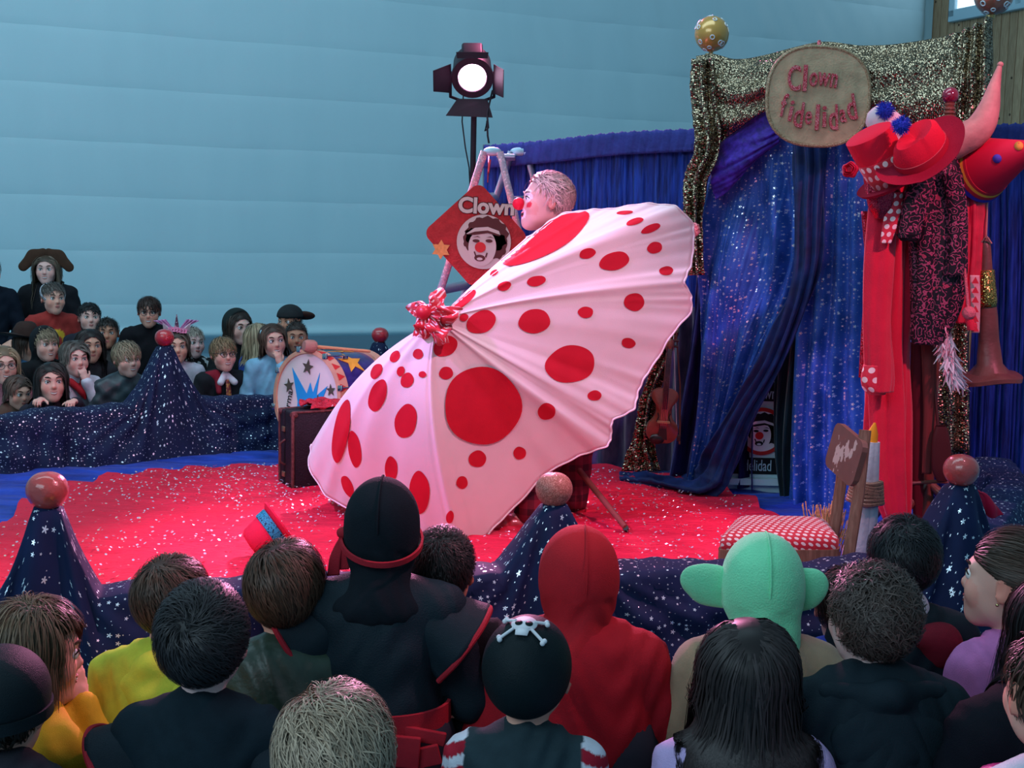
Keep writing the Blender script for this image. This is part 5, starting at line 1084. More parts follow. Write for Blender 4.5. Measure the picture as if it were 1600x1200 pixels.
    for k in range(260):
        t = rnd.random(); x0 = 1474 + 16 * t + rnd.uniform(-6, 6); y0 = 500 + 90 * t + rnd.uniform(-8, 8); p = P(x0, y0, -.2 + rnd.uniform(-.03, .03)); q = p + Vector((rnd.gauss(.02 * (2 * t - .6), .022), rnd.gauss(0, .02), -rnd.uniform(.03, .075))); b.cur = (.62, .33, .40) if rnd.random() > t else (.72, .70, .76)
        b.tube([p, (p + q) / 2 + Vector((rnd.gauss(0, .006), 0, 0)), q], [(.0012, .004), (.001, .005), (.0006, .001)], 4)
    b.build('plumes', M('plumes', attr=True, rough=.9), r, col=True); MB().tube([P(1478, 480, -.18), P(1482, 540, -.19), P(1496, 590, -.19)], .006, 6).build('boa_core', M('scarf_pink'), r)
    # brown pointed hat with wide brim hanging on a cord
    c = P(1546, 590, -.1); ax = (P(1540, 400, -.1) - c).normalized(); M4 = basis(ax, (1, 0, 0)).to_4x4(); M4.translation = c; lt = M('hat_leather', (.13, .038, .032), .45, bump=.5, bscale=18, var=.2, vscale=8)
    r = empty('pointed_hat', c, 'tall brown leather pointed hat with wide brim hanging at the far right', 'hat')
    MB().lathe([(49 * s, -6 * s), (50 * s, 0), (44 * s, 4 * s), (30 * s, 8 * s), (19 * s, 22 * s), (15 * s, 60 * s), (14 * s, 95 * s), (11 * s, 150 * s), (10 * s, 195 * s), (6 * s, 214 * s), (0, 218 * s)], 48, M4, deform=lambda p, a: p + Vector((.004 * math.sin(p.z * 60 + a * 2), .004 * math.cos(p.z * 47), .006 * math.sin(3 * a) * min(1, Vector((p.x, p.y)).length * 8)))).build('felt', lt, r)
    b = MB(); b.lathe([(14.5 * s, 110 * s), (15.2 * s, 118 * s), (12.5 * s, 165 * s), (11.5 * s, 166 * s)], 40, M4); u = [(math.atan2(*(M4.inverted() @ Vector(p)).yx) * .04, (M4.inverted() @ Vector(p)).z) for p in b.v]; mesh('sequin_band', b.v, b.f, sequin('band_sequins', (.55, .30, .06), (.7, .5, .15), 200, .6), r, uv=u)
    MB().tube([P(1543, 300, -.1), P(1542, 345, -.12), P(1541, 372, -.12)], .003, 6).tube([P(1534, 378, -.12), P(1541, 368, -.14), P(1549, 380, -.12)], .004, 6).build('cord', M('cord_pale', (.55, .25, .22), .8), r)
costumes()
def hats():
    P = lambda px, py, dy=0: W(px, py, CY + dy); s = CY / FPX * .84; felt = M('hat_felt', (.28, .006, .028), .85, bump=.2, bscale=250); bright = M('hat_bright', (.66, .012, .04), .75, bump=.15, bscale=250)
    def dent(p, a): return p
    # spotted top hat
    base = P(1392, 284, -.30); up = (P(1356, 207, -.34) - base).normalized(); M4 = basis(up, P(1440, 262, -.3) - base).to_4x4(); M4.translation = base
    r = empty('spotted_top_hat', base, 'red top hat with white spots and a rose leaning on the coat stand', 'hat')
    MB().lathe([(0, 96 * s), (34 * s, 97 * s), (41 * s, 94 * s), (40 * s, 60 * s), (37 * s, 30 * s), (36 * s, 4 * s)], 48, M4).build('crown', bright, r)
    b = MB(); b.lathe([(36.8 * s, 2 * s), (37.6 * s, 30 * s), (39.8 * s, 50 * s), (39.5 * s, 51 * s)], 64, M4); u = [(math.atan2(*(M4.inverted() @ Vector(p)).yx) * .1, (M4.inverted() @ Vector(p)).z) for p in b.v]; mesh('spotted_band', b.v, b.f, polka('polka_band', (.58, .012, .04), (.85, .72, .72), 26, .3), r, uv=u)
    MB().lathe([(36 * s, 3 * s), (56 * s, 2 * s), (60 * s, 5 * s), (56 * s, -1 * s), (34 * s, -2 * s)], 48, M4).build('brim', felt, r)
    rc = P(1329, 266, -.42); ro = MB(); M5 = basis((-.5, -.8, .2)).to_4x4(); M5.translation = rc
    for q, z in ((.030, .0), (.023, .006), (.015, .010)): ro.lathe([(q * .4, -.02), (q * .9, -.008), (q, z + .008), (q * .82, z + .016), (q * .7, z + .004)], 24, M5, deform=lambda p, a: p * (1 + .08 * math.sin(5 * a + 40 * p.length)))
    ro.build('rose', M('rose_red', (.5, .01, .04), .6), r)
    # wide red fedora
    c = P(1441, 244, -.42); n = (P(1420, 199, -.50) - c); n = (n + Vector((0, -.02, 0))).normalized(); x = (P(1504, 192, -.40) - P(1376, 282, -.42)).normalized(); B = basis(n, x); M4 = B.to_4x4(); M4.translation = c
    r = empty('red_fedora', c, 'wide-brimmed dark red fedora hung highest on the coat stand', 'hat')
    def oval(p, a): return Vector((p.x * 1.22, p.y * .86, p.z + .028 * (p.x / .15) ** 2 * (1 if abs(p.x) > .08 else .3)))
    MB().lathe([(38 * s, 0), (55 * s, -1 * s), (66 * s, 4 * s), (67 * s, 6 * s), (55 * s, 3 * s), (38 * s, 4 * s)], 64, M4, oval).build('brim', felt, r)
    MB().lathe([(40 * s, 0), (39 * s, 20 * s), (35 * s, 44 * s), (28 * s, 54 * s), (15 * s, 50 * s), (0, 42 * s)], 64, M4, lambda p, a: Vector((p.x * 1.22, p.y * .86 * (1 - .25 * max(0, p.z / s - 30) / 24 * (1 if p.x < 0 else .5)), p.z + .02 * (p.x / .15) * (p.z > .05)))).build('crown', bright, r)
    MB().lathe([(40.8 * s, 2 * s), (41 * s, 4 * s), (40 * s, 19 * s), (38.5 * s, 20 * s)], 64, M4, lambda p, a: Vector((p.x * 1.22, p.y * .86, p.z))).build('hat_ribbon', M('ribbon_red', (.42, .012, .035), .45), r)
    # long curved horn hat
    r = empty('horn_hat', P(1500, 215), 'long curved pale leather horn sticking up from the coat stand', 'horn')
    s = CY / FPX; pts = crs(np.array([tuple(P(*q)) for q in ((1478, 236, -.18), (1502, 220, -.2), (1530, 200, -.22), (1545, 170, -.22), (1553, 138, -.2), (1562, 104, -.18))]), 26, 0); rad = np.interp(np.linspace(0, 1, 26), [0, .3, .5, .75, 1], [20 * s, 23 * s, 19 * s, 11 * s, 3.5 * s])
    MB().tube(pts, rad, 20).build('horn', M('horn_leather', (.50, .22, .20), .5, bump=.4, bscale=26, var=.2, vscale=14), r)
    MB().tube([P(1420, 292, -.14), P(1448, 268, -.16), P(1480, 238, -.19), P(1500, 222, -.2)], [8 * s, 12 * s, 17 * s, 19 * s], 16).build('horn_root', M('horn_dark', (.18, .04, .035), .5), r); MB().ell(P(1563, 101, -.18), 4.5 * s).build('horn_tip', M('horn_leather'), r)
    # white cone hat with blue pompons
    a = P(1402, 218, -.2); t = P(1364, 172, -.22); M4 = basis(t - a, (1, 0, 0)).to_4x4(); M4.translation = a
    r = empty('pompon_hat', a, 'white clown hat with blue fur pompons behind the red hats', 'hat')
    L = (t - a).length; MB().lathe([(30 * s, 0), (26 * s, L * .4), (20 * s, L * .85), (10 * s, L), (0, L * 1.02)], 32, M4).build('cone', M('hat_white', (.70, .52, .58), .7), r)
    rnd = random.Random(9)
    for x, y, rr in ((1383, 173, 14), (1408, 196, 14)):
        b = MB(); cc = P(x, y, -.27 if x < 1400 else -.5); b.ell(cc, rr * .7 * s, n=12, m=8)
        for k in range(420):
            d = Vector((rnd.gauss(0, 1), rnd.gauss(0, 1), rnd.gauss(0, 1))).normalized(); q = cc + d * rr * s * rnd.uniform(.9, 1.15); b.tube([cc + d * rr * .55 * s, q], [.0016, .0004], 3, cap=False)
        b.build('pompon', M('pompon_blue', (.02, .05, .45), .9), r)
    MB().tube([P(1412, 172, -.12), P(1422, 196, -.2), P(1430, 205, -.25)], [.003, .008, .012], 8).build('feather', M('black_velvet'), r)
    # red cone hat with dots on the right
    b0 = P(1536, 262, -.12); s = CY / FPX; t = P(1640, 222, -.42); M4 = basis(t - b0, (0, 0, 1)).to_4x4(); M4.translation = b0; L = (t - b0).length
    r = empty('cone_hat', b0, 'red cone party hat with coloured dots and blue trim at the right edge', 'hat')
    MB().lathe([(47 * s, 0), (0.5 * s, L), (0, L)], 48, M4).build('cone', M('cone_red', (.64, .012, .05), .7), r)
    for i, (z0, z1, col) in enumerate(((-8, -2, (.03, .03, .40)), (-3, 3, (.45, .02, .04)), (3, 7, (.75, .40, .05)), (7, 11, (.45, .02, .04)))): MB().lathe([((47.5 - z0 * .42) * s, z0 * s), ((48.6 - z0 * .42) * s, z0 * s), ((48.6 - z1 * .42) * s, z1 * s), ((47 - z1 * .42) * s, z1 * s)], 48, M4).build('trim_band', M('trim_%d' % i, col, .7), r)
    cone_b = BVHTree.FromPolygons([M4 @ Vector((47 * s * (1 - k) * math.cos(a), 47 * s * (1 - k) * math.sin(a), L * k)) for k in (0, .98) for a in np.linspace(0, 2 * math.pi, 33)], [(i, i + 1, 34 + i, 33 + i) for i in range(32)])
    for x, y, rr, col in ((1558, 248, 7, (.08, .05, .42)), (1592, 228, 7, (.75, .25, .05)), (1578, 214, 4, (.7, .3, .1))):
        vs = []
        for k in range(21):
            q = 0 if k == 0 else rr; d = ray(x + q * math.cos(k * .314), y + q * math.sin(k * .314)).normalized(); h = cone_b.ray_cast(EYE, d)
            if h[0] is None: vs = None; break
            vs.append(h[0] - d * .003)
        if vs: mesh('dot', vs, [(0, 1 + (k + 1) % 20, 1 + k) for k in range(20)], M('cone_dot_%.2f' % col[0], col, .7), r, solid=.002)
hats()
# ================================================================== CHAIR, CANDLE
def chair():
    Y = 4.15; s = Y / FPX; P = lambda px, py, dy=0: W(px, py, Y + dy); wd = pattern('chair_wood', [(.17, .085, .06), (.28, .15, .11)], 60, .5, kind='wood'); zs = P(1215, 838).z
    root = empty('dotted_chair', (P(1220, 838).x, Y + .1, 0), 'old wooden chair with red polka dot seat turned sideways at the ring edge', 'chair')
    A = P(1122, 850, -.06); Bq = P(1313, 858, -.02); C = P(1292, 812, .26); D = P(1150, 800, .26)
    for q in (A, Bq, C, D): q.z = zs - .04
    q4 = [A, Bq, C, D]; cen = sum(q4, Vector()) / 4; N = 40
    def per(t):
        k = int(t * 4) % 4; f = t * 4 - int(t * 4); return q4[k].lerp(q4[(k + 1) % 4], f)
    rim = [per(k / N) for k in range(N)]; rim = [(rim[k - 1] + rim[k] * 2 + rim[(k + 1) % N]) / 4 for k in range(N)]
    rings = []; 
    for rr, z in ((.985, .0), (1.0, .012), (1.0, .028), (.97, .042), (.88, .054), (.7, .062), (.45, .066), (.2, .068), (.02, .068)): rings.append([cen + (p - cen) * rr + Vector((0, 0, z)) for p in rim])
    V = [tuple(p) for r_ in rings for p in r_]; mesh('cushion', V, gridfaces(len(rings), N, True), polka('polka_seat', (.56, .010, .035), (.82, .68, .70), 42, .30), root, uv=[(p[0] + p[2] * .6, p[1] + p[2] * 1.2) for p in V])
    b = MB(); vv = [cen + (p - cen) * 1.02 + Vector((0, 0, z)) for z in (-.055, .004) for p in rim]; b.add(vv, [(k, (k + 1) % N, N + (k + 1) % N, N + k) for k in range(N)] + [tuple(range(N - 1, -1, -1)), tuple(range(N, 2 * N))]); b.build('seat_frame', wd, root)
    for q in (A, D):
        p = cen + (q - cen) * .93; h = p.z - .05; M4 = Matrix.Translation((p.x, p.y, 0)); MB().lathe([(.014, 0), (.018, .05), (.014, .08)] + [(r_, h - .15 + .022 * k) for k, r_ in enumerate((.018, .024, .018, .024, .018, .024, .02))] + [(.024, h + .01)], 20, M4).build('leg', wd, root)
    for (f0, t0, nm) in ((P(1326, 868, .0), P(1352, 672, .04), 'back_post'), (P(1306, 810, .27), P(1318, 690, .28), 'back_post')):
        foot = Vector((f0.x - .03, f0.y, 0)); MB().tube([foot, f0, f0.lerp(t0, .5) + Vector((.006, 0, 0)), t0], [(.015, .021)] * 4, 10).build(nm, wd, root)
    # backrest board
    co = [P(1308, 656, .22), P(1353, 690, .0), P(1336, 768, .0), P(1294, 727, .22)]; c = sum(co, Vector()) / 4; xx = ((co[1] - co[0]) + (co[2] - co[3])).normalized(); yy = ((co[0] - co[3]) + (co[1] - co[2])).normalized(); nn = xx.cross(yy).normalized(); yy = nn.cross(xx); R = Matrix((xx, yy, nn)).transposed(); w, h = (co[1] - co[0]).length, (co[0] - co[3]).length
    poly = []
    for sx, sy, a0 in ((1, 1, 0), (-1, 1, 90), (-1, -1, 180), (1, -1, 270)): poly += [(sx * (w / 2 - .03) + .03 * math.cos(math.radians(a0 + t)), sy * (h / 2 - .03) + .03 * math.sin(math.radians(a0 + t))) for t in (0, 30, 60, 90)]
    m, t = newmat('worn_board'); oc = t.coord(); n1 = t.noise(t.n('ShaderNodeMapping', Vector=oc, Scale=(1, 1, .6)).outputs[0], 30, 6)
    d = t.n('ShaderNodeVectorMath', _operation='DISTANCE', i0=oc, i1=tuple(c - Vector(root.location) + Vector((-.005, 0, .0)))).outputs['Value']; msk = t.math('GREATER_THAN', t.math('SUBTRACT', n1, t.math('MULTIPLY', d, 2.2)), .44); t.link(t.mix(msk, t.mix(n1, (.13, .055, .045), (.20, .10, .08)), (.55, .42, .38)), 'Base Color'); t.b.inputs['Roughness'].default_value = .5
    MB().prism(poly, R, c, .02).build('backrest', m, root, smooth=False)
    # white wooden candle bundle with rope band
    Yc = 4.62; Q = lambda px, py, dy=0: W(px, py, Yc + dy); bt = Q(1342, 870); tp = Q(1362, 690); bt.z = bt.z; e = (tp - bt).normalized(); bt = bt - e * (bt.z / e.z)
    root = empty('white_torch', (bt.x, bt.y, 0), 'white plank torch with rope band and orange tip behind the chair', 'torch'); wp = M('white_plank', (.62, .60, .66), .7, bump=.3, bscale=60, var=.12, vscale=20)
    x = Vector((1, 0, 0)); x = (x - e * x.dot(e)).normalized(); y = e.cross(x); L = (tp - bt).length
    for k in range(7):
        a = k * 2 * math.pi / 7; o = x * .05 * math.cos(a) + y * .05 * math.sin(a); o2 = o * .45; R2 = basis(e, o); p, q = bt + o * 1.25, tp + o2; MB().tube([p, q], [(.010, .030), (.008, .013)], 8, flat=o).build('stave', wp, root)
    for k in range(7): p = bt.lerp(tp, .60 + k * .022); M4 = basis(e).to_4x4(); M4.translation = p; rr = .062 - k * .002; MB().tube([M4 @ Vector((rr * math.cos(t), rr * math.sin(t), .003 * math.sin(3 * t + k))) for t in np.linspace(0, 6.2832, 25)], .009, 7, cap=False).build('rope', pattern('rope_brown', [(.30, .15, .10), (.42, .24, .16), (.12, .06, .04)], 240, kind='glitter'), root)
    MB().tube([tp - e * .02, tp + e * .03, tp + e * .07 + x * .004], [.022, .02, .004], 12).build('flame_tip', M('flame_orange', (.85, .30, .02), .6), root)
    root = empty('straw_bundle', G(1292, 830), 'small bundle of dry straw behind the chair', 'straw'); b = MB(); rnd = random.Random(2); c = Q(1292, 806, .02); base = Vector((c.x, c.y, .01))
    for k in range(160):
        p = base + Vector((rnd.gauss(0, .03), rnd.gauss(0, .03), 0)); q = Vector((c.x, c.y, c.z)) + Vector((rnd.gauss(0, .035), rnd.gauss(0, .03), rnd.uniform(-.05, .045))); b.tube([p, (p + q) / 2 + Vector((rnd.gauss(0, .01), 0, 0)), q], .0022, 4)
    b.build('stalks', M('straw', (.50, .30, .14), .7, var=.4, vscale=40), root)
    c = Q(1386, 835); o = MB(); root = None
    # red ribbon by the right post
    c = BP[2] + Vector((.02, .05, -.06)); net = [[c, c + Vector((.006, 0, -.004)), c + Vector((.012, 0, -.008))], [W(1520, 775, 3.83), W(1530, 768, 3.82), W(1536, 772, 3.83)], [W(1526, 800, 3.85), W(1546, 792, 3.83), W(1556, 788, 3.85)], [W(1532, 800, 3.86), W(1552, 808, 3.85), W(1568, 804, 3.86)]]
    o = surf('ribbon', net, 20, 40, M('ribbon_pink', (.55, .01, .05), .5), disp=lambda U, V, P: .004 * np.sin(U * 9 + V * 7)); tag(o, 'red ribbon end hanging from the front right ring post', 'ribbon')
chair()
# ================================================================== WEARABLES
def hcut(H, y0, up=0.0):
    h = np.array(H.translation); Yx = np.array(H.to_3x3() @ Vector((0, 1, up)).normalized())
    return lambda X: -((X - h) @ Yx - y0)
def cloth(name, col=(.5,.5,.5), rough=.85, **k): return MATS.get(name) or M(name, col, rough, bump=k.get('bump', .25), bscale=k.get('bscale', 420), var=k.get('var', .12), vscale=k.get('vscale', 22), sheen=k.get('sheen', 0))
def hood(o, col, name='hood', mat=None, r=(.098, .112, .11), c=(0, .018, .022), y0=-.03, cell=.006, up=.15, neck=True, wr=.003):
    H, s = o['H'], o['hs']; R = H.to_3x3(); ps = [elli(tf(H, [q * s for q in c]), [q * s for q in r], R, .01)]
    if neck: ps += [cone(tf(H, (0, .03 * s, -.05 * s)), o['N'] + o['B'] @ Vector((0, .035, -.01)), .074 * s, .066 * s, .05), elli(o['N'] + o['B'] @ Vector((0, .022, -.04)), (.13 * s, .085 * s, .036 * s), o['B'], .07)]
    fld = (lambda X, D: D + wr * (np.sin(X[..., 2] * 70 + 6 * np.sin(X[..., 0] * 25)) * np.sin(X[..., 0] * 40 + X[..., 1] * 30) * (X[..., 2] < o['H'].translation.z - .03 * s)).astype(np.float32)) if wr else None
    return shell(o, name, ps, cell, mat or cloth('hood_%.2f_%.2f_%.2f' % col, col), cut=hcut(H, y0 * s, up), field=fld)
def band(o, name, mat, c, r, R, h, th=.004, seg=48, a0=0, a1=360, frame4=None, wav=0, parent=None):
    """elliptical band: centre c, radii r, axis R's z"""
    H = frame4 or o['H']; s = o['hs']; v = []; n = seg + 1; b = MB(); rows = [(0, -h / 2), (th, -h / 2), (th, h / 2), (0, h / 2)]
    for k in range(n):
        t = math.radians(a0 + (a1 - a0) * k / seg)
        for dr, z in rows: p = Vector(((r[0] + dr) * math.cos(t), (r[1] + dr) * math.sin(t), z + wav * math.sin(5 * t))); v.append(H @ ((Vector(c) + R @ p) * s))
    f = [(k * 4 + i, (k + 1) * 4 + i, (k + 1) * 4 + (i + 1) % 4, k * 4 + (i + 1) % 4) for k in range(seg) for i in range(4)]
    b.add(v, f); return b.build(name, mat, parent or o['root'])
def shoulder_caps(o, mat, trim, x0=.06, L=.13, r0=.050, r1=.098, alpha=38, sides=(-1, 1), **_):
    bs = o['bs']; al = math.radians(alpha)
    for q in sides:
        base = o['N'] + Vector((0, 0, -.040 * bs)); Bx = o['B'] @ Vector((q, 0, 0)); By = o['B'] @ Vector((0, 1, 0)); Z = Vector((0, 0, 1)); ax = Bx * math.cos(al) - Z * math.sin(al); nn = Bx * math.sin(al) + Z * math.cos(al); net = []
        for t in (0, .33, .66, 1):
            r = r0 + (r1 - r0) * t ** 1.1; net.append([base + (Bx * x0 + ax * L * t + By * (r * math.sin(math.radians(a))) + nn * (r * math.cos(math.radians(a)))) * bs for a in (-130, -90, -45, 0, 45, 90, 130)])
        w = surf('shoulder_cap', net, 40, 16, mat, o['root'], solid=.006, disp=lambda U, V, P: .004 * np.sin(U * 18) * V)
        MB().tube([tuple(p) for p in crs(np.array([tuple(p) for p in net[-1]]), 40, 0)], .0065, 8).build('cap_trim', trim, w)
def body_band(o, name, mat, z, h, rx, ry, lean=0, th=.008):
    """band around the torso at height fraction z from neck (0) to hips (1)"""
    c = o['N'].lerp(o['pel'], z); M4 = Matrix.Translation(c) @ o['B'].to_4x4(); sv = o['hs']; o['hs'] = 1.0; r = band(o, name, mat, (0, 0, 0), (rx, ry), Rx(lean), h, th, frame4=M4); o['hs'] = sv; return r
BLK = cloth('black_poly', (.010, .014, .019), .7); REDT = cloth('red_trim', (.42, .02, .035)); 
BROWN = (.055, .03, .02); DBROWN = (.028, .017, .012); BLOND = (.34, .24, .13); BLACKH = (.012, .011, .012); LBROWN = (.15, .09, .05)
SK1 = (.62, .40, .32); SK2 = (.52, .33, .25); SK3 = (.40, .23, .16)
# ================================================================== THE CLOWN
def clown():
    Y = 5.62; hs = 1.05; hc = W(853, 315, Y); H = frame(hc, -80, -4, 0); skin = (.60, .36, .31); s_ = Y / FPX; P = lambda px, py, dy=0: W(px, py, Y + dy)
    root = empty('person', (P(880, 640).x, Y + .12, 0), 'clown in red plaid trousers leaning behind the giant umbrella, red nose on', 'person')
    N = P(872, 366, .05); ch = P(895, 440, .10); pv = P(892, 585, .12); hipL, hipR = pv + Vector((0, -.08, 0)), pv + Vector((0, .08, 0))
    knL, knR = P(850, 705, .0), P(895, 700, .16); anL, anR = W(830, 800, 5.36), W(893, 792, 5.66); anL.z = .10; anR.z = .10
    shN, shF = P(885, 395, -.10), P(900, 385, .25); elN, wrN = P(985, 400, .05), P(1066, 372, .02); elF, wrF = P(840, 480, .12), P(790, 545, .0)
    tors = [cone(N, ch, .07, .15, .06), cone(ch, pv, .15, .14, .08), cone(shN, shF, .06, .06, .06)]; legs = [cone(hipL, knL, .09, .065, .04), cone(knL, anL, .062, .045, .02), cone(hipR, knR, .09, .065, .04), cone(knR, anR, .062, .045, .02)]
    arm = [cone(shN, elN, .055, .044, .03), cone(elN, wrN, .044, .032, .02), cone(shF, elF, .055, .044, .03), cone(elF, wrF, .044, .032, .02)]
    feet = [cone(a + Vector((0, 0, -.03)), a + Vector((-.15, -.03, -.055)), .04, .032, .02) for a in (anL, anR)]
    sk = lambda ps: [p[:6] + (skin,) + p[7:] for p in ps]
    hn = hand_prims(wrN + Vector((.01, -.01, .0)), (.6, -.1, .5), (-.3, -.9, .1), .8, 1.2, (.66, .28, .28), 1) + hand_prims(wrF, (-.8, -.4, -.2), (0, 0, -1), .95, .9, skin, -1)
    nk = [cone(N, H @ Vector((0, .025, -.05)), .058, .056, .03, skin)]; hp = head_prims(H, hs, skin)
    # deeper nose bridge, jaw and brow of an older face
    T = lambda *p: tf(H, [q * hs for q in p]); hp += [cone(T(-.03, -.05, -.075), T(.03, -.05, -.075), .024 * hs, .024 * hs, .03, skin), cone(T(0, -.02, -.09), T(0, -.065, -.095), .022 * hs, .02 * hs, .03, skin)]
    v, f, c = sculpt(sk(tors) + sk(legs) + sk(arm) + sk(feet) + nk + hp + hn, .0062, default=skin)
    # white clown make-up round eyes and mouth, red cheek spots
    loc = (v - np.array(H.translation)) @ np.array(H.to_3x3()) / hs
    for q in (-1, 1):
        e = ((np.abs(loc[:, 0] - q * .031) / .022) ** 2 + ((loc[:, 2] - .014) / .026) ** 2 < 1) & (loc[:, 1] < -.05); c[e] = (.78, .66, .66)
        e = ((loc[:, 0] - q * .05) ** 2 + (loc[:, 2] + .022) ** 2 < .012 ** 2) & (loc[:, 1] < -.03); c[e] = (.55, .03, .05)
    e = ((loc[:, 0] / .036) ** 2 + ((loc[:, 2] + .058) / .024) ** 2 < 1) & (loc[:, 1] < -.05); c[e] = (.78, .62, .62)
    mesh('body', v, f, SKIN(), root, col=c)
    face_parts(H, hs, root, (.3, .25, .22), (.08, .12, .16), 'open', (.5, .04, .06)); MB().ell(T(0, -.113, -.02), .026 * hs, n=24, m=16).build('red_nose', M('clown_nose', (.55, .008, .03), .5), root)
    hair(root, H, hs, (.50, .36, .33), n=2600, L=.06, kind='short', seed=3, w=.003, front=.082, nape=-.045, spread=.5, crown=(.0, -.085, .07), swirl=.1, vol=.0, ear=.036, tipc=1.2)
    inf = lambda ps, e: [(p[0], p[1], p[2] + (e if p[0] == 'e' else 0), p[3] + (e if p[0] == 'c' else 0), (p[4] + e if p[0] == 'c' else p[4])) + p[5:] for p in ps]
    def ad(nm, ps, cell, mat): v, f, c = sculpt(ps, cell, field=lambda X, D: D + .005 * (np.sin(X[..., 2] * 45 + 5 * np.sin(X[..., 0] * 20)) * np.sin(X[..., 0] * 25 + X[..., 1] * 20)).astype(np.float32)); return mesh(nm, v, f, mat, root)
    ad('jacket', inf(tors, .02) + inf(arm, .016), .012, pattern('jacket_plaid', [(.10, .04, .05), (.04, .015, .03)], 22, .8, kind='plaid'))
    ad('trousers', inf(legs, .03) + [cone(pv + Vector((0, 0, .05)), pv, .165, .17, .05)], .012, pattern('trouser_plaid', [(.20, .012, .03), (.05, .004, .012)], 16, .8, kind='plaid'))
    for a in (anL, anR): ad('shoe', [cone(a + Vector((.02, 0, -.055)), a + Vector((-.17, -.03, -.06)), .045, .05, .03), elli(a + Vector((-.15, -.03, -.058)), (.075, .058, .045), None, .03)], .008, M('shoe_red', (.40, .012, .03), .35, coat=.4))
    MB().box(anL + Vector((-.09, -.02, -.096)), (.25, .10, .012), Rz(10), bev=.004).build('sole', M('sole_pale', (.5, .4, .4), .7), root)
    ad('collar', [cone(N + Vector((0, 0, .0)), N + Vector((-.01, 0, .035)), .075, .068, .02)], .008, M('collar_dark', (.10, .05, .05), .8))
    o = empty('walking_stick', G(975, 828), 'thin brown wooden stick leaning from under the umbrella to the red cloth', 'stick'); a = G(977, 824, .075); b = W(905, 735, 5.62)
    MB().tube([a, a.lerp(b, .5), b], [.012, .013, .014], 10).build('shaft', M('stick_wood', (.22, .06, .05), .5), o); MB().tube([G(978, 826, .058), a], .013, 10).build('ferrule', M('ebony'), o)
clown()
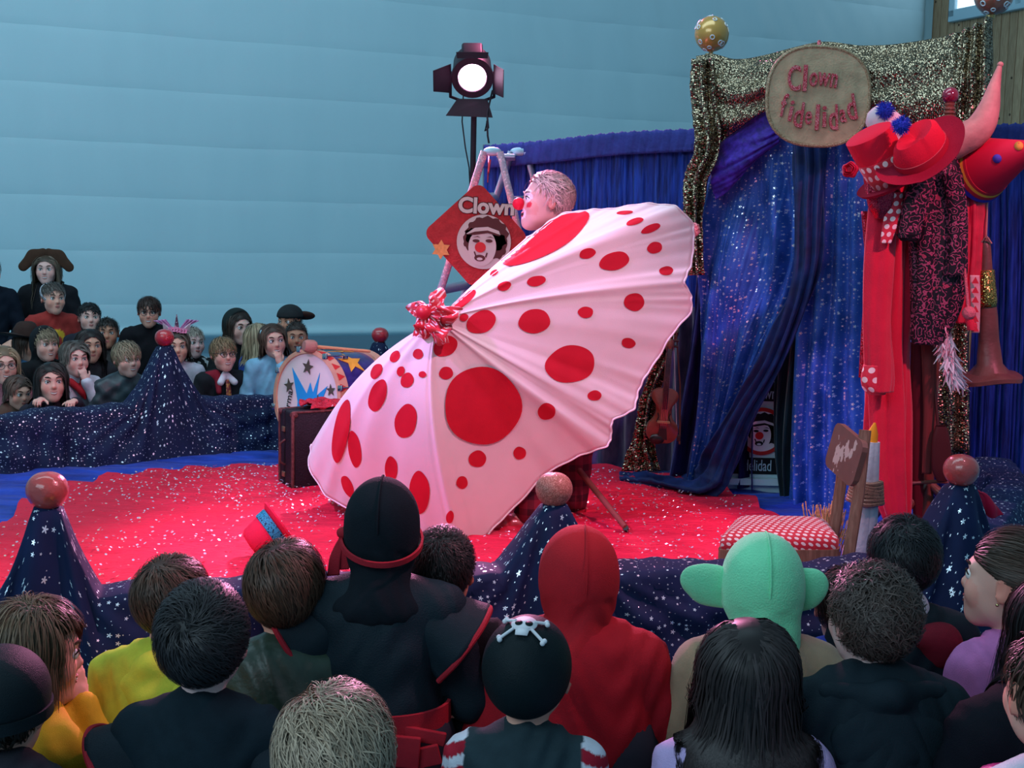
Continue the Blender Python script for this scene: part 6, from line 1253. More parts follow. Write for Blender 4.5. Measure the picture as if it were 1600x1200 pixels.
# ================================================================== CHILDREN SITTING IN FRONT
G1 = 'children seated before the stage'
def front_row():
    A = lambda label, *a, **k: person(label, *a, group=G1, seiza=True, **{**dict(yaw=180, cell=.0075, hcell=.008), **k})
    # far left, cap only
    o = A('child in black cap cut by the left picture edge', 2, 1108, 2.35, shirt=(.03, .03, .04), hairk=dict(col=DBROWN, n=700, L=.05), hs=.95)
    sh = shell(o, 'cap', [elli(tf(o['H'], (0, .012, .032)), (.094, .112, .095), o['H'].to_3x3(), .01)], .007, cloth('cap_black', (.008, .014, .018), .6), cut=lambda X: -(X[..., 2] - o['H'].translation.z - .005))
    band(o, 'cap_edge', cloth('cap_black'), (0, .012, .002), (.094, .113), Rx(0), .024, .008)
    # yellow-orange hoodie, chin in hand
    hc = W(52, 1018, 2.62)
    o = A('child in mustard yellow fleece resting cheek on hand at the left', 52, 1020, 2.62, yaw=150, hyaw=118, pitch=6, shirt=(.75, .45, .03), skin=SK1, hairk=dict(col=(.13, .085, .05), n=5569, L=.15, kind='bob', part=-.2, w=0.0023, nape=-.07, tipc=1.35, vol=.12, seg=10), face=dict(browc=BROWN), arms={1: 'lap', -1: dict(hand=hc + Vector((.085, .05, -.14)), elbow=(-.17, -.12, -.22), dir=(-.25, .25, .85), n=(-.6, .5, 0), curl=.7)}, hs=.97, hcell=.006, bs=1.05)
    hood_pile(o, cloth('mustard_fleece', (.75, .45, .03)))
    # lime top behind the collar boy
    o = A('child in lime yellow hooded top with pink tag, behind the boy with standing collar', 270, 942, 2.86, yaw=175, hyaw=160, pitch=5, shirt=(.72, .74, .07), hs=.92, hairk=dict(col=(.072, .040, .026), n=3712, L=.07, w=0.0020, spread=.2))
    hood_pile(o, cloth('lime_fleece', (.72, .74, .07)), .8)
    MB().ell(o['b'](-.062, .075, -.06), (.022, .012, .025), o['B']).build('hood_tag', cloth('tag_pink', (.6, .03, .12)), o['root'])
    # dark hair, black ninja costume with standing collar
    o = A('child in black costume with standing collar and flared red-edged shoulders', 318, 1002, 2.48, pitch=-10, shirt=(.008, .018, .026), hs=1.0, bs=1.02, skin=(.62, .5, .5), hairk=dict(col=(.022, .02, .022), n=6895, L=.058, w=0.0018, crown=(.012, .075, .062), swirl=.75, nape=-.084, tipc=1.5, vol=.03, spread=.22))
    shell(o, 'standing_collar', [cone(o['N'] + Vector((0, 0, -.03)), o['N'] + Vector((0, 0, .028)), .062, .058, .02)], .006, cloth('navy_black', (.008, .016, .024), .6), cut=lambda X: X[..., 2] - o['N'].z - .026)
    shoulder_caps(o, cloth('navy_black'), REDT, x1=.215, drop=.05); MB().tube([o['b'](0, .103, -.32), o['b'](0, .100, -.15), o['b'](0, .09, -.06), o['b'](0, .068, .01)], .0022, 6).build('zip', cloth('zip_black', (.004, .006, .008), .4), o['root'])
    # brown mop, olive shirt
    o = A('child in dark olive satin shirt left of the hooded ninja', 446, 925, 2.82, pitch=4, shirt=(.035, .055, .035), hs=.97, skin=SK1, hairk=dict(col=(.066, .034, .021), n=6099, L=.085, w=0.0022, crown=(.02, .03, .10), swirl=.5, nape=-.09, vol=.06, spread=.18, tipc=1.5), shirtmat=M('olive_satin', (.03, .05, .032), .4, var=.3, vscale=14, bump=.3, bscale=30))
    # the ninja
    o = A('child in black ninja hood with red headband and red sash, kneeling tallest', 598, 826, 2.86, shirt=(.008, .018, .026), hs=.93, bs=1.12, low=.14, shirtmat=M('ninja_cloth', (.008, .018, .026), .6, bump=.25, bscale=300, var=.12), legs=True)
    hood(o, (.006, .010, .015), r=(.092, .108, .112), c=(0, .016, .02), cell=.0055, wr=.0025)
    H = o['H']; MB().tube([H @ (Vector((0, .02 + .108 * math.sin(t), .02 + .115 * math.cos(t))) * .93) for t in np.linspace(-.3, 1.6, 24)], .0022, 6).build('hood_seam', cloth('hood_0.01_0.01_0.01', (.006, .010, .015)), o['root'])
    band(o, 'headband', REDT, (0, .018, -.022), (.0955, .118), Rx(-16) @ Ry(-4), .014, .006)
    kn = H @ (Vector((.092, .03, -.005)) * .93); MB().ell(kn, (.016, .016, .014)).build('knot', REDT, o['root'])
    for k, (dx, L) in enumerate(((-.012, .10), (.010, .085))): surf('headband_tail', [[kn + Vector((-.004, 0, 0)), kn + Vector((.006, 0, 0))], [kn + Vector((-.016 + dx, -.01, -L * .5)), kn + Vector((.008 + dx, -.012, -L * .5))], [kn + Vector((-.024 + dx, -.004, -L)), kn + Vector((.004 + dx, -.008, -L * .96))]], 8, 20, REDT, o['root'])
    shoulder_caps(o, cloth('ninja_cap', (.008, .018, .026), .6), REDT, x0=.06, x1=.205, r0=.056, r1=.098, drop=.075)
    MB().tube([o['b'](.0, .1, -.30), o['b'](.0, .098, -.15), o['b'](0, .085, -.05)], .002, 6).build('zip', cloth('zip_black'), o['root'])
    body_band(o, 'sash', REDT, .86, .10, .158, .122)
    for k, (x, z, w, h, a) in enumerate(((-.03, -.02, .15, .07, -4), (-.09, -.045, .12, .045, 14), (-.11, .005, .10, .03, -10))): MB().box(o['N'].lerp(o['pel'], .86) + o['B'] @ Vector((x, .135 - .012 * k, z)), (w, .012, h), o['B'] @ Ry(a), bev=.003).build('sash_flap', REDT, o['root'])
    # dark short hair right of the ninja
    o = A('child in plain black top at the right shoulder of the ninja', 692, 892, 3.0, yaw=172, shirt=(.006, .008, .011), hs=.88, bs=1.1, skin=SK3, hairk=dict(col=(.018, .013, .013), n=4243, L=.035, w=0.0017, crown=(0, .06, .08), nape=-.075, tipc=1.2))
    # pirate bandana
    o = A('child in black bandana with white skull print and striped sleeves', 826, 1050, 2.45, yaw=172, hyaw=168, pitch=-12, shirt=(.025, .045, .055), hs=.98, bs=.92, skin=SK1, cell=.0042, 
          colf=lambda v, q, c: stripes(v, q, c))
    sh = shell(o, 'bandana', [elli(tf(o['H'], (0, .016, .022)), (.088, .106, .1), o['H'].to_3x3(), .01)], .0055, cloth('bandana_black', (.006, .012, .015), .55), cut=bandcut(o['H']))
    skull(o)
    # red hood suit
    o = A('child in all-red hooded suit with keyhole back opening', 904, 900, 2.88, pitch=3, shirt=(.40, .012, .022), hs=.98, bs=1.22, low=.12, shirtmat=cloth('red_jersey', (.40, .012, .022), vscale=9))
    hood(o, (.50, .02, .028), r=(.094, .110, .112), c=(0, .016, .012), mat=cloth('red_jersey_hood', (.44, .015, .024), vscale=9), cell=.006, wr=.003)
    H = o['H']; MB().tube([H @ (Vector((-.012, .02 + .11 * math.sin(t), .014 + .113 * math.cos(t))) * .98) for t in np.linspace(-.2, 1.9, 24)], .0014, 6).build('hood_seam', cloth('red_jersey_hood'), o['root'])
    kb = o['b'](-.012, .101, -.085); MB().ell(kb, (.008, .01, .035), o['B'] @ Ry(14)).build('keyhole', cloth('keyhole_dark', (.02, .004, .006)), o['root']); MB().box(o['b'](-.002, .100, -.045), (.012, .004, .022), o['B'], bev=.001).build('neck_label', cloth('label_white', (.7, .6, .6)), o['root']); body_band(o, 'waist_seam', cloth('red_jersey'), .93, .012, .142, .108)
    # blond crop at the bottom
    o = A('child at the bottom edge with head top only in front of the ninja sash', 524, 1190, 1.95, shirt=(.05, .05, .06), hs=1.02, hairk=dict(col=(.36, .26, .18), n=5600, L=.06, w=0.0020, crown=(.03, .0, .105), swirl=.5, tipc=1.35, spread=.5, vol=.06))
    # green eared hood
    o = A('child in bright green fleece hat with wide ears and beige suit', 1190, 915, 2.86, pitch=2, yaw=176, shirt=(.34, .24, .15), hs=1.0, bs=1.15, low=.1, shirtmat=cloth('beige_plush', (.34, .24, .15), sheen=.3))
    gm = cloth('green_fleece', (.20, .76, .42), sheen=.3, bump=.35, bscale=260, vscale=10); H = o['H']
    ps = [elli(tf(H, (0, .014, .02)), (.093, .108, .106), H.to_3x3(), .01), cone(tf(H, (0, .035, -.03)), tf(H, (-.01, .075, -.15)), .082, .062, .04), cone(tf(H, (-.03, .06, -.1)), tf(H, (-.055, .085, -.185)), .045, .02, .03)]
    shell(o, 'hat', ps, .006, gm, cut=hcut(H, -.035, .1), field=lambda X, D: D + .0025 * (np.sin(X[..., 0] * 75) * (X[..., 2] < H.translation.z - .03)).astype(np.float32))
    MB().tube([H @ Vector((-.004, .018 + .11 * math.sin(t), .02 + .108 * math.cos(t))) for t in np.linspace(-.2, 1.75, 24)], .0018, 6).build('hat_seam', gm, o['root'])
    for q, L in ((1, .098), (-1, .045)):
        v, f, c = sculpt([cone(tf(H, (q * .07, .02, -.002)), tf(H, (q * (.075 + L * .55), .015, .002)), .036, .042, .02), cone(tf(H, (q * (.075 + L * .4), .016, .004)), tf(H, (q * (.080 + L * .8), .005, .012)), .038, .027, .03), cone(tf(H, (q * .075, .02, -.03)), tf(H, (q * (.08 + L * .5), .01, -.022)), .02, .014, .03)], .0055)
        hi = np.array(H.inverted()); vl = v @ hi[:3, :3].T + hi[:3, 3]; vl[:, 1] = .015 + (vl[:, 1] - .015) * .42; hm = np.array(H); mesh('hat_ear', vl @ hm[:3, :3].T + hm[:3, 3], f, gm, o['root'])
    # long-haired girl in lilac
    o = A('child in lilac ruffled blouse seated below the green hat', 1166, 1052, 2.42, pitch=-8, shirt=(.50, .36, .62), hs=.98, bs=1.02, skin=SK1, shirtmat=cloth('lilac_cotton', (.50, .36, .62)), hairk=dict(col=(.035, .026, .026), n=6200, L=.52, kind='long', part=.006, w=0.0034, seg=14, vol=.0, tipc=1.45, nape=-.08, spread=.25))
    for q in (-1, 1):
        for k in range(2):
            r0 = .10 + k * .05; net = []
            for t in (0, .5, 1): net.append([o['b'](q * (r0 + .035 * t), .085 * math.cos(math.radians(a)) * (1 + .15 * t) - .0, -.03 - (r0 - .06) * .35 - .1 * (1 - abs(math.sin(math.radians(a)))) - .03 * t) for a in (-80, -40, 0, 40, 80, 110)])
            surf('ruffle', net, 60, 10, cloth('ruffle_lilac', (.45, .48, .80), .6), o['root'], solid=.002, disp=lambda U, V, P: .009 * np.sin(U * 42) * V)
    # curly boy, robe
    rb = cloth('robe_black', (.010, .020, .028), .75)
    o = A('child in black robe with large dark hood, tousled, before the boy with white collar', 1362, 968, 2.55, yaw=186, hyaw=196, pitch=-4, shirt=(.010, .020, .028), hs=.95, bs=1.2, low=.1, skin=(.5, .42, .42), shirtmat=rb, face=dict(browc=BROWN), hairk=dict(col=(.060, .040, .034), n=4773, L=.07, kind='curly', w=0.0028, vol=.10, spread=.5, tipc=1.5, nape=-.085))
    hood_pile(o, rb, 1.25); shell(o, 'hood_lining', [cone(o['b'](-.06, .02, .005), o['b'](.06, .02, .005), .028, .028, .02), cone(o['b'](-.05, .045, .0), o['b'](.05, .045, .0), .026, .026, .02)], .007, cloth('lining_maroon', (.22, .015, .03)))
    # boy behind, robe with maroon hood, white collar
    o = A('child in black robe with maroon hood lining and white collar by the right post', 1410, 878, 2.98, yaw=184, pitch=2, shirt=(.010, .014, .020), hs=.92, bs=1.05, skin=SK2, shirtmat=rb, hairk=dict(col=(.012, .013, .016), n=4243, L=.06, w=0.0020, spread=.45, nape=-.08, tipc=1.4))
    shell(o, 'shirt_collar', [cone(o['N'] + Vector((-.02, -.01, .0)), o['N'] + Vector((-.0, -.01, .022)), .056, .054, .02)], .007, cloth('white_collar', (.65, .65, .72)))
    shell(o, 'hood_lining', [elli(o['b'](-.055, .085, -.04), (.05, .035, .055), o['B'], .02), elli(o['b'](-.03, .09, -.02), (.05, .03, .03), o['B'], .02)], .007, cloth('lining_maroon'))
    # blue and red costume, bent low
    o = A('child in blue and red costume bent low between green hat and black robe', 1322, 950, 2.98, yaw=165, pitch=10, shirt=(.02, .08, .50), hs=.85, bs=1.0, hairk=dict(col=DBROWN, n=900, L=.06), colf=lambda v, q, c: np.where(((v - np.array(q['N'])) @ np.array(q['B'] @ Vector((1, 0, 0))) < -.02)[:, None], np.array((.40, .015, .03)), c))
    # girl in profile at the right
    o = A('child in pink top with ear stud looking left at the right edge', 1578, 908, 2.82, yaw=200, hyaw=232, pitch=-3, shirt=(.62, .22, .55), hs=1.0, skin=(.64, .44, .38), hcell=.0055, face=dict(browc=DBROWN), shirtmat=cloth('pink_cotton', (.62, .20, .50)), hairk=dict(col=(.060, .036, .026), n=5569, L=.13, kind='up', w=0.0020, nape=-.06, front=.052, ear=.012, spread=.25, tipc=1.3, crown=(0, -.09, .06)))
    MB().ell(o['H'] @ Vector((.088, .004, -.036)), .004).build('earring', M('gold_stud', (.7, .5, .25), .2, 1), o['root']); MB().tube([o['H'] @ Vector((.0, .10, .02)), o['H'] @ Vector((.03, .15, -.03)), o['H'] @ Vector((.06, .15, -.14)), o['H'] @ Vector((.11, .12, -.2))], [.035, .04, .03, .008], 14).build('ponytail', M('pony_brown', (.04, .025, .02), .5, bump=.6, bscale=90), o['root'])
    # black velvet back and pink satin at the right edge
    o = A('child in black velvet dress at the right edge below the pink top', 1648, 985, 2.42, yaw=190, shirt=(.004, .005, .009), hs=.98, bs=1.3, low=.1, shirtmat=cloth('black_velvet_dress', (.004, .005, .010), .8), hairk=dict(col=BLACKH, n=2121, L=.3, kind='long', seg=12, w=0.0026))
    o = A('child in hot pink satin with white collar in the bottom right corner', 1652, 1085, 2.02, yaw=185, shirt=(.62, .015, .20), hs=.95, bs=1.02, shirtmat=M('hot_pink_satin', (.62, .015, .20), .35, var=.15, bump=.4, bscale=18), hairk=dict(col=BROWN, n=800, L=.06))
    shell(o, 'white_shoulder', [cone(o['b'](.05, .02, -.0), o['b'](.13, .02, -.03), .05, .045, .03)], .008, cloth('white_fleece', (.7, .62, .72)))
def bandcut(H):
    h = np.array(H.translation); z = np.array(H.to_3x3() @ Vector((0, .42, 1)).normalized()); return lambda X: -((X - h) @ z + .048)
def stripes(v, q, c):
    ax = np.array(q['B'] @ Vector((1, 0, 0))); x = (v - np.array(q['N'])) @ ax; z = v[:, 2]; arm = np.abs(x) > .125 * q['bs']; st = np.sin((z + np.abs(x) * .5) * 150) > 0
    c = c.copy(); c[arm] = np.where(st[arm][:, None], np.array((.36, .012, .03)), np.array((.66, .66, .74))); return c
def hood_pile(o, mat, k=1.0):
    """hood lying down on the back"""
    b = o['b']; ps = [elli(b(0, .078, -.055 * k), (.098 * k, .036, .062 * k), o['B'] @ Rx(12), .04), cone(b(-.075 * k, .035, .0), b(.0, .075, .012), .022, .026, .03), cone(b(.075 * k, .035, .0), b(.0, .075, .012), .022, .026, .03), cone(b(0, .09, -.08 * k), b(0, .085, -.125 * k), .03, .012, .04)]
    shell(o, 'hood', ps, .0065, mat, field=lambda X, D: D + .0014 * (np.sin(X[..., 2] * 90 + 60 * np.abs(X[..., 0] - o['N'].x))).astype(np.float32))
def skull(o):
    H, s = o['H'], o['hs']; wh = M('skull_white', (.78, .76, .80), .6); bk = cloth('bandana_black')
    c0 = Vector((0, .016, .022)); rr = Vector((.0925, .1105, .1045))
    def on(x, y, e=0.0):          # badge plane wrapped on the crown: x across, y towards the nape
        th = .18 + y / .105; ph = x / .095; d = Vector((math.sin(ph) * math.cos(th * .3), math.sin(th) * math.cos(ph), math.cos(th) * math.cos(ph)))
        return H @ ((c0 + Vector((d.x * (rr.x + e), d.y * (rr.y + e), d.z * (rr.z + e)))) * s)
    def patch(nm, pts, mat, e, c): vs = [on(*c, e + .0015)] + [on(x, y, e) for x, y in pts]; n = len(pts); mesh(nm, vs, [(0, 1 + k, 1 + (k + 1) % n) for k in range(n)], mat, o['root'], solid=.002)
    patch('skull_print', blob(0, -.005, .026, .022, 24), wh, .004, (0, -.005)); patch('jaw_print', [(-.014, .008), (.014, .008), (.012, .026), (-.012, .026)], wh, .004, (0, .017))
    for q in (-1, 1):
        patch('eye_print', blob(q * .010, -.002, .0072, .0062, 14), bk, .0062, (q * .010, -.002))
        MB().tube([on(q * .018, .010, .004), on(q * .045, .030, .004)], .0032, 8).ell(on(q * .047, .027, .004), .0052, n=10, m=6).ell(on(q * .044, .034, .004), .0052, n=10, m=6).build('bone_print', wh, o['root'])
        MB().tube([on(q * .018, -.012, .004), on(q * .042, -.024, .004)], .0032, 8).ell(on(q * .044, -.021, .004), .0052, n=10, m=6).ell(on(q * .041, -.028, .004), .0052, n=10, m=6).build('bone_print', wh, o['root'])
front_row()
# ================================================================== AUDIENCE BEHIND THE RING, LEFT
G2 = 'spectators behind the back ring curb'
def back_rows():
    def Bk(label, px, py, Y, **k): return person(label, px, py, Y, group=G2, **{**dict(yaw=30, cell=.0085, hcell=.0068, hs=.86, bs=.95), **k})
    F = lambda b=BROWN, m='flat', **k: dict(browc=b, mouth=m, **k)
    # adult with floppy brown dog ears
    o = Bk('adult in black top wearing floppy brown dog-ear headband, sitting highest', 73, 421, 9.7, yaw=10, hs=.98, bs=1.25, shirt=(.010, .010, .013), skin=(.62, .45, .42), face=F((.08, .05, .035), 'smile'), hairk=dict(col=(.12, .085, .06), n=840, L=.30, kind='long', w=.007, seg=6, vol=.02, ear=-.01))
    H = o['H']
    ear = cloth('dog_ear_brown', (.065, .032, .02), .9)
    band(o, 'headband', ear, (0, .01, .03), (.086, .09), Rx(90), .03, .014, a0=10, a1=170)
    for q in (-1, 1):
        v, f, c = sculpt([cone(tf(H, (q * .02, -.02, .125)), tf(H, (q * .09, -.02, .10)), .035, .045, .03), cone(tf(H, (q * .09, -.02, .10)), tf(H, (q * .165, -.02, .02)), .045, .036, .03)], .008); h = np.array(H); hi = np.array(H.inverted()); vl = v @ hi[:3, :3].T + hi[:3, 3]; vl[:, 1] = -.02 + (vl[:, 1] + .02) * .35; mesh('dog_ear', vl @ h[:3, :3].T + h[:3, 3], f, ear, o['root'])
    # adult partly out of frame
    o = Bk('adult in dark navy jacket cut by the left picture edge', -18, 425, 9.3, yaw=40, hs=.98, bs=1.25, shirt=(.008, .012, .022), face=F(), hairk=dict(col=DBROWN, n=391, L=.07))
    # red sweater with yellow emblem, pale headband
    def emb(v, q, c):
        x = (v - np.array(q['chest'])) @ np.array(q['B'] @ Vector((1, 0, 0))); z = v[:, 2] - q['chest'].z + .02; y = (v - np.array(q['chest'])) @ np.array(q['B'] @ Vector((0, -1, 0))); m = ((x / .07) ** 2 + (z / .075) ** 2 < 1) & (y > .02) & ~(((x - .015) / .03) ** 2 + ((z + .005) / .03) ** 2 < 1); c[m] = (.62, .36, .03); return c
    o = Bk('child in red sweater with yellow emblem and pale headband, in front of the dog-ear adult', 83, 466, 8.7, yaw=38, hs=.92, bs=1.05, shirt=(.34, .035, .03), colf=emb, face=F(), hairk=dict(col=(.10, .08, .07), n=616, L=.05))
    band(o, 'headband', cloth('headband_pale', (.5, .5, .56)), (0, .01, .035), (.083, .1), Rx(40), .016, .006)
    # back row
    Bk('child in dark top, second face right of the red sweater, partly behind others', 140, 497, 8.5, yaw=25, pitch=-6, shirt=(.02, .02, .03), face=F(BLACKH), skin=(.6, .42, .38), hairk=dict(col=BLACKH, n=672, L=.06, kind='curly', w=.007))
    Bk('child in grey top peeping out lowest behind the back row', 168, 521, 8.25, yaw=15, pitch=-4, shirt=(.08, .08, .08), face=F(BLACKH), skin=SK3, hairk=dict(col=(.02, .014, .012), n=560, L=.05))
    # boy with glasses, black polo
    o = Bk('child in black shirt with rectangular glasses leaning forward at the back', 233, 487, 8.2, yaw=12, pitch=4, hs=.85, bs=1.05, shirt=(.007, .007, .010), face=F(DBROWN, 'smile'), glasses=(.02, .02, .03), hairk=dict(col=(.035, .016, .012), n=783, L=.075, crown=(.01, .03, .1), front=.055, vol=.02)); 
    # unicorn headband
    o = Bk('child in white top with pink unicorn headband behind the ball on the post', 276, 541, 7.7, yaw=20, hs=.88, shirt=(.60, .52, .60), face=F(), hairk=dict(col=(.10, .065, .05), n=783, L=.14, kind='bob', seg=5, w=.007)); unicorn(o)
    hands = MB()
    # children right of the post
    o = Bk('child in black and white spotted coat behind the unicorn headband', 302, 535, 8.2, yaw=35, hs=.84, shirt=(.5, .5, .5), shirtmat=pattern('cow_print', [(.015, .015, .018), (.55, .58, .6)], 26, .8, kind='blot'), skin=(.55, .45, .46), face=F((.2, .15, .1)), hairk=dict(col=(.28, .24, .2), n=560, L=.05))
    o = Bk('child in dark robe with striped tie and round glasses at the curb', 349, 553, 7.45, yaw=35, hyaw=32, pitch=-2, hs=.86, shirt=(.012, .016, .020), face=F((.15, .09, .05), 'smile'), glasses=(.03, .02, .02), skin=(.66, .46, .40), hairk=dict(col=(.22, .14, .075), n=840, L=.075, crown=(.01, .035, .1), front=.05, vol=.01))
    shell(o, 'shirt_collar', [cone(o['b'](-.0, -.035, .0), o['b'](-.045, -.085, -.045), .025, .02, .01), cone(o['b'](0, -.035, .0), o['b'](.045, -.085, -.045), .025, .02, .01)], .006, cloth('white_collar', (.65, .65, .72)))
    MB().tube([o['b'](0, -.082, -.03), o['b'](0, -.100, -.08), o['b'](0, -.108, -.15)], [(.012, .006), (.016, .006), (.02, .006)], 10).build('tie', pattern('tie_stripe', [(.16, .02, .02), (.5, .30, .05), (.3, .1, .04)], 90, kind='glitter'), o['root'])
    shell(o, 'hood', [cone(o['b'](-.055, -.03, .0), o['b'](-.12, .01, -.03), .03, .04, .03), cone(o['b'](-.05, -.05, -.02), o['b'](-.06, -.095, -.1), .02, .016, .02)], .007, cloth('lining_maroon', (.22, .015, .03)))
    o = Bk('child in black hooded cloak behind the round glasses', 372, 511, 8.1, yaw=42, pitch=3, hs=.92, shirt=(.012, .014, .016), skin=(.56, .42, .38), face=F(DBROWN), hairk=dict(col=DBROWN, n=391, L=.2, kind='long', seg=6, w=.007)); hood(o, (.014, .022, .022), y0=-.015, cell=.007)
    o = Bk('child in royal blue cape turned away beside the light blue dress', 406, 530, 7.85, yaw=125, hs=.86, shirt=(.02, .06, .30), hairk=dict(col=(.36, .27, .17), n=1120, L=.19, kind='long', seg=6, w=.007, tipc=1.2))
    hc = W(427, 532, 7.55)
    o = Bk('child in light blue dress with hand held to the mouth', 427, 532, 7.55, yaw=22, hyaw=24, pitch=0, roll=-6, hs=.88, hcell=.0055, shirt=(.22, .45, .62), face=F(BROWN, 'smile', look=.5), skin=(.64, .42, .36), hairk=dict(col=(.09, .05, .035), n=840, L=.15, kind='bob', seg=5, w=.007, ear=.0), arms={-1: 'lap', 1: dict(hand=hc + Vector((.062, -.075, -.145)), elbow=(.15, -.16, -.24), dir=(-.2, -.1, 1), n=(-.6, .6, 0), curl=.9)})
    MB().ell(o['H'] @ Vector((-.07, -.01, .045)), (.008, .012, .028)).build('hair_clip', cloth('clip_blue', (.35, .65, .75)), o['root'])
    o = Bk('child in dark cap with the brim turned backwards, behind the drum', 452, 503, 8.5, yaw=-20, hs=.9, shirt=(.03, .03, .035), face=F(DBROWN), skin=SK3, hairk=dict(col=BLACKH, n=280, L=.04)); H = o['H']
    shell(o, 'cap', [elli(tf(H, (0, .012, .034)), (.085, .103, .084), H.to_3x3(), .01)], .007, cloth('cap_dark', (.02, .024, .026)), cut=lambda X: -(X[..., 2] - H.translation.z - .03)); MB().ell(H @ Vector((.06, .10, .04)), (.07, .05, .022), Rx(-30)).build('cap_brim', cloth('brim_brown', (.05, .025, .02)), o['root'])
    Bk('child in grey top with very short crop, face just above the drum', 463, 527, 7.95, yaw=12, hs=.84, shirt=(.14, .15, .18), skin=SK3, face=F((.03, .02, .015), 'open'), hairk=dict(col=(.05, .035, .03), n=504, L=.015, w=.004))
    # left cluster
    o = Bk('child in blue and white jacket with wide brown hat', 43, 540, 7.9, yaw=-40, hyaw=60, hs=.86, shirt=(.08, .22, .42), face=F(), skin=SK2, hairk=dict(col=BROWN, n=504, L=.16, kind='bob', seg=5, w=.007)); H = o['H']; ht = cloth('suede_brown', (.045, .022, .018), .8)
    M4 = H @ Matrix.Translation((0, .01, .055)); sh = .86; MB().lathe([(.09 * sh, 0), (.12 * sh, -.006), (.205 * sh, .004), (.208 * sh, .008), (.12 * sh, .002), (.092 * sh, .008), (.088 * sh, .05), (.062 * sh, .085), (.04 * sh, .095), (0, .08)], 40, M4, deform=lambda p, a: Vector((p.x, p.y, p.z + .03 * math.cos(a) ** 2 * (1 if Vector((p.x, p.y)).length > .1 else 0)))).build('hat', ht, o['root'])
    o = Bk('child in black hooded cape looking right beside the brown hat', 71, 538, 7.75, yaw=45, hyaw=42, hs=.88, shirt=(.010, .012, .014), face=F(LBROWN, 'smile'), skin=(.64, .44, .38), hairk=dict(col=(.26, .19, .12), n=504, L=.055, front=.05)); hood(o, (.012, .014, .016), y0=-.02, cell=.007)
    Bk('child in dark jumper between the black cape and the batman-style padded suit'.replace('batman-style ', ''), 141, 540, 7.75, yaw=30, hs=.88, shirt=(.03, .03, .035), face=F(BLACKH), skin=SK2, hairk=dict(col=(.022, .015, .014), n=1064, L=.26, kind='long', seg=6, w=.007))
    hc = W(117, 560, 7.3)
    o = Bk('child in white shirt with red neckerchief biting fingers at the curb', 117, 560, 7.3, yaw=38, hyaw=40, hs=.88, hcell=.0055, shirt=(.62, .62, .70), face=F(BROWN, 'flat'), skin=(.62, .46, .42), hairk=dict(col=(.12, .10, .085), n=1064, L=.11, kind='bob', seg=5, w=.007, vol=.06), arms={-1: 'lap', 1: dict(hand=hc + Vector((.085, -.055, -.135)), elbow=(.16, -.14, -.26), dir=(-.25, -.05, 1), n=(-.6, .6, 0), curl=.8)})
    shell(o, 'neckerchief', [cone(o['b'](-.04, -.06, -.01), o['b'](.02, -.105, -.07), .022, .018, .02), cone(o['b'](.04, -.06, -.01), o['b'](.02, -.105, -.07), .022, .018, .02), cone(o['b'](.02, -.1, -.06), o['b'](.03, -.11, -.11), .02, .008, .02)], .006, cloth('neckerchief_red', (.45, .02, .03)))
    def musc(X, D): return D + .006 * (np.sin(X[..., 2] * 75) * np.sin(X[..., 0] * 62 + .6)).astype(np.float32)
    o = Bk('child in dark padded muscle suit smiling left of the ball post', 198, 561, 7.35, yaw=40, hyaw=42, hs=.88, bs=1.08, shirt=(.03, .045, .055), shirtfield=musc, face=F(LBROWN, 'smile'), skin=(.64, .45, .40), hairk=dict(col=(.27, .20, .13), n=952, L=.085, crown=(.01, .035, .1), front=.052, vol=.03), shirtmat=M('suit_shine', (.025, .040, .050), .45, var=.3, vscale=30))
    # girl holding the curb
    p = {}
    for q, px in ((-1, 57), (1, 113)): p[q] = W(px, 622, 6.78)
    cz = .295
    for q in p: p[q].z = cz + .015
    o = Bk('child in dark top with purple frill gripping the ring curb with both hands', 80, 597, 7.0, yaw=32, hyaw=28, pitch=-4, hs=.95, bs=.95, hcell=.0052, shirt=(.020, .018, .028), face=F(BLACKH, 'smile'), skin=(.60, .40, .35), hairk=dict(col=(.022, .014, .013), n=1232, L=.19, kind='long', part=-.02, seg=6, w=.007), arms={q: dict(hand=p[q] + Vector((0, .05, .0)), dir=(0, -.9, .15), n=(0, 0, -1), curl=.9) for q in (-1, 1)})
    for q, x in ((-1, -.1), (1, .11)): shell(o, 'frill', [elli(o['b'](x, -.03, -.05), (.045, .05, .035), o['B'], .02)], .007, cloth('frill_purple', (.10, .03, .28)), field=lambda X, D: D + .006 * np.sin(X[..., 0] * 160).astype(np.float32) * np.sin(X[..., 2] * 130).astype(np.float32))
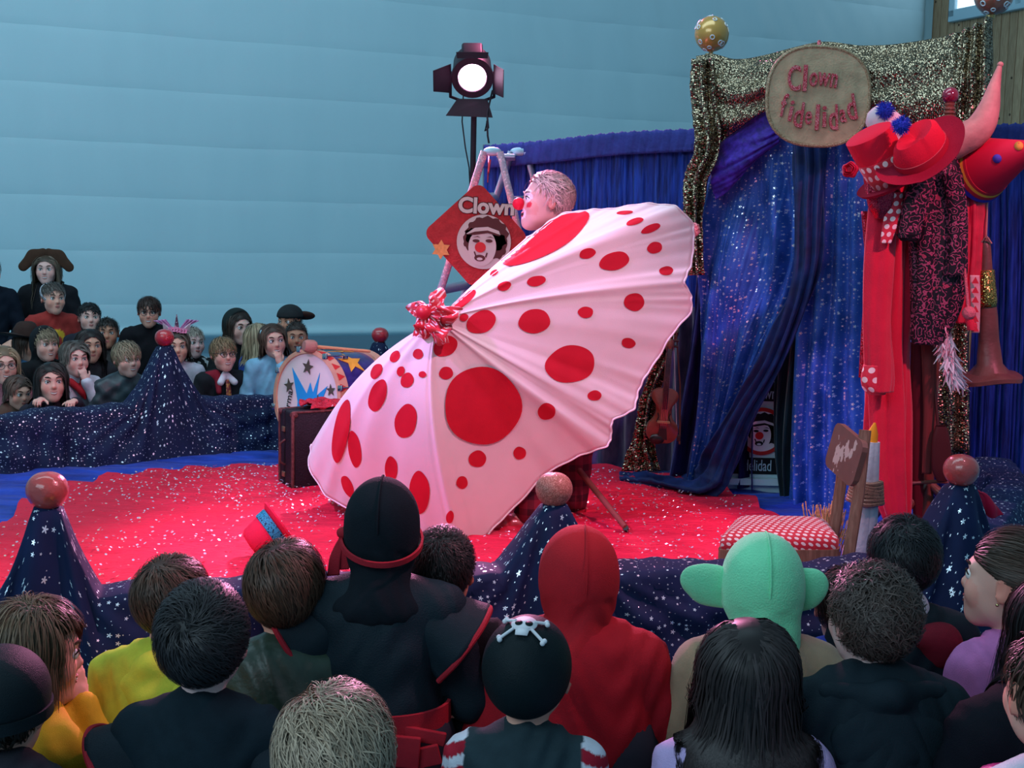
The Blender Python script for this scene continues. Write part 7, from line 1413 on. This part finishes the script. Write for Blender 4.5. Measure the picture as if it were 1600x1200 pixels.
    # far left child with glasses, and neighbour
    Bk('child with glasses and pink top at the far left by the curb', 6, 570, 7.35, yaw=30, hs=.95, shirt=(.45, .16, .20), face=F(LBROWN, 'smile'), glasses=(.05, .04, .05), skin=(.66, .44, .38), hairk=dict(col=(.30, .20, .12), n=840, L=.16, kind='bob', seg=5, w=.007))
    Bk('child in brown jacket crouching lowest at the far left curb', 28, 612, 7.15, yaw=50, pitch=12, hs=.8, bs=.8, shirt=(.10, .06, .045), face=F(), hairk=dict(col=(.10, .06, .045), n=560, L=.1, kind='bob', seg=5, w=.007))
def unicorn(o):
    H, s = o['H'], o['hs']; T = lambda *p: H @ (Vector(p) * s); pk = cloth('unicorn_pink', (.62, .28, .40), .7)
    band(o, 'headband', pk, (0, .005, .03), (.084, .088), Rx(90), .012, .008, a0=5, a1=175)
    pts = [T(0, -.02, .12 + .1 * t) for t in np.linspace(0, 1, 14)]; MB().tube(pts, [.018 * (1 - t * .85) * s * (1 + .18 * math.sin(t * 40)) for t in np.linspace(0, 1, 14)], 12).build('horn', pattern('horn_stripes', [(.10, .02, .06), (.55, .45, .5), (.3, .05, .12)], 120, kind='glitter'), o['root'])
    for q in (-1, 1):
        e = MB(); e.add([T(q * .03, -.02, .115), T(q * .085, -.015, .095), T(q * .095, -.02, .165), T(q * .055, -.03, .125), T(q * .06, .0, .125)], [(0, 1, 3), (1, 2, 3), (2, 0, 3), (0, 4, 1), (1, 4, 2), (2, 4, 0)]); e.build('unicorn_ear', cloth('unicorn_ear', (.66, .48, .54)), o['root'])
    f = MB()
    for k in range(6):
        c = T(-.05 + .02 * k, -.045, .112 + .006 * math.sin(k)); M4 = basis(Vector((.1, -1, .4))).to_4x4(); M4.translation = c; f.lathe([(.004, -.004), (.014, .0), (.017, .008), (.008, .006), (0, .01)], 15, M4, deform=lambda p, a: p * (1 + .2 * math.sin(5 * a)))
    f.build('fabric_flowers', cloth('flower_pink', (.66, .22, .36)), o['root'])
    for q in (-1, 1): surf('tulle', [[T(q * .02, 0, .12), T(q * .04, .0, .12)], [T(q * .045, .01, .15), T(q * .09, .01, .145)], [T(q * .07, .01, .185), T(q * .15, .01, .175)]], 16, 10, cloth('tulle_pink', (.5, .22, .42)), o['root'], disp=lambda U, V, P: .008 * np.sin(U * 20) * V)
back_rows()
